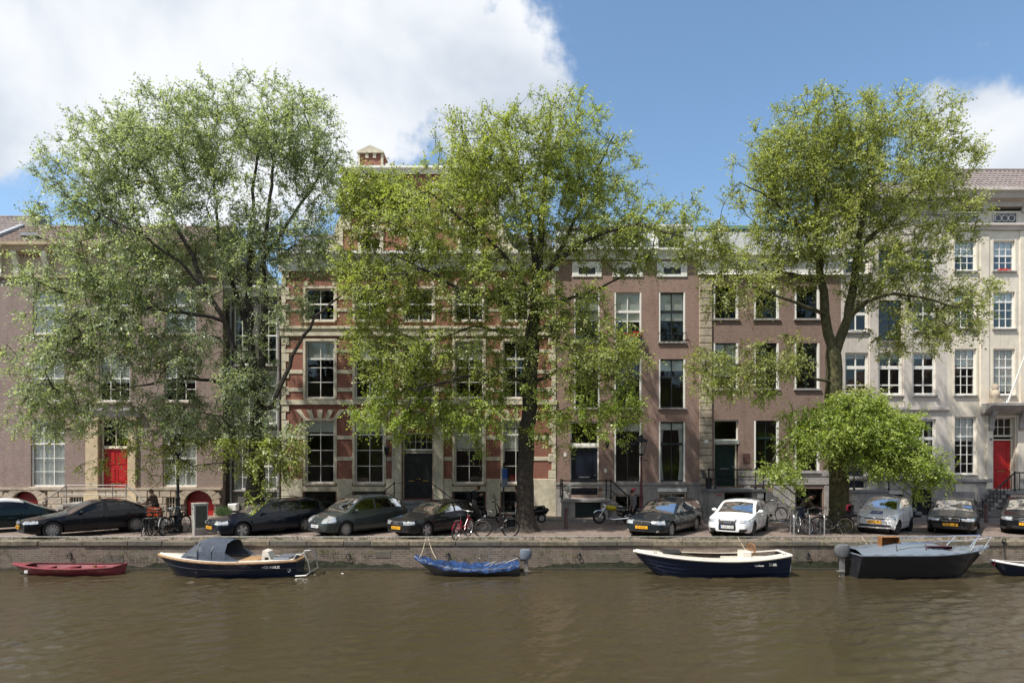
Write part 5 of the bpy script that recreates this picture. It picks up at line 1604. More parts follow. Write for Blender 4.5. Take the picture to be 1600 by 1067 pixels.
def outboard(label, x, y, z, rz, cowl, leg='plastic_grey', s=1.0, group='outboard motors'):
    root = thing('outboard_motor', label, 'outboard motor', (x, y, z), rz, group)
    mb = MB()
    rows = []
    for (zz, a, b, o) in ((0, .12, .10, 0), (.03, .2, .14, .0), (.14, .25, .16, .01), (.30, .24, .155, .01), (.38, .21, .14, 0), (.415, .14, .09, -.01), (.42, .02, .02, -.01)):
        rows.append([((o + a * cos(q * pi / 7)) * s, b * sin(q * pi / 7) * s, (zz + .05) * s) for q in range(14)])
    mb.grid(rows, True).build('cowl', M[cowl], root, True)
    MB().prism([(-.06 * s, .08 * s), (.1 * s, .08 * s), (.07 * s, -.55 * s), (-.05 * s, -.55 * s)], 'y', -.045 * s, .045 * s).build('leg', M[leg], root)
    MB().box(-.04 * s, .16 * s, -.09 * s, .09 * s, -.40 * s, -.38 * s).build('plate', M[leg], root)
    MB().ell((.02 * s, 0, -.58 * s), .16 * s, .055 * s, .055 * s).build('gearcase', M[leg], root, True)
    pr = MB()
    for k in range(3):
        a = 2 * pi * k / 3; pr.add([(.17 * s, 0, -.58 * s), (.19 * s, cos(a) * .12 * s, (-.58 + sin(a) * .12) * s), (.15 * s, cos(a + .7) * .11 * s, (-.58 + sin(a + .7) * .11) * s)], [(0, 1, 2)])
    pr.build('propeller', M['plastic_black'], root)
    MB().bar((-.02 * s, 0, .06 * s), (-.22 * s, 0, .02 * s), .16 * s, .06 * s).build('clamp', M['plastic_black'], root)
    MB().tube([(-.1 * s, 0, .12 * s), (-.5 * s, .03, .22 * s)], .022 * s, 6).build('tiller', M['plastic_black'], root)
    return root


def rope(label, pts, group='mooring lines'):
    P_ = [Vector(p) for p in pts]; out = []
    for i in range(9):
        t = i / 8; q = P_[0].lerp(P_[-1], t); q.z -= .12 * sin(pi * t); out.append(q)
    o = MB().tube(out, .012, 5).build('mooring_rope', M['rope']); return tagp(o, label, 'rope', group)


# red rowing boat
bt, L, sh, hf, P = boat('rowing_boat', 'low red rowing boat moored below the vintage saloon', 20, 188, 22.75, 'hull_red', 'inner_red', 1.35, .26, .12, bow=.7, transom=.72, stern_rise=.05, keel=-.2, rail_r=.03)
for t in (.3, .52, .76): MB().box(t * L - .12, t * L + .12, -hf(t) + .04, hf(t) - .04, .19, .22).build('thwart', M['hull_red'], bt)
foredeck(bt, L, sh, hf, .16, 'hull_red', .02)
capgun(bt, L, sh, hf, .07, 'hull_red')
MB().box(.19 * L, .19 * L + .12, -hf(.19) - .035, -hf(.19) - .005, .10, .20).build('registration_plate', M['plate_white'], bt)
MB().box(.8 * L, .8 * L + .06, -.3, -.2, .22, .36).build('rowlock', M['cork_wood'], bt)

# navy sloop with canvas hood
bt, L, sh, hf, P = boat('motor_sloop', 'navy motor sloop with a dark canvas hood and cream rubbing strake', 249, 470, 22.55, 'hull_navy', 'deck_cream', 2.0, .55, .20, bow=.75, transom=.55, stern_rise=.04, stripe=[(.06, .16, 'hull_red', 0)], railm='timber', rail_r=.055, flare=.42)
capgun(bt, L, sh, hf, .22, 'deck_cream', zo=.055); foredeck(bt, L, sh, hf, .24, 'deck_cream')
s_ = []
mb = MB()
for k in (1, -1): mb.tube([(lambda p: (p[0], k * (p[1] + .012), p[2]))(P(i / 30, .72)) for i in range(1, 31)], .02, 5)
mb.build('rubbing_strake', M['hull_black'], bt)
rows = []      # hood
for (t, w, hz, ww) in ((.20, .80, .05, .72), (.25, .82, .30, .62), (.315, .86, .60, .60), (.36, .88, .68, .58), (.43, .9, .70, .58), (.50, .92, .69, .58), (.53, .92, .66, .58)):
    y = hf(t) * w; z0 = sh(t) + .06; x = t * L
    rows.append([(x, -y, z0), (x, -y * .96, z0 + hz * .45), (x, -y * ww - .1, z0 + hz * .9), (x, -y * ww * .5, z0 + hz), (x, 0, z0 + hz * 1.03), (x, y * ww * .5, z0 + hz), (x, y * ww + .1, z0 + hz * .9), (x, y * .96, z0 + hz * .45), (x, y, z0)])
hd = MB().grid(rows).build('canvas_hood', M['canvas_navy'], bt, 45)
t0, t1 = .53, .63
a = [(t0 * L, -hf(t0) * .92, sh(t0) + .06), (t0 * L, -hf(t0) * .9, sh(t0) + .36), (t1 * L, -hf(t1) * .9, sh(t1) + .06)]
for k in (1, -1): MB().add([(p[0], k * p[1], p[2]) for p in a], [(0, 1, 2)]).build('hood_flap', M['canvas_navy'], hd)
for k in (1, -1):
    q = []
    for (t, u) in ((.235, .08), (.315, .5), (.36, .46), (.40, .08)):
        y = hf(t) * .87 + .012; q.append((t * L, k * (y - u * .12), sh(t) + .08 + u))
    MB().add(q, [(0, 1, 2, 3)]).build('hood_window', M['vinyl_clear'], hd)
for t in (.335, .44): MB().tube([(t * L, -hf(t) * .89, sh(t) + .07), (t * L - .02, -hf(t) * .87, sh(t) + .4), (t * L, -hf(t) * .58, sh(t) + .71)], .014, 5).build('hood_seam', M['plastic_black'], hd)
MB().prism([(.735 * L, .45), (.82 * L, .45), (.785 * L, .88), (.75 * L, .93)], 'y', -.25, .25).build('console', M['deck_cream'], bt)
MB().box(.765 * L, .79 * L, -.256, -.25, .56, .68).build('console_panel', M['plastic_black'], bt)
MB().cbox(.60 * L, .72 * L, -.6, .6, .38, .60, .03).build('seat', M['timber'], bt)
MB().cbox(.84 * L, .95 * L, -.5, .5, .45, .70, .03).build('engine_box', M['deck_grey'], bt)
mb = MB()
for k in (.45, -.45): mb.tube([(L - .1, k, .68), (L + .02, k, .82), (L + .28, k, .84), (L + .42, k, .55), (L + .50, k, .18), (L + .35, k, .06), (L - .05, k, .04)], .024, 6)
for z, x in ((.84, L + .28), (.5, L + .43), (.18, L + .5), (.06, L + .3)): mb.tube([(x, -.45, z), (x, .45, z)], .024, 6)
mb.build('swim_ladder', M['steel'], bt, True)
text_mesh('AQUARIUS', .13, 'paint_white', bt, (.84 * L, -hf(.84) * .985 - .01, .40), (R(86), 0, 0))
MB().torus((.955 * L, -hf(.955) * .98 - .015, .26), .05, .016, 'y', 12, 5).build('exhaust_ring', M['chrome'], bt)
MB().tube([(.62 * L, -hf(.62), sh(.62) + .06), (.62 * L, -hf(.62), sh(.62) + .14)], .015, 6).build('cleat', M['chrome'], bt)

# tarpaulin covered boat
bt, L, sh, hf, P = boat('covered_boat', 'weathered grey boat half covered by a bright blue tarpaulin', 647, 812, 22.75, 'hull_grey', 'hull_grey', 1.5, .26, .34, bow=.9, transom=.75, stern_rise=.12, keel=-.25, flare=.6, rail_r=.025)
rt = random.Random(21); rows = []
for i in range(60):
    t = .004 + .99 * i / 59; y = hf(t) + .03; x = t * L
    sag = .10 * sin(pi * min(1, t * 1.05))
    row = []
    for j in range(19):
        u = j / 18 * 2 - 1
        if abs(u) > .84: row.append((x, math.copysign(y + rt.uniform(0, .03), u), sh(t) + .03 - .13 * (abs(u) - .84) / .16 * (.7 + .3 * sin(t * 9 + u) * sin(t * 23 + 1) + .4 * t) + rt.uniform(-.012, .012)))
        else: row.append((x, y * u / .84, sh(t) + .05 - sag * (1 - (u / .84) ** 2) + .025 * sin(i * .9 + j * 1.3) + .02 * sin(i * .37 - j * .8) + rt.uniform(-.025, .025)))
    rows.append(row)
MB().grid(rows).build('tarpaulin', M['tarp_blue'], bt, 60)
mb = MB()
for k in range(7): mb.tube([((.62 + .05 * k) * L, rt.uniform(-.4, .3), .32 + rt.uniform(0, .06)), ((.66 + .05 * k) * L + rt.uniform(-.2, .3), rt.uniform(-.4, .4), .36 + rt.uniform(.0, .22))], .02, 5)
mb.build('loose_poles', M['steel_old'], bt)
MB().tube([(.72 * L, .2, .3), (.70 * L, .1, .95)], .018, 6).build('pole', M['steel_old'], bt)
outboard('small grey outboard motor on the tarpaulin covered boat', PX(812, 22.75) + .22, 22.75 - CAMD, WZ + .48, R(8), 'deck_grey', 'steel_old', .95)

# navy sloop with cream deck
bt, L, sh, hf, P = boat('open_sloop', 'open navy sloop with wide cream side decks below the white hatchback', 991, 1226, 22.65, 'hull_navy', 'deck_cream', 2.1, .62, .24, bow=.9, transom=.62, stern_rise=.16, stripe=[(.02, .11, 'paint_greygreen', 0)], railm='deck_cream', rail_r=.05, flare=.40, planks=4)
capgun(bt, L, sh, hf, .34, 'deck_cream', zo=.05); foredeck(bt, L, sh, hf, .2, 'deck_cream')
MB().cbox(.18 * L, .30 * L, -.3, .3, sh(.24) + .06, sh(.24) + .17, .03).build('rope_coil', M['plastic_black'], bt)
MB().cbox(.70 * L, .76 * L, -.3, .2, .55, .88, .02).build('helm_console', M['deck_cream'], bt)
MB().cbox(.6 * L, .92 * L, -.48, .48, .40, .60, .02).build('bench', M['deck_cream'], bt)
sw = MB().torus((0, 0, 0), .19, .022, 'x', 20, 6)
for k in range(5): sw.tube([(0, 0, 0), (0, .19 * cos(2 * pi * k / 5), .19 * sin(2 * pi * k / 5))], .014, 5)
sw.xf(Matrix.Translation((.775 * L, -.05, .95)) @ Matrix.Rotation(R(25), 4, 'Z')).build('steering_wheel', M['cork_wood'], bt, True)
text_mesh('2186', .14, 'paint_white', bt, (.865 * L, -hf(.865) * .975 - .02, .48), (R(84), 0, 0))
text_mesh('interboat', .09, 'blind', bt, (.77 * L, -hf(.77) * .985 - .02, .46), (R(84), 0, 0))
for k in (.95, .965, .12, .13): MB().box(k * L - .01, k * L + .01, -hf(k) + .08, -hf(k) + .12, sh(k) + .06, sh(k) + .1).build('cleat', M['plastic_black'], bt)
fd = thing('boat_fender', 'pale rubber fender hanging at the stern of the open sloop', 'fender', (PX(1229, 22.75), 22.60 - CAMD, WZ))
MB().lathe([(.02, .06), (.08, .1), (.09, .3), (.07, .44), (.02, .48)], n=10).build('body', M['cloth_white'], fd, True)
MB().tube([(0, 0, .47), (-.1, 0, .75)], .01, 4).build('line', M['rope'], fd)

# dark speedboat
bt, L, sh, hf, P = boat('speedboat', 'sharp black hulled speedboat under a grey blue deck cover', 1544, 1326, 22.45, 'hull_black', 'deck_grey', 2.2, .86, .20, bow=1.5, transom=.9, stern_rise=-.02, railm='deck_grey', rail_r=.03, flare=.35)
rows = []
for i in range(34):
    t = .005 + .99 * i / 33; x = t * L; y = hf(t) * .985
    crown = interp([(0, .02), (.25, .09), (.34, .16), (.44, .30), (.62, .33), (.72, .26), (.9, .17), (1, .14)], t)
    rows.append([(x, y * u, sh(t) + .03 + crown * (1 - abs(u) ** (3.2 if t > .3 else 2)) + .012 * sin(i * 1.7 + j * 2)) for j, u in enumerate([-1, -.9, -.75, -.5, -.2, 0, .2, .5, .75, .9, 1])])
MB().grid(rows).build('deck_cover', M['deck_grey'], bt, 50)
MB().cbox(.36 * L, .53 * L, hf(.45) * .45, hf(.45) * .80, sh(.45) + .19, sh(.45) + .28, .02).build('cushion', mat('vinyl_plum', (.09, .03, .05), .45, .2, 6), bt)
MB().cbox(.665 * L, .79 * L, -.05, .25, sh(.7) + .24, sh(.7) + .56, .03).build('wooden_box', M['cork_wood'], bt)
mb = MB()
for yk in (1, -1):
    for t in (.08, .22): mb.tube([(t * L, yk * hf(t) * .9, sh(t) + .03), (t * L - .30, yk * hf(t) * .75, sh(t) + .42)], .022, 6)
    mb.tube([(.02 * L - .0, yk * .15, sh(.1) + .43), (.08 * L - .30, yk * hf(.08) * .75, sh(.1) + .43), (.22 * L - .3, yk * hf(.22) * .75, sh(.2) + .43), (.75 * L, yk * hf(.7) * .8, sh(.7) + .36)], .018, 6)
    mb.tube([(.55 * L, yk * hf(.55) * .85, sh(.55) + .05), (.55 * L, yk * hf(.55) * .8, sh(.55) + .39)], .016, 6)
    mb.tube([(.75 * L, yk * hf(.75) * .85, sh(.75) + .05), (.75 * L, yk * hf(.75) * .8, sh(.75) + .37)], .016, 6)
mb.build('bow_rail', M['chrome'], bt, True)
outboard('large dark outboard motor on the stern of the black speedboat', PX(1326, 22.45) - .28, 22.35 - CAMD, WZ + .62, R(178), 'plastic_grey', 'steel', 1.15)

# small dinghy at right edge
bt, L, sh, hf, P = boat('dinghy', 'small navy dinghy with white rim cut off by the right edge', 1548, 1690, 22.55, 'hull_navy', 'deck_cream', 1.5, .34, .20, bow=.5, transom=.8, railm='paint_white', rail_r=.04, keel=-.2)
capgun(bt, L, sh, hf, .12, 'paint_white', zo=.03)
for t in (.3, .6): MB().box(t * L - .14, t * L + .14, -hf(t) + .05, hf(t) - .05, .24, .28).build('thwart', M['timber'], bt)
MB().torus((.03 * L, 0, .42), .07, .02, 'x', 10, 5).build('bow_fender', M['cloth_pink'], bt)
hk = thing('mooring_ring', 'iron ring and chain hanging from the quay rail above the dinghy', 'mooring ring', (PX(1568, 23.4), QY - .07, .1))
MB().torus((0, 0, -.05), .07, .02, 'y', 14, 6).build('ring', M['iron'], hk, True)
MB().tube([(0, 0, -.12), (.01, 0, -.5), (-.03, -.1, -.85)], .016, 5).build('chain', M['iron'], hk)

for i, (a, b, yb, w) in enumerate([(665, 655, -.35, 'bow line of the tarpaulin covered boat, left strand'), (668, 682, -.25, 'second line of the tarpaulin covered boat, right strand'), (1155, 1178, .12, 'line from the quay rail to the open sloop'),
                             (1350, 1372, .4, 'line from the quay rail to the black speedboat')]):
    rope('beige mooring ' + w, [(PX(a, 23.45), QY + .14, .16), (PX(b, 22.75), QY - .75, WZ + .58 + (.25 if i == 3 else 0))])
fl = MB().ell((PX(535, 22.75), 22.75 - CAMD, WZ + .01), .06, .04, .015).build('floating_bottle', M['cloth_white']); tagp(fl, 'small white scrap of rubbish floating near the quay wall', 'rubbish')

# ================================================================== bicycles
BW = {}


def bike_wheel(parent, x, r, white=False):
    key = (r, white)
    if key not in BW:
        t = MB().torus((0, 0, 0), r, .02, 'y', 28, 6).mesh('wheel', True); t.materials.append(M['rubber'])
        rim = MB().torus((0, 0, 0), r - .03, .011, 'y', 28, 5).mesh('rim', True); rim.materials.append(M['chrome'])
        s = MB()
        for k in range(14):
            a = 2 * pi * k / 14; s.tube([(0, .025 * (1 if k % 2 else -1), 0), ((r - .03) * cos(a), 0, (r - .03) * sin(a))], .003, 3, False)
        s.lathe([(.02, -.04), (.03, 0), (.02, .04)], n=8, axis='y')
        sm = s.mesh('spokes'); sm.materials.append(M['steel']); BW[key] = (t, rim, sm)
    t, rim, sm = BW[key]
    o = link_mesh('wheel', t, None, parent, (x, 0, r)); link_mesh('rim', rim, None, o); link_mesh('spokes', sm, None, o)
    return o


def bicycle(label, px, d, rz, framem='bike_black', lean=4, crate=None, basket=False, group='parked bicycles', stepthru=True, bag=False, child_seat=False):
    root = thing('bicycle', label, 'bicycle', (PX(px, d), d - CAMD, .006), 0, group); root.rotation_euler = (R(lean), 0, R(rz))
    r = .345; wb = .56
    bike_wheel(root, -wb, r); bike_wheel(root, wb, r)
    bb = (-.08, 0, .28); seat_t = (-.26, 0, .80); head_t = (.36, 0, .88); head_b = (.40, 0, .68); ax_r = (-wb, 0, r); ax_f = (wb, 0, r)
    f = MB(); t = .019
    f.tube([bb, seat_t], t, 6)
    f.tube([bb, (.15, 0, .32), (.33, 0, .56), head_b] if stepthru else [bb, head_b], t, 6)
    f.tube([(-.14, 0, .48), (.16, 0, .46), (.37, 0, .74)] if stepthru else [(-.24, 0, .76), head_t], t * .9, 6)
    for sg in (-1, 1):
        f.tube([(-.08, sg * .03, .28), (-wb, sg * .055, r)], t * .6, 5); f.tube([(-.22, sg * .02, .68), (-wb, sg * .055, r)], t * .55, 5)
    f.tube([head_t, head_b], t * 1.2, 6); f.build('frame', M[framem], root, True)
    k = MB()
    for sg in (-1, 1): k.tube([head_b, (.43, sg * .045, .62), (wb, sg * .05, r)], t * .65, 5)
    k.build('fork', M[framem], root, True)
    hb = MB(); hb.tube([head_t, (.33, 0, 1.05)], .014, 6)
    hb.tube([(.18, -.29, 1.06), (.28, -.25, 1.09), (.36, -.1, 1.06), (.36, .1, 1.06), (.28, .25, 1.09), (.18, .29, 1.06)], .013, 6); hb.build('handlebar', M['steel'], root, True)
    for sg in (-1, 1): MB().tube([(.20, sg * .28, 1.065), (.10, sg * .31, 1.04)], .019, 6).build('grip', M['rubber'], root)
    MB().tube([seat_t, (-.29, 0, .93)], .013, 6).build('seat_post', M['steel'], root)
    MB().add(*saddle()).build('saddle', M['leather_black'], root, True, (-.30, 0, .95))
    m2 = MB().torus((-wb, 0, r), r + .035, .014, 'y', 14, 4, R(0), R(170)); m2.build('mudguard', M[framem], root)
    m2 = MB().torus((wb, 0, r), r + .035, .014, 'y', 12, 4, R(30), R(150)); m2.build('mudguard', M[framem], root)
    c = MB().lathe([(.09, -.05), (.09, -.04)], bb, 14, 'y'); c.bar((bb[0], -.07, bb[2]), (bb[0] + .12, -.07, bb[2] - .12), .02); c.bar((bb[0], .07, bb[2]), (bb[0] - .12, .07, bb[2] + .12), .02)
    c.box(bb[0] + .07, bb[0] + .17, -.17, -.08, bb[2] - .14, bb[2] - .11); c.box(bb[0] - .17, bb[0] - .07, .08, .17, bb[2] + .11, bb[2] + .14); c.build('crank', M['steel_old'], root)
    MB().box(-wb + .02, .02, -.062, -.05, .25, .39).build('chain_guard', M['bike_black'], root)
    rk_ = MB()
    for sg in (-1, 1): rk_.tube([(-.28, sg * .06, .74), (-.80, sg * .06, .76), (-.58, sg * .06, r)], .008, 4)
    for x in (-.4, -.55, -.7): rk_.tube([(x, -.06, .752), (x, .06, .752)], .007, 4)
    rk_.build('luggage_rack', M['bike_black'], root)
    MB().tube([(-.3, .06, .3), (-.42, .18, .02)], .01, 5).build('kickstand', M['steel_old'], root)
    MB().lathe([(.045, 0), (.05, .04), (.02, .08)], (.44, 0, .86), 10, 'x').build('headlamp', M['chrome'], root, True)
    if crate:
        x0, x1, y0, y1, z0, z1 = crate
        mb = MB(); q = .022
        for z in (z0, (z0 + z1) / 2, z1):
            mb.bar((x0, y0, z), (x1, y0, z), q, q * 2); mb.bar((x0, y1, z), (x1, y1, z), q, q * 2); mb.bar((x0, y0, z), (x0, y1, z), q, q * 2); mb.bar((x1, y0, z), (x1, y1, z), q, q * 2)
        for a in range(4):
            xx = x0 + (x1 - x0) * a / 3; yy = y0 + (y1 - y0) * a / 3
            mb.bar((xx, y0, z0), (xx, y0, z1), q); mb.bar((xx, y1, z0), (xx, y1, z1), q); mb.bar((x0, yy, z0), (x0, yy, z1), q); mb.bar((x1, yy, z0), (x1, yy, z1), q)
        mb.box(x0, x1, y0, y1, z0 - .01, z0); mb.build('crate', M['orange_crate'], root)
    if basket:
        mb = MB()
        for z, s in ((.78, .8), (.9, .9), (1.02, 1.0)):
            for (a, b) in (((.44, -.17), (.72, -.17)), ((.72, -.17), (.72, .17)), ((.72, .17), (.44, .17)), ((.44, .17), (.44, -.17))):
                f_ = lambda p: (.58 + (p[0] - .58) * s, p[1] * s, z); mb.tube([f_(a), f_(b)], .008, 4)
        for k_ in range(5):
            xx = .44 + .07 * k_
            for yy in (-.17, .17): mb.tube([(.58 + (xx - .58) * .8, yy * .8, .78), (xx, yy, 1.02)], .006, 3)
        mb.box(.47, .69, -.13, .13, .77, .78); mb.build('basket', M['steel_old'], root)
    if bag:
        for sg in (-1, 1): MB().cbox(-.75, -.4, sg * .12 - .05, sg * .12 + .05, .42, .74, .03).build('pannier', M['cloth_black'], root)
    if child_seat:
        MB().prism([(-.78, .78), (-.45, .78), (-.45, .84), (-.66, .86), (-.76, 1.25), (-.83, 1.25)], 'y', -.15, .15).build('child_seat', M['plastic_black'], root)
        MB().cbox(-.82, -.6, -.12, .12, 1.0, 1.22, .03).build('seat_cushion', M['cloth_pink'], root)
    return root


def saddle():
    rows = []
    for (x, w, z) in ((-.14, .02, .02), (-.13, .09, .035), (-.05, .10, .03), (.04, .05, .025), (.12, .025, .02), (.15, .01, .015)):
        rows.append([(x, w * cos(a), z + (.02 if sin(a) > 0 else .035) * sin(a)) for a in [2 * pi * k / 8 for k in range(8)]])
    m = MB().grid(rows, True); return m.v, m.f


bicycle('black bicycle with an orange plastic crate near the black saloon', 231, 25.35, 105, crate=(.40, .78, -.22, .22, .78, 1.08), lean=5)
bicycle('black bicycle with rear panniers second from the orange crate', 243, 25.5, 98, bag=True, lean=-3)
bicycle('black bicycle with a wire basket in the middle of the left cluster', 254, 25.6, 82, basket=True, lean=4)
bicycle('pale framed bicycle in the left cluster before the street lamp', 263, 25.8, 100, 'bike_white', lean=-5)
bicycle('black bicycle touching the foot of the left street lamp', 272, 26.0, 76, lean=6)
bicycle('red bicycle at the quay rail behind the covered boat', 722, 24.4, 68, 'bike_red', lean=5)
bicycle('black bicycle leaning against the sign post', 776, 24.8, 184, lean=-4, stepthru=False, bag=True)
bicycle('bicycle standing against the wall behind the white hatchback', 1206, 30.8, 12, 'cloth_grey', lean=-6)
bicycle('bicycle with front basket chained at the leftmost hoop stand', 1240, 26.3, 80, 'bike_white', basket=True, lean=4)
bicycle('bicycle with pale front wheel lying against the hoop stands', 1279, 25.8, 200, 'bike_black', lean=14, stepthru=False)
bicycle('bicycle with a red and black child seat before the right tree trunk', 1298, 25.9, 175, 'bike_black', lean=-6, child_seat=True)
bicycle('bicycle parked against the wall left of the tiny silver car', 1338, 30.6, 5, 'bike_black', lean=-5)

# ================================================================== motorcycle and scooters
def motorcycle():
    root = thing('motorcycle', 'yellow tank classic motorcycle on the pavement beside the stoop', 'motorcycle', (PX(960, 29.8), 29.8 - CAMD, .006), R(180))
    root.rotation_euler = (R(-6), 0, R(180))
    r = .31
    for x in (-.68, .74):
        w = MB().torus((x, 0, r), r - .05, .055, 'y', 26, 8).build('wheel', M['rubber'], root, True)
        MB().torus((x, 0, r), r - .105, .02, 'y', 26, 6).build('rim', M['chrome'], w, True)
        s = MB()
        for k in range(14): s.tube([(x, 0, r), (x + (r - .1) * cos(k * .449), 0, r + (r - .1) * sin(k * .449))], .004, 3, False)
        s.lathe([(.09, -.05), (.09, .05)], (x, 0, r), 12, 'y'); s.build('spokes', M['steel'], w)
    rows = []
    for (x, w, zt, zb) in ((-.12, .08, .80, .70), (-.05, .13, .84, .66), (.12, .16, .90, .64), (.28, .15, .92, .66), (.38, .10, .90, .72), (.42, .04, .86, .76)):
        rows.append([(x, w * cos(a), (zt + zb) / 2 + (zt - zb) / 2 * sin(a)) for a in [2 * pi * k / 12 for k in range(12)]])
    MB().grid(rows, True).build('fuel_tank', M['moto_yellow'], root, True)
    rows = []
    for (x, w, z, h) in ((-.80, .08, .80, .08), (-.7, .14, .80, .09), (-.4, .15, .77, .09), (-.1, .12, .78, .08), (-.04, .06, .79, .06)):
        rows.append([(x, w * cos(a), z + h * .5 * sin(a)) for a in [2 * pi * k / 10 for k in range(10)]])
    MB().grid(rows, True).build('seat', M['leather_black'], root, True)
    e = MB().box(-.15, .22, -.16, .16, .26, .44); e.box(-.05, .16, -.12, .12, .44, .64)
    for z in (.47, .51, .55, .59): e.box(-.09, .2, -.15, .15, z, z + .015)
    e.lathe([(.13, -.19), (.13, .19)], (.08, 0, .34), 14, 'y'); e.build('engine', M['steel'], root)
    f = MB(); f.tube([(.40, 0, .85), (.30, 0, .60), (.26, 0, .30), (-.25, 0, .27), (-.30, 0, .72), (.40, 0, .82)], .022, 6); f.tube([(-.28, .1, .3), (-.68, .1, r)], .02, 6); f.tube([(-.28, -.1, .3), (-.68, -.1, r)], .02, 6)
    f.tube([(-.5, .12, .78), (-.66, .12, .34)], .025, 6); f.tube([(-.5, -.12, .78), (-.66, -.12, .34)], .025, 6); f.build('frame', M['iron'], root, True)
    k = MB()
    for sg in (-1, 1): k.tube([(.42, sg * .09, .92), (.74, sg * .09, r)], .024, 7)
    k.build('fork', M['chrome'], root, True)
    MB().torus((.74, 0, r), r + .03, .03, 'y', 10, 5, R(40), R(150)).build('mudguard', M['chrome'], root, True)
    MB().torus((-.68, 0, r), r + .03, .035, 'y', 10, 5, R(20), R(150)).build('mudguard', M['iron'], root, True)
    MB().tube([(.25, .38, 1.02), (.36, .28, 1.05), (.42, .1, .98), (.42, -.1, .98), (.36, -.28, 1.05), (.25, -.38, 1.02)], .014, 6).build('handlebar', M['chrome'], root, True)
    for sg in (-1, 1):
        MB().lathe([(.05, 0), (.055, .02), (.02, .05)], (.34, sg * .32, 1.2), 10, 'x').build('mirror', M['chrome'], root, True)
        MB().tube([(.34, sg * .3, 1.05), (.34, sg * .32, 1.18)], .007, 4).build('mirror_stem', M['chrome'], root)
        MB().tube([(.2, sg * .15, .5), (.28, sg * .17, .3), (.1, sg * .18, .24), (-.5, sg * .2, .30), (-.95, sg * .2, .40)], [.025, .025, .028, .045, .04], 8).build('exhaust', M['chrome'], root, True)
    MB().lathe([(.03, -.12), (.09, -.08), (.105, 0), (.09, .02)], (.54, 0, .88), 14, 'x').build('headlight', M['chrome'], root, True)
    MB().ell((-.86, 0, .70), .04, .08, .04).build('taillight', M['lens_red'], root, True)
    MB().tube([(-.05, .12, .28), (-.12, .30, .0)], .014, 5).build('side_stand', M['iron'], root)


motorcycle()


def scooter(label, px, d, rz, bodym, screen=True):
    root = thing('motor_scooter', label, 'scooter', (PX(px, d), d - CAMD, .006), R(rz), 'motor scooters')
    r = .22
    for x in (-.58, .62):
        w = MB().torus((x, 0, r), r - .05, .055, 'y', 20, 8).build('wheel', M['rubber'], root, True)
        MB().lathe([(r - .08, -.04), (r - .08, .04)], (x, 0, r), 16, 'y').build('rim', M['steel'], w)
    rows = []
    for (x, w, z0, z1) in ((-.92, .06, .55, .70), (-.82, .15, .42, .74), (-.5, .18, .36, .74), (-.2, .17, .32, .70), (-.05, .14, .28, .62), (.0, .12, .28, .40)):
        rows.append([(x, w * cos(a), (z0 + z1) / 2 + (z1 - z0) / 2 * sin(a)) for a in [2 * pi * k / 12 for k in range(12)]])
    MB().grid(rows, True).build('rear_body', M[bodym], root, True)
    rows = []
    for (x, w, z) in ((-.75, .10, .78), (-.7, .15, .80), (-.4, .16, .78), (-.15, .13, .77), (-.08, .07, .75)):
        rows.append([(x, w * cos(a), z + .05 * sin(a)) for a in [2 * pi * k / 10 for k in range(10)]])
    MB().grid(rows, True).build('seat', M['leather_black'], root, True)
    MB().cbox(-.1, .40, -.18, .18, .24, .31, .02).build('footboard', M['plastic_black'], root)
    rows = []
    for (x, z, w) in ((.38, .28, .17), (.44, .5, .22), (.40, .75, .20), (.34, .95, .13)):
        rows.append([(x - .03 * (1 - (j / 4 - 1) ** 2) * -1, w * (j / 4 - 1), z) for j in range(9)])
    MB().grid(rows).build('leg_shield', M[bodym], root, True)
    rows = []
    for (x, z, w) in ((.42, .30, .1), (.56, .5, .10), (.52, .75, .10), (.42, .95, .08)):
        rows.append([(x + .06 * (1 - (j / 4 - 1) ** 2), w * (j / 4 - 1), z) for j in range(9)])
    MB().grid(rows).build('front_cowl', M[bodym], root, True)
    MB().torus((.62, 0, r), r + .03, .045, 'y', 10, 5, R(20), R(160)).build('mudguard', M[bodym], root, True)
    MB().tube([(.36, 0, .9), (.50, 0, .4), (.62, 0, r)], .03, 6).build('fork', M['steel_old'], root)
    MB().tube([(.22, .32, 1.04), (.34, .18, 1.04), (.36, 0, 1.0), (.34, -.18, 1.04), (.22, -.32, 1.04)], .018, 6).build('handlebar', M['plastic_black'], root, True)
    MB().ell((.42, 0, 1.0), .08, .10, .07).build('headlight', M['light_lens'], root, True)
    MB().ell((-.93, 0, .62), .03, .09, .05).build('taillight', M['lens_red'], root, True)
    for sg in (-1, 1):
        MB().tube([(.28, sg * .27, 1.05), (.26, sg * .34, 1.25)], .008, 4).build('mirror_stem', M['plastic_black'], root); MB().ell((.26, sg * .34, 1.28), .02, .06, .04).build('mirror', M['plastic_black'], root, True)
    if screen:
        rows = []
        for (x, z, w) in ((.45, 1.02, .2), (.42, 1.2, .26), (.34, 1.42, .22)): rows.append([(x - .06 * (j / 4 - 1) ** 2, w * (j / 4 - 1), z) for j in range(9)])
        MB().grid(rows).build('windscreen', M['glass_car'], root, True)
    MB().tube([(-.2, -.16, .25), (-.5, -.2, .25), (-.85, -.2, .34)], [.02, .05, .05], 7).build('exhaust', M['steel_old'], root, True)
    return root


scooter('dark scooter with a windscreen before the banded house', 762, 30.0, -4, 'car_charcoal')
scooter('black scooter partly hidden behind the central tree trunk', 828, 30.2, 188, 'car_black', True)

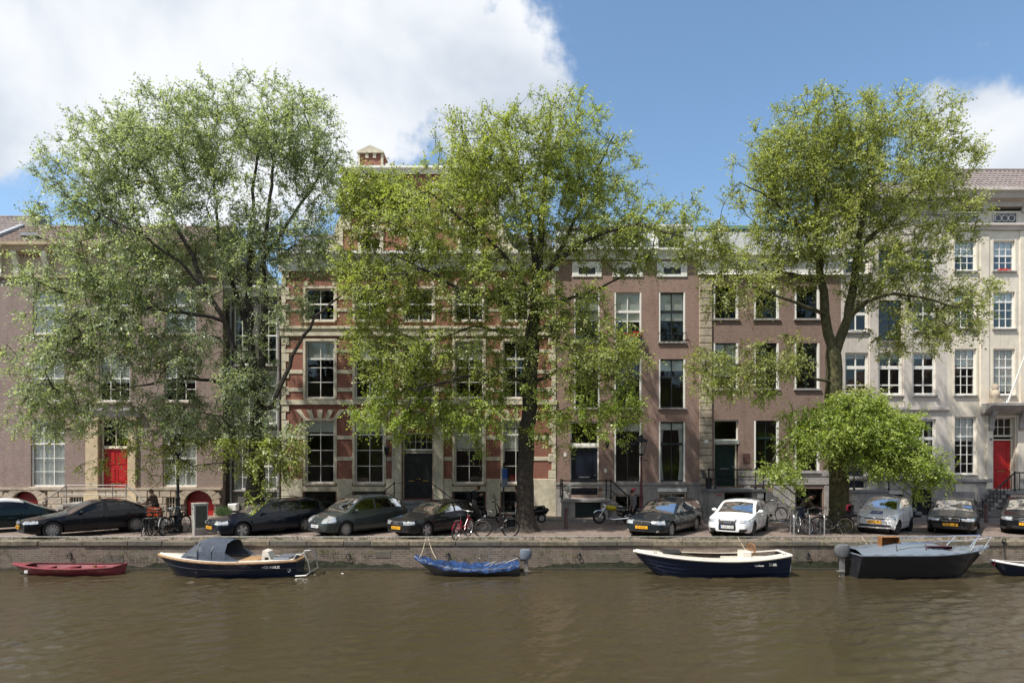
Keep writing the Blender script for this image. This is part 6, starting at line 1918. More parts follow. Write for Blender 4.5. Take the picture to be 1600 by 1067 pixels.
# ================================================================== people
def person(label, px, d, rz, J, outfit, hair='hair_brown', z=.09, extra=None):
    """J: joint positions in metres, local x forward; body grown with a Skin modifier as one surface"""
    root = thing('person', label, 'person', (PX(px, d), d - CAMD, z), R(rz))
    order = ['pelvis', 'waist', 'chest', 'neck', 'head0', 'head1']
    vs, es, rad, bone = [], [], [], []
    def add(p, r_, b, par=None):
        vs.append(p); rad.append(r_); bone.append(b)
        if par is not None: es.append((par, len(vs) - 1))
        return len(vs) - 1
    pe = add(J['pelvis'], (.15, .105), 'leg'); wa = add(J['waist'], (.14, .10), 'torso', pe); ch = add(J['chest'], (.165, .115), 'torso', wa)
    ne = add(J['neck'], (.058, .06), 'neck', ch); h0 = add(J['head'], (.082, .095), 'head', ne)
    hd = Vector(J['head']); up = (hd - Vector(J['neck'])).normalized(); h1 = add(tuple(hd + up * .10), (.062, .075), 'head', h0)
    for s in ('l', 'r'):
        sh = add(J['sho_' + s], (.062, .062), 'torso', ch); el = add(J['elb_' + s], (.046, .046), 'arm', sh); wr = add(J['wri_' + s], (.032, .032), 'fore', el)
        W_, E_ = Vector(J['wri_' + s]), Vector(J['elb_' + s]); dr = (W_ - E_).normalized()
        hn = add(tuple(W_ + dr * .07), (.036, .02), 'hand', wr)
        sid = dr.orthogonal().normalized()
        for k in range(4): 
            o = sid * (.024 * (k - 1.5)); L_ = (.06, .075, .07, .055)[k]
            a = add(tuple(W_ + dr * .11 + o), (.011, .011), 'hand', hn); add(tuple(W_ + dr * (.11 + L_) + o * 1.1 + dr.cross(sid) * .025), (.008, .008), 'hand', a)
        a = add(tuple(W_ + dr * .05 + sid * .045), (.013, .013), 'hand', wr); add(tuple(W_ + dr * .09 + sid * .065), (.010, .010), 'hand', a)
        hp = add(J['hip_' + s], (.095, .10), 'leg', pe); kn = add(J['kne_' + s], (.062, .066), 'leg', hp); an = add(J['ank_' + s], (.042, .046), 'shin', kn)
        A = Vector(J['ank_' + s]); toe = add((A.x + .15, A.y, A.z - .055), (.038, .03), 'foot', an)
    me = bpy.data.meshes.new('body'); me.from_pydata(vs, es, []); ob = bpy.data.objects.new('body', me); COL.objects.link(ob)
    md = ob.modifiers.new('skin', 'SKIN'); md.use_smooth_shade = True
    for i, sv in enumerate(me.skin_vertices[0].data):
        sv.radius = rad[i]; sv.use_root = (i == 0)
    sb = ob.modifiers.new('sub', 'SUBSURF'); sb.levels = 2; sb.render_levels = 2
    dg = bpy.context.evaluated_depsgraph_get(); bm_ = bpy.data.meshes.new_from_object(ob.evaluated_get(dg)); bpy.data.objects.remove(ob, do_unlink=True)
    bm_.materials.clear()
    body = link_mesh('body', bm_, M['skin'], root)
    V = np.array(vs); B = [(i, j) for i, j in es]
    a_ = V[[i for i, j in B]]; b_ = V[[j for i, j in B]]; bn = [bone[j] for i, j in B]
    co = np.array([v.co[:] for v in bm_.vertices]); nr = np.array([v.normal[:] for v in bm_.vertices])
    fc = [tuple(p.vertices) for p in bm_.polygons]
    def cls(p):
        ab = b_ - a_; t = np.clip(((p - a_) * ab).sum(1) / np.maximum((ab * ab).sum(1), 1e-9), 0, 1)
        return bn[int(np.argmin(((a_ + ab * t[:, None] - p) ** 2).sum(1)))]
    cl = [cls(co[list(f)].mean(0)) for f in fc]
    for (nm, bones, mt, off) in outfit:
        fs = [f for f, c in zip(fc, cl) if c in bones]
        used = sorted({i for f in fs for i in f}); mp = {v: k for k, v in enumerate(used)}
        mm = bpy.data.meshes.new(nm); mm.from_pydata([tuple(co[i] + nr[i] * off) for i in used], [], [tuple(mp[i] for i in f) for f in fs])
        mm.polygons.foreach_set('use_smooth', [True] * len(mm.polygons)); link_mesh(nm, mm, M[mt], root)
    # hair cap, ears, nose
    fwd = J.get('face', (1, 0, 0)); f_ = Vector(fwd).normalized()
    Hm = hd + up * .055
    hr = MB().ell((0, 0, 0), .098, .088, .115, 12, 8); hr.v = [v for v in hr.v]
    X = f_; Y = up.cross(X).normalized(); X = Y.cross(up).normalized()
    Mx = Matrix(((X.x, Y.x, up.x, 0), (X.y, Y.y, up.y, 0), (X.z, Y.z, up.z, 0), (0, 0, 0, 1)))
    hr.xf(Matrix.Translation(Hm - X * .018 + up * .02) @ Mx).build('hair', M[hair], root, True)
    fa = MB().ell((.085, 0, -.02), .016, .012, .022, 8, 5); fa.ell((.0, .085, -.01), .02, .012, .03, 8, 5); fa.ell((.0, -.085, -.01), .02, .012, .03, 8, 5)
    fa.xf(Matrix.Translation(Hm) @ Mx).build('face_features', M['skin'], root, True)
    ey = MB(); 
    for sg in (-1, 1): ey.ell((.083, sg * .032, .005), .008, .012, .007, 6, 4)
    ey.box(.080, .088, -.022, .022, -.062, -.056); ey.xf(Matrix.Translation(Hm) @ Mx).build('eyes', M['ink'], root)
    if extra: extra(root)
    return root


def stand(lean=0.0, stride=.0, arms='down', H=1.75, sit=False, head_dip=0.0):
    s = H / 1.75; L = lean
    c, n = cos(L), sin(L)
    def up(h): return (n * (h - .95), 0, .95 + c * (h - .95))
    J = {}
    J['pelvis'] = (0, 0, .95); J['waist'] = up(1.1); J['chest'] = up(1.34); J['neck'] = up(1.50); q = up(1.585); J['head'] = (q[0] + .02 + head_dip * .08, 0, q[2] - head_dip * .03)
    for sd, y in (('l', 1), ('r', -1)):
        a = up(1.41); J['sho_' + sd] = (a[0], y * .19, a[2])
        if arms == 'down': e = (a[0] - .03 + .05 * y, y * .24, a[2] - .29); w = (a[0] + .06 + .06 * y, y * .24, a[2] - .53)
        elif arms == 'phone': e = (a[0] + .02, y * .24, a[2] - .28); w = (a[0] + .24, y * (.10 if y < 0 else .08), a[2] - .16 if y < 0 else a[2] - .22)
        else: e = (a[0] + .16, y * .23, a[2] - .24); w = (a[0] + .38, y * .24, a[2] - .32)
        J['elb_' + sd] = e; J['wri_' + sd] = w
        J['hip_' + sd] = (0, y * .095, .90); st = stride * y
        J['kne_' + sd] = (st * .5 + .03, y * .10, .50); J['ank_' + sd] = (st - .03, y * .10, .085)
    return {k: tuple(v_ * s for v_ in p) for k, p in J.items()}


TOP = ('torso', 'arm', 'fore'); LEG = ('leg', 'shin')
def bagpack(root):
    MB().cbox(-.36, -.12, -.17, .17, 1.0, 1.45, .05).build('backpack', M['cloth_black'], root)
def phone(root):
    bagpack(root); MB().box(.33, .34, -.06, .02, 1.22, 1.36).build('phone', M['plastic_black'], root)
person('person in black jacket with backpack looking at a phone beside the scooter', 741, 30.3, -8, stand(.08, .2, 'phone', 1.78, head_dip=1), [('jacket', TOP, 'cloth_black', .018), ('collar', ('neck',), 'cloth_teal', .012), ('trousers', LEG, 'cloth_grey', .012), ('shoe', ('foot',), 'leather_black', .01)], extra=phone)
person('person in dark top and white trousers half behind the central tree trunk', 808.5, 29.6, 200, stand(.02, .12, 'down', 1.74), [('top', ('torso', 'arm'), 'cloth_black', .014), ('trousers', LEG, 'cloth_white', .014), ('shoe', ('foot',), 'cloth_white', .01)])
person('woman in brown top reaching for bicycle handlebars near the lamp post', 244, 27.6, 178, stand(.30, .18, 'reach', 1.72), [('top', ('torso', 'arm'), 'cloth_brown', .012), ('trousers', LEG, 'cloth_black', .014), ('shoe', ('foot',), 'leather_black', .01)])
person('person in dark jacket and jeans bending over the bicycles at the hoop stands', 1251, 27.3, -8, stand(.62, .3, 'reach', 1.74, head_dip=1), [('jacket', TOP, 'cloth_brown', .02), ('trousers', LEG, 'cloth_denim', .014), ('shoe', ('foot',), 'cloth_white', .012)], z=.01)
def cap(root): MB().ell((.03, 0, 1.67), .12, .105, .07).build('cap', M['cloth_pink'], root, True)
person('person in grey jacket with pink cap standing by the red lamp post', 991, 29.2, 200, stand(.15, .1, 'down', 1.66), [('jacket', TOP, 'cloth_grey', .02), ('trousers', LEG, 'cloth_black', .014), ('shoe', ('foot',), 'leather_black', .01)], extra=cap, z=.01)

# ================================================================== street furniture
def street_lamp(label, px, d, topy, low):
    root = thing('street_lamp', label, 'street lamp', (PX(px, d), d - CAMD, 0), R(20), 'street lamps')
    ht = PZ(topy, d); s = ht / 4.2
    MB().lathe([(.20, 0), (.20, .25), (.15, .32), (.16, .8), (.11, .9), (.13, .96), (.085, 1.05), (.08, 1.4)], n=8).build('base', M[low], root, 40)
    MB().lathe([(.075, 1.4), (.10, 1.45), (.06, 1.55), (.045, 3.2 * s), (.07, 3.25 * s), (.04, 3.3 * s), (.04, 3.45 * s)], n=10).build('post', M[low if low == 'iron' else 'iron_red'], root, 40)
    z0, z1 = 3.45 * s, 4.0 * s
    MB().lathe([(.04, z0 - .1), (.15, z0 - .02), (.15, z0 + .01)], n=6).build('lantern_base', M['iron'], root)
    gl = MB()
    for k in range(6):
        a, b = 2 * pi * k / 6, 2 * pi * (k + 1) / 6
        MB().add([(.14 * cos(a), .14 * sin(a), z0), (.14 * cos(b), .14 * sin(b), z0), (.29 * cos(b), .29 * sin(b), z1), (.29 * cos(a), .29 * sin(a), z1)], [(0, 1, 2, 3)]).build('lantern_pane', M['glass_lamp'], root)
        MB().tube([(.145 * cos(a), .145 * sin(a), z0), (.295 * cos(a), .295 * sin(a), z1)], .012, 5).build('lantern_bar', M['iron'], root)
        MB().prism([(-.05, 0), (.05, 0), (.0, .12)], 'y', -.01, .01).build('crown_point', M['iron'], root, False, (.30 * cos(a), .30 * sin(a), z1 + .03), (0, 0, a + pi / 2))
    MB().lathe([(.31, z1), (.31, z1 + .05), (.2, z1 + .16), (.12, z1 + .2), (.10, z1 + .28), (.02, z1 + .36)], n=6).build('lantern_roof', M['iron'], root)
    MB().lathe([(.03, z0 + .02), (.05, z0 + .2), (.07, z0 + .3), (.02, z0 + .38)], n=10).build('bulb', M['cloth_white'], root, True)
    MB().tube([(-.35, 0, 3.15 * s), (.35, 0, 3.15 * s)], .018, 6).build('ladder_bar', M['iron'], root)


street_lamp('black street lamp with crowned lantern rising from the bicycle cluster', 278, 26.4, 682, 'iron')
street_lamp('dark red street lamp with glazed lantern before the rose brick house', 1002, 28.3, 684, 'iron_red')

cb = thing('utility_cabinet', 'weathered steel utility cabinet beside the bicycles and the navy estate car', 'cabinet', (PX(312, 25.6), 25.6 - CAMD, 0), R(38))
MB().box(-.24, .24, -.24, .24, 0, .24).build('foot', M['stone_grey'], cb)
MB().prism([(-.24, .24), (.24, .24), (.27, 1.28), (-.27, 1.28)], 'y', -.26, .26).build('body', M['cabinet_steel'], cb)
MB().box(-.29, .29, -.28, .28, 1.281, 1.32).build('lid', M['cabinet_steel'], cb)
MB().box(-.20, .22, -.272, -.262, .32, 1.22).build('door', M['cabinet_shade_green'], cb)  # dark green panel carries the shade of the cabinet's side turned from the sun
MB().box(-.275, -.262, -.04, .04, 1.05, 1.15).build('badge', M['ink'], cb)
MB().tube([(.10, -.275, .75), (.10, -.29, .8), (.10, -.275, .85)], .012, 5).build('handle', M['iron'], cb)

sp = thing('sign_post', 'dark post with a blue sign seen nearly edge-on beside the central tree', 'sign', (PX(787, 26.5), 26.5 - CAMD, 0))
MB().tube([(0, 0, 0), (0, 0, 3.0)], .035, 8).build('post', M['iron'], sp); MB().lathe([(.07, 0), (.07, 1.1), (.04, 1.15)], n=8).build('sleeve', M['iron'], sp)
b = MB().cbox(-.22, .22, -.06, -.035, 1.95, 2.75, .01); b.build('sign_panel', M['sign_back'], sp, False, None, (0, 0, R(58)))
MB().box(-.2, .2, -.066, -.061, 2.3, 2.72).build('sign_face', M['sign_blue'], sp, False, None, (0, 0, R(58)))

for (px, d, lab) in ((782, 28.4, 'tapered brown bollard left of the central tree'), (884, 27.8, 'tapered brown bollard right of the central tree'), (1541, 30.4, 'tapered red brown bollard before the right iron stairs'),
                     (1372, 30.6, 'slim bollard behind the tiny silver car'), (700, 30.4, 'bollard at the kerb behind the black hatchback')):
    o = MB().lathe([(.10, 0), (.10, .06), (.085, .08), (.07, .78), (.085, .80), (.085, .86), (.06, .92), (.01, .94)], n=8, a0=pi / 8).build('bollard', M['bollard'], None, 35, (PX(px, d), d - CAMD, 0))
    tagp(o, lab, 'bollard', 'street bollards')
for (px, dy, lab) in ((1238, 0, 'leftmost steel bicycle hoop stand near the white hatchback'), (1262, .1, 'second steel bicycle hoop stand from the white hatchback'), (1285, 0, 'third steel bicycle hoop stand, nearest the right tree trunk')):
    d = 25.6 + dy
    rt_ = thing('bicycle_stand', lab, 'bike rack', (PX(px, d), d - CAMD, 0), R(78), 'steel bicycle hoop stands')
    MB().tube([(-.3, 0, 0), (-.3, 0, .72), (-.27, 0, .80), (-.2, 0, .84), (.2, 0, .84), (.27, 0, .80), (.3, 0, .72), (.3, 0, 0)], .028, 8).build('hoop', M['steel'], rt_, True)
    MB().tube([(-.3, 0, .35), (.3, 0, .35)], .02, 6).build('crossbar', M['steel'], rt_)
    for sx in (-.3, .3): MB().lathe([(.07, 0), (.07, .012)], (sx, 0, 0), 10).build('foot_plate', M['steel'], rt_)

# ================================================================== trees
def leaf_mat(name, c1, c2, c3, trans=.45):
    m, nt, p, out = nodes_of(name)
    at = nt.nodes.new('ShaderNodeAttribute'); at.attribute_name = 'tone'
    cr = nt.nodes.new('ShaderNodeValToRGB')
    cr.color_ramp.elements[0].color = c1 + (1,); cr.color_ramp.elements[1].color = c3 + (1,)
    e = cr.color_ramp.elements.new(.55); e.color = c2 + (1,)
    nt.links.new(at.outputs['Fac'], cr.inputs[0])
    nt.links.new(cr.outputs[0], p.inputs['Base Color']); p.inputs['Roughness'].default_value = .42; p.inputs['Specular IOR Level'].default_value = .5
    tr = nt.nodes.new('ShaderNodeBsdfTranslucent')
    br = mixc(nt, 1.0, cr.outputs[0], (1.25, 1.3, .6), 'MULTIPLY'); nt.links.new(br, tr.inputs[0])
    mx = nt.nodes.new('ShaderNodeMixShader'); mx.inputs[0].default_value = trans
    nt.links.new(p.outputs[0], mx.inputs[1]); nt.links.new(tr.outputs[0], mx.inputs[2]); nt.links.new(mx.outputs[0], out.inputs[0])
    M[name] = m; return m


leaf_mat('leaf_silver', (.21, .26, .155), (.37, .43, .265), (.57, .62, .45), .5)
leaf_mat('leaf_lime', (.21, .255, .066), (.365, .415, .122), (.56, .60, .26), .52)
leaf_mat('leaf_olive', (.22, .255, .078), (.38, .412, .14), (.57, .59, .28), .52)
leaf_mat('leaf_bright', (.20, .28, .05), (.355, .445, .09), (.55, .63, .20), .54)
mat('bark', (.055, .045, .034), .95, .5, 7, .9, dirt=.4)
mat('bark_moss', (.075, .07, .03), .95, .5, 6, .9, dirt=.3)


def noise3(p, seed):
    """cheap smooth value in about -1..1 from summed sines, for clumping"""
    r = np.random.RandomState(seed); v = np.zeros(len(p))
    for f in (.45, .8, 1.4):
        for _ in range(3):
            k = r.normal(size=3); k /= np.linalg.norm(k); v += np.sin(p @ (k * f * 2) + r.uniform(0, 6.28)) / 3
    return v / 1.6


def tree(name, label, base_px, d, limbs, blobs, n_clump, per, leaf, seed, trunk_r, leaf_len=.135, group=None, low=None, barkm='bark', thr=-.45):
    """limbs: polylines of (px, py, depth offset) with start and end radius, traced as real 3-D curves at the tree's own distance"""
    rs = np.random.RandomState(seed)
    base = np.array((PX(base_px, d), d - CAMD, 0.0))
    root = thing(name, label, 'tree', tuple(base), 0, group)
    def W3(px, py, dy): return np.array((PX(px, d + dy), d + dy - CAMD, PZ(py, d + dy))) - base
    pos, par, rmin = [], [], []
    def addn(p, q, r_): pos.append(np.array(p, float)); par.append(q); rmin.append(r_); return len(pos) - 1
    for li, (pts, r0, r1) in enumerate(limbs):
        P = [W3(*q) for q in pts]
        if li == 0: cur = addn(P[0], -1, r0)
        else:
            A = np.array(pos); cur = int(np.argmin(((A - P[0]) ** 2).sum(1)))
        tot = sum(np.linalg.norm(P[i + 1] - P[i]) for i in range(len(P) - 1)); acc = 0
        for i in range(len(P) - 1):
            seg = np.linalg.norm(P[i + 1] - P[i]); n = max(1, int(seg / .45))
            for k in range(1, n + 1):
                t = k / n; q = P[i] + (P[i + 1] - P[i]) * t
                w = (acc + seg * t) / tot
                q = q + rs.normal(size=3) * .035 * (0 if li == 0 and i == 0 else 1)
                cur = addn(q, cur, r0 + (r1 - r0) * w)
            acc += seg
    nlimb = len(pos)
    # clump centres inside the crown volumes
    C = []; tone0 = []; mats = []
    vol = np.array([b[2] * b[3] * b[5] * (b[6] if len(b) > 6 else 1) for b in blobs], float); pr = vol / vol.sum()
    while len(C) < n_clump:
        b = blobs[rs.choice(len(blobs), p=pr)]
        v = rs.normal(size=3); v /= np.linalg.norm(v); v *= rs.uniform(0, 1) ** (1 / 2.2)
        c = W3(b[0], b[1], b[4]); s = (d + b[4]) / FPX
        q = c + np.array((v[0] * b[2] * s, v[1] * b[5], v[2] * b[3] * s))
        if q[2] < .9: continue
        if noise3(q[None, :], seed + 5)[0] < thr + rs.uniform(-.25, .25): continue
        C.append(q)
    C = np.array(C)
    A = np.array(pos)
    dist = np.array([((A - c) ** 2).sum(1).min() for c in C])
    tips = []
    for ci in np.argsort(dist):
        c = C[ci]; A = np.array(pos)
        dv = c - A; dd = np.sqrt((dv ** 2).sum(1))
        pen = dd + .25 * np.maximum(0, A[:, 2] - c[2] + .1) * 1.2
        j = int(np.argmin(pen)); L = dd[j]
        n = max(1, int(L / .4)); cur = j; p0 = A[j]
        mid = rs.normal(size=3) * .10 * L + np.array((0, 0, .10 * L))
        for k in range(1, n + 1):
            t = k / n; q = p0 + (c - p0) * t + mid * 4 * t * (1 - t) * .6
            cur = addn(q, cur, 0)
        tips.append(cur)
    pos = np.array(pos); N = len(pos); par = np.array(par)
    acc = np.zeros(N); ex = 2.35
    has = np.zeros(N, bool); has[par[par >= 0]] = True
    acc[~has] = .011 ** ex
    for i in range(N - 1, 0, -1): acc[par[i]] += acc[i] + 1e-9
    rad = np.maximum(acc ** (1 / ex) * .82, np.array(rmin)); rad = np.maximum(rad, .009)
    # tubes
    ch = [[] for _ in range(N)]
    for i in range(1, N): ch[par[i]].append(i)
    tm = MB(); st = [(0, None)]
    flare = lambda p, r_: r_ * (1 + .75 * max(0, 1 - p[2] / .9) ** 2.2)
    while st:
        i, prev = st.pop()
        chain = ([prev] if prev is not None else []) + [i]
        cur = i
        while ch[cur]:
            k = max(ch[cur], key=lambda q: rad[q])
            for o in ch[cur]:
                if o != k: st.append((o, cur))
            chain.append(k); cur = k
        if len(chain) < 2: continue
        rr_ = [flare(pos[q], rad[q]) for q in chain]
        if prev is not None: rr_[0] = min(rr_[0], rr_[1] * 1.25)
        tm.tube([tuple(pos[q]) for q in chain], rr_, 12 if rr_[0] > .15 else (6 if rr_[0] > .035 else 4), False)
    tm.build('trunk', M[barkm], root, True)
    # twigs and leaves
    center = C.mean(0)
    lv, la, ln_, lt, tw = [], [], [], [], MB()
    T = np.array([pos[t] for t in tips])
    ntw = 8; nl = max(2, per // ntw)
    clt = noise3(T, seed + 9) * .16 + rs.normal(size=len(T)) * .07
    sg = np.where(np.arange(nl) % 2 == 0, 1.0, -1.0)[:, None]
    for ti, p in enumerate(T):
        outv = p - center; outv[2] += .3; outv /= np.linalg.norm(outv) + 1e-6
        for k in range(ntw):
            dr = rs.normal(size=3) + outv * .8; dr[2] -= .25; dr /= np.linalg.norm(dr)
            ln = rs.uniform(.30, .80)
            pn = rs.normal(size=3) * .55; pn[2] += .9; pn[1] -= .15
            sd_ = np.cross(dr, pn); sd_ /= np.linalg.norm(sd_) + 1e-9; pn = np.cross(sd_, dr)
            m_ = p + dr * ln * .55; e_ = p + dr * ln; e_[2] -= .14 * ln
            w_ = sd_ * .008
            tw.add([tuple(p - w_), tuple(p + w_), tuple(m_ + w_ * .7), tuple(m_ - w_ * .7), tuple(e_)], [(0, 1, 2, 3), (3, 2, 4)])
            ss = ((np.arange(nl) + rs.uniform(.2, .8, nl)) / nl * .95 + .1) * ln
            ctr = p + dr * ss[:, None] + sd_ * sg * leaf_len * .42 + rs.normal(size=(nl, 3)) * .022; ctr[:, 2] -= .14 * ss ** 2
            lv.append(ctr); la.append(dr * .6 + sd_ * sg * .8 + np.array((0, 0, -.3)) + rs.normal(size=(nl, 3)) * .28)
            ln_.append(pn + rs.normal(size=(nl, 3)) * .38)
            lt.append(np.clip(.45 + clt[ti] + rs.normal() * .08 + rs.normal(size=nl) * .15, 0, 1))
    ctr = np.concatenate(lv); tone = np.concatenate(lt); n = len(ctr)
    ax = np.concatenate(la); ax /= np.linalg.norm(ax, axis=1)[:, None]
    nr = np.concatenate(ln_)
    sd = np.cross(ax, nr); sd /= np.linalg.norm(sd, axis=1)[:, None] + 1e-9
    ll = leaf_len * rs.uniform(.65, 1.25, n)[:, None]; ww = ll * rs.uniform(.26, .36, n)[:, None]
    up = np.cross(sd, ax)
    vts = np.empty((n, 4, 3)); vts[:, 0] = ctr - ax * ll * .5; vts[:, 1] = ctr - ax * ll * .05 + sd * ww + up * ll * .06
    vts[:, 2] = ctr + ax * ll * .5; vts[:, 3] = ctr - ax * ll * .05 - sd * ww + up * ll * .06
    def leaf_obj(nm, sel, mt):
        k = int(sel.sum())
        if k == 0: return
        me = bpy.data.meshes.new(nm); v = vts[sel].reshape(-1, 3)
        me.vertices.add(4 * k); me.vertices.foreach_set('co', v.ravel())
        me.loops.add(4 * k); me.loops.foreach_set('vertex_index', np.arange(4 * k, dtype=np.int32))
        me.polygons.add(k); me.polygons.foreach_set('loop_start', np.arange(0, 4 * k, 4, dtype=np.int32))
        at = me.attributes.new('tone', 'FLOAT', 'POINT'); at.data.foreach_set('value', np.repeat(tone[sel], 4).astype(np.float32))
        me.update(calc_edges=True); me.validate()
        o = link_mesh(nm, me, M[mt], root); o['kind'] = 'stuff'
    if low:
        wz = ctr[:, 2] < low[0]; leaf_obj('crown', ~wz, leaf); leaf_obj('low_crown', wz, low[1])
    else: leaf_obj('crown', np.ones(n, bool), leaf)
    o = tw.build('twigs', M['bark'], root); o['kind'] = 'stuff'
    return root


TG = 'street trees along the quay'
# blob: px, py, half width px, half height px, depth offset m, half depth m, weight
tree('elm_tree', 'broad silvery green elm with several forked trunks left of the banded house', 397, 27.0,
     [([(397, 834, 0), (398, 760, 0), (402, 690, 0), (404, 640, 0)], .42, .30),
      ([(404, 640, 0), (398, 580, .1), (392, 520, .2), (388, 450, .3), (392, 370, .5), (398, 280, .6), (405, 215, .6)], .19, .04),
      ([(404, 640, 0), (410, 560, 0), (414, 480, -.2), (412, 400, -.4), (422, 310, -.5), (432, 220, -.6)], .19, .04),
      ([(400, 620, 0), (372, 560, -.3), (352, 500, -.5), (318, 450, -.9), (280, 410, -1.3), (225, 370, -1.7), (150, 330, -2)], .13, .03),
      ([(352, 500, -.5), (300, 492, -1), (240, 480, -1.5), (170, 500, -2.0), (90, 540, -2.4)], .07, .02),
      ([(318, 450, -.9), (300, 400, -.6), (262, 330, -.2), (225, 250, .2)], .12, .03),
      ([(404, 640, 0), (425, 635, -.5), (446, 590, -.8), (465, 540, -1), (492, 495, -1.2), (530, 462, -1.3), (560, 440, -1.4)], .12, .03),
      ([(392, 520, .2), (372, 470, 1), (345, 390, 1.6), (335, 300, 2), (330, 225, 2)], .13, .03),
      ([(412, 400, -.4), (450, 350, .4), (490, 290, 1), (520, 240, 1.2)], .10, .03),
      ([(404, 620, 0), (360, 600, .6), (300, 590, 1.2), (220, 600, 1.6), (120, 620, 1.8)], .10, .03),
      ([(402, 690, 0), (420, 680, -.8), (445, 690, -1.4)], .05, .02)],
     [(400, 215, 145, 80, .4, 3.2), (265, 240, 110, 82, .2, 3.2), (360, 325, 95, 45, -.4, 2.4, .8), (235, 405, 95, 45, -.8, 2.4, .8), (180, 265, 90, 75, -.2, 2.8, .8), (140, 330, 78, 72, -.6, 2.6), (465, 250, 85, 80, .6, 2.6), (300, 360, 150, 70, 0, 3.0, .75), (110, 560, 105, 75, -1.0, 2.6, 1.1),
      (150, 440, 110, 70, -1.0, 2.8), (240, 530, 120, 80, -.6, 2.8, .8), (90, 640, 90, 45, -.6, 2.2), (240, 660, 110, 50, -.4, 2.2), (430, 380, 90, 55, 0, 2.6, .8), (430, 700, 52, 55, -1.0, 1.5, 1.6), (330, 650, 60, 60, 0, 1.8), (385, 590, 60, 70, -.4, 1.8, 1.5), (365, 690, 45, 50, -.6, 1.5, 1.3), (440, 480, 55, 50, -.6, 1.8, 1.0), (400, 770, 32, 22, -.8, .8, 1.6),
      (500, 400, 50, 45, .0, 2.0, .8), (510, 320, 48, 55, .4, 2.0, .8), (290, 440, 110, 60, -.4, 2.4, .6), (270, 720, 75, 28, -.6, 1.5, .7), (160, 720, 45, 30, -.6, 1.4, .6)],
     2800, 66, 'leaf_silver', 3, .46, .103, TG, low=(4.0, 'leaf_lime'))
tree('elm_tree', 'tall bright green tree with a single dark trunk in the centre', 820, 26.9,
     [([(820, 834, 0), (821, 760, 0), (823, 690, 0), (828, 600, 0), (834, 520, 0), (840, 440, 0)], .40, .25),
      ([(840, 440, 0), (845, 380, .2), (850, 310, .4), (856, 230, .5), (860, 165, .5)], .18, .03),
      ([(840, 440, 0), (832, 370, -.3), (818, 300, -.6), (790, 240, -.8), (760, 190, -.9)], .14, .03),
      ([(840, 440, 0), (868, 410, -.4), (905, 380, -.8), (950, 362, -1.2), (1000, 350, -1.6), (1060, 370, -2)], .14, .03),
      ([(838, 470, 0), (800, 420, -.6), (770, 380, -1.1), (720, 340, -1.6), (670, 300, -2)], .12, .03),
      ([(836, 480, 0), (780, 470, -.9), (730, 460, -1.4), (680, 430, -1.9), (620, 400, -2.4)], .11, .03),
      ([(836, 480, 0), (880, 470, .5), (940, 450, 1), (990, 420, 1.3)], .10, .03),
      ([(868, 410, -.4), (900, 340, .4), (930, 270, 1), (960, 210, 1.2)], .10, .03),
      ([(828, 600, 0), (870, 580, -.8), (920, 575, -1.4), (980, 600, -1.9)], .09, .03), ([(828, 600, 0), (780, 585, -.8), (720, 590, -1.5), (650, 610, -2)], .09, .03),
      ([(832, 540, 0), (800, 520, .8), (740, 510, 1.5), (660, 540, 1.9)], .08, .03), ([(834, 520, 0), (850, 510, 1), (910, 510, 1.8)], .08, .03)],
     [(850, 240, 110, 85, .3, 3.0), (770, 260, 110, 75, -.2, 2.8), (930, 290, 90, 80, .4, 2.6), (700, 310, 80, 70, -.8, 2.6), (830, 360, 160, 70, 0, 3.0, .9), (990, 370, 85, 55, -.4, 2.4), (640, 370, 85, 70, -1, 2.6),
      (610, 450, 85, 60, -1, 2.2, 1.5), (720, 440, 100, 60, -.8, 2.4, 1.2), (850, 480, 110, 55, -.4, 2.4, 1.1), (930, 560, 85, 60, -1.0, 2.2, 1.3), (950, 640, 70, 48, -1.2, 1.8, 1.4), (800, 570, 100, 60, -.4, 2.2, .9), (650, 560, 100, 60, -1.0, 2.0, 1.5),
      (640, 640, 90, 48, -1.2, 1.8, 1.6), (740, 645, 75, 45, -.8, 1.8, 1.4), (870, 650, 55, 50, -.6, 1.5, .9), (580, 520, 60, 50, -.6, 1.8, 1.4), (1060, 340, 35, 30, -.6, 1.4), (580, 325, 60, 55, -.6, 1.8, 1.7), (555, 305, 42, 36, -.4, 1.4, 2.0), (605, 300, 50, 34, -.6, 1.5, 1.8), (650, 300, 50, 45, -.6, 1.8, 1.2), (565, 405, 55, 48, -.6, 1.8, 1.2), (720, 695, 50, 25, -.8, 1.4, .6)],
     2750, 66, 'leaf_lime', 8, .40, .103, TG, low=(6.2, 'leaf_bright'))
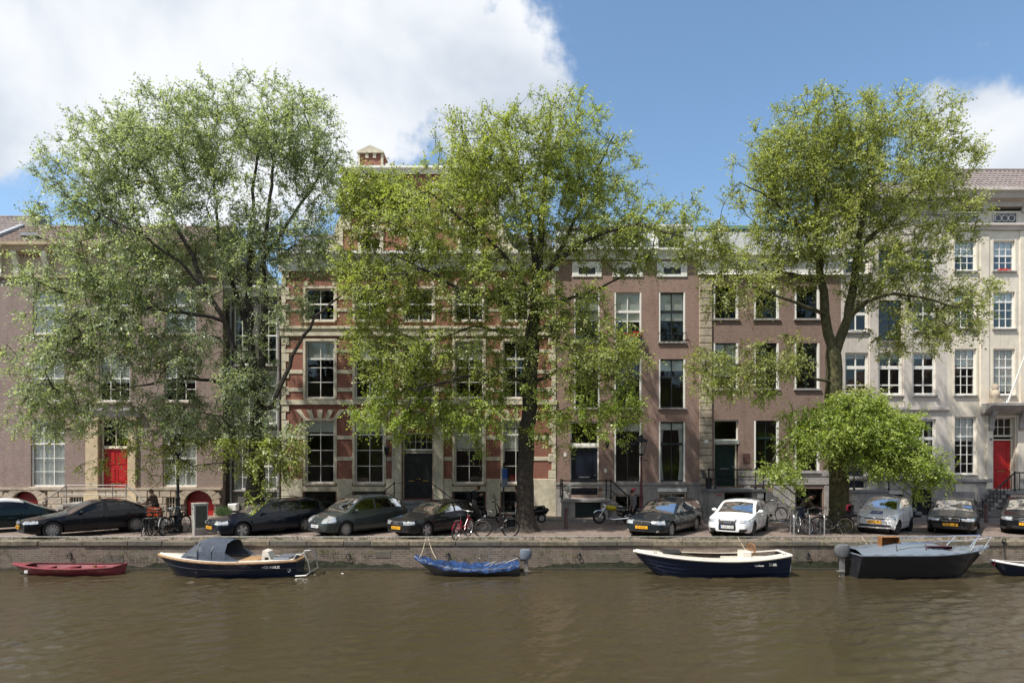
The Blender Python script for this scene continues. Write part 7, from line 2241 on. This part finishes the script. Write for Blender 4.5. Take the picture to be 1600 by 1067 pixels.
tree('elm_tree', 'tall olive green forked tree with a dense low skirt of bright leaves on the right', 1311, 26.8,
     [([(1311, 836, 0), (1311, 770, 0), (1309, 700, 0), (1304, 620, 0), (1300, 556, 0)], .42, .32),
      ([(1300, 556, 0), (1290, 490, .1), (1282, 420, .2), (1279, 340, .3), (1272, 260, .3), (1268, 190, .3)], .22, .04),
      ([(1300, 556, 0), (1318, 515, 0), (1332, 460, 0), (1340, 390, 0), (1352, 310, 0), (1366, 230, 0), (1373, 180, 0)], .22, .04),
      ([(1282, 420, .2), (1262, 370, -.3), (1225, 330, -.8), (1190, 300, -1.1), (1155, 285, -1.4)], .10, .02),
      ([(1326, 490, 0), (1355, 470, -.6), (1395, 458, -1.2), (1440, 465, -1.6), (1500, 480, -2)], .11, .03),
      ([(1340, 390, 0), (1385, 350, .8), (1430, 290, 1.2), (1480, 240, 1.4)], .11, .03),
      ([(1284, 440, .2), (1240, 430, .9), (1180, 420, 1.4), (1110, 400, 1.8)], .09, .03),
      ([(1290, 490, .1), (1260, 480, -1), (1210, 460, -1.6), (1150, 440, -2)], .09, .03),
      ([(1302, 600, 0), (1260, 585, -.8), (1210, 580, -1.4), (1140, 590, -1.8)], .07, .02),
      ([(1308, 690, 0), (1340, 670, -.9), (1390, 680, -1.6), (1440, 710, -2.2)], .09, .03), ([(1308, 690, 0), (1270, 670, -.9), (1230, 690, -1.5), (1205, 720, -1.9)], .08, .03), ([(1307, 660, 0), (1320, 640, -1.2), (1335, 625, -2)], .07, .03)],
     [(1280, 226, 95, 68, .2, 2.6), (1390, 228, 100, 74, .2, 2.8), (1455, 262, 66, 62, .6, 2.2), (1210, 270, 80, 65, -.4, 2.4), (1320, 310, 140, 70, 0, 2.8), (1440, 350, 80, 60, .4, 2.4), (1170, 360, 90, 50, -.4, 2.2), (1110, 390, 50, 50, -.6, 1.8, .8),
      (1250, 400, 100, 55, -.2, 2.4, .9), (1400, 430, 90, 55, -.2, 2.2, 1.0), (1490, 480, 62, 50, -.4, 1.9, 1.0), (1160, 450, 70, 50, -.8, 1.9, .7), (1430, 520, 80, 40, -.8, 1.8, .7), (1150, 580, 85, 50, -.8, 1.7, .75), (1230, 560, 60, 40, -.6, 1.6, .6), (1135, 272, 36, 28, -1.4, 1.0, 2.0),
      (1325, 655, 62, 42, -1.0, 1.5, 4.4), (1275, 690, 55, 38, -1.0, 1.4, 4.0), (1385, 675, 58, 45, -1.2, 1.4, 4.4), (1425, 715, 45, 32, -1.4, 1.1, 4.0), (1465, 742, 30, 18, -1.5, .8, 3.5), (1220, 728, 34, 20, -1.2, .8, 3.2),
      (1345, 622, 42, 20, -1, 1.1, 4.0), (1360, 715, 55, 26, -1.5, 1.0, 3.2), (1434, 762, 13, 22, -1.5, .5, 4.0), (1250, 655, 30, 22, -.8, .8, 3.0), (1245, 752, 22, 12, -1.2, .6, 2.6)],
     2700, 68, 'leaf_olive', 15, .42, .103, TG, low=(5.9, 'leaf_bright'), barkm='bark_moss')
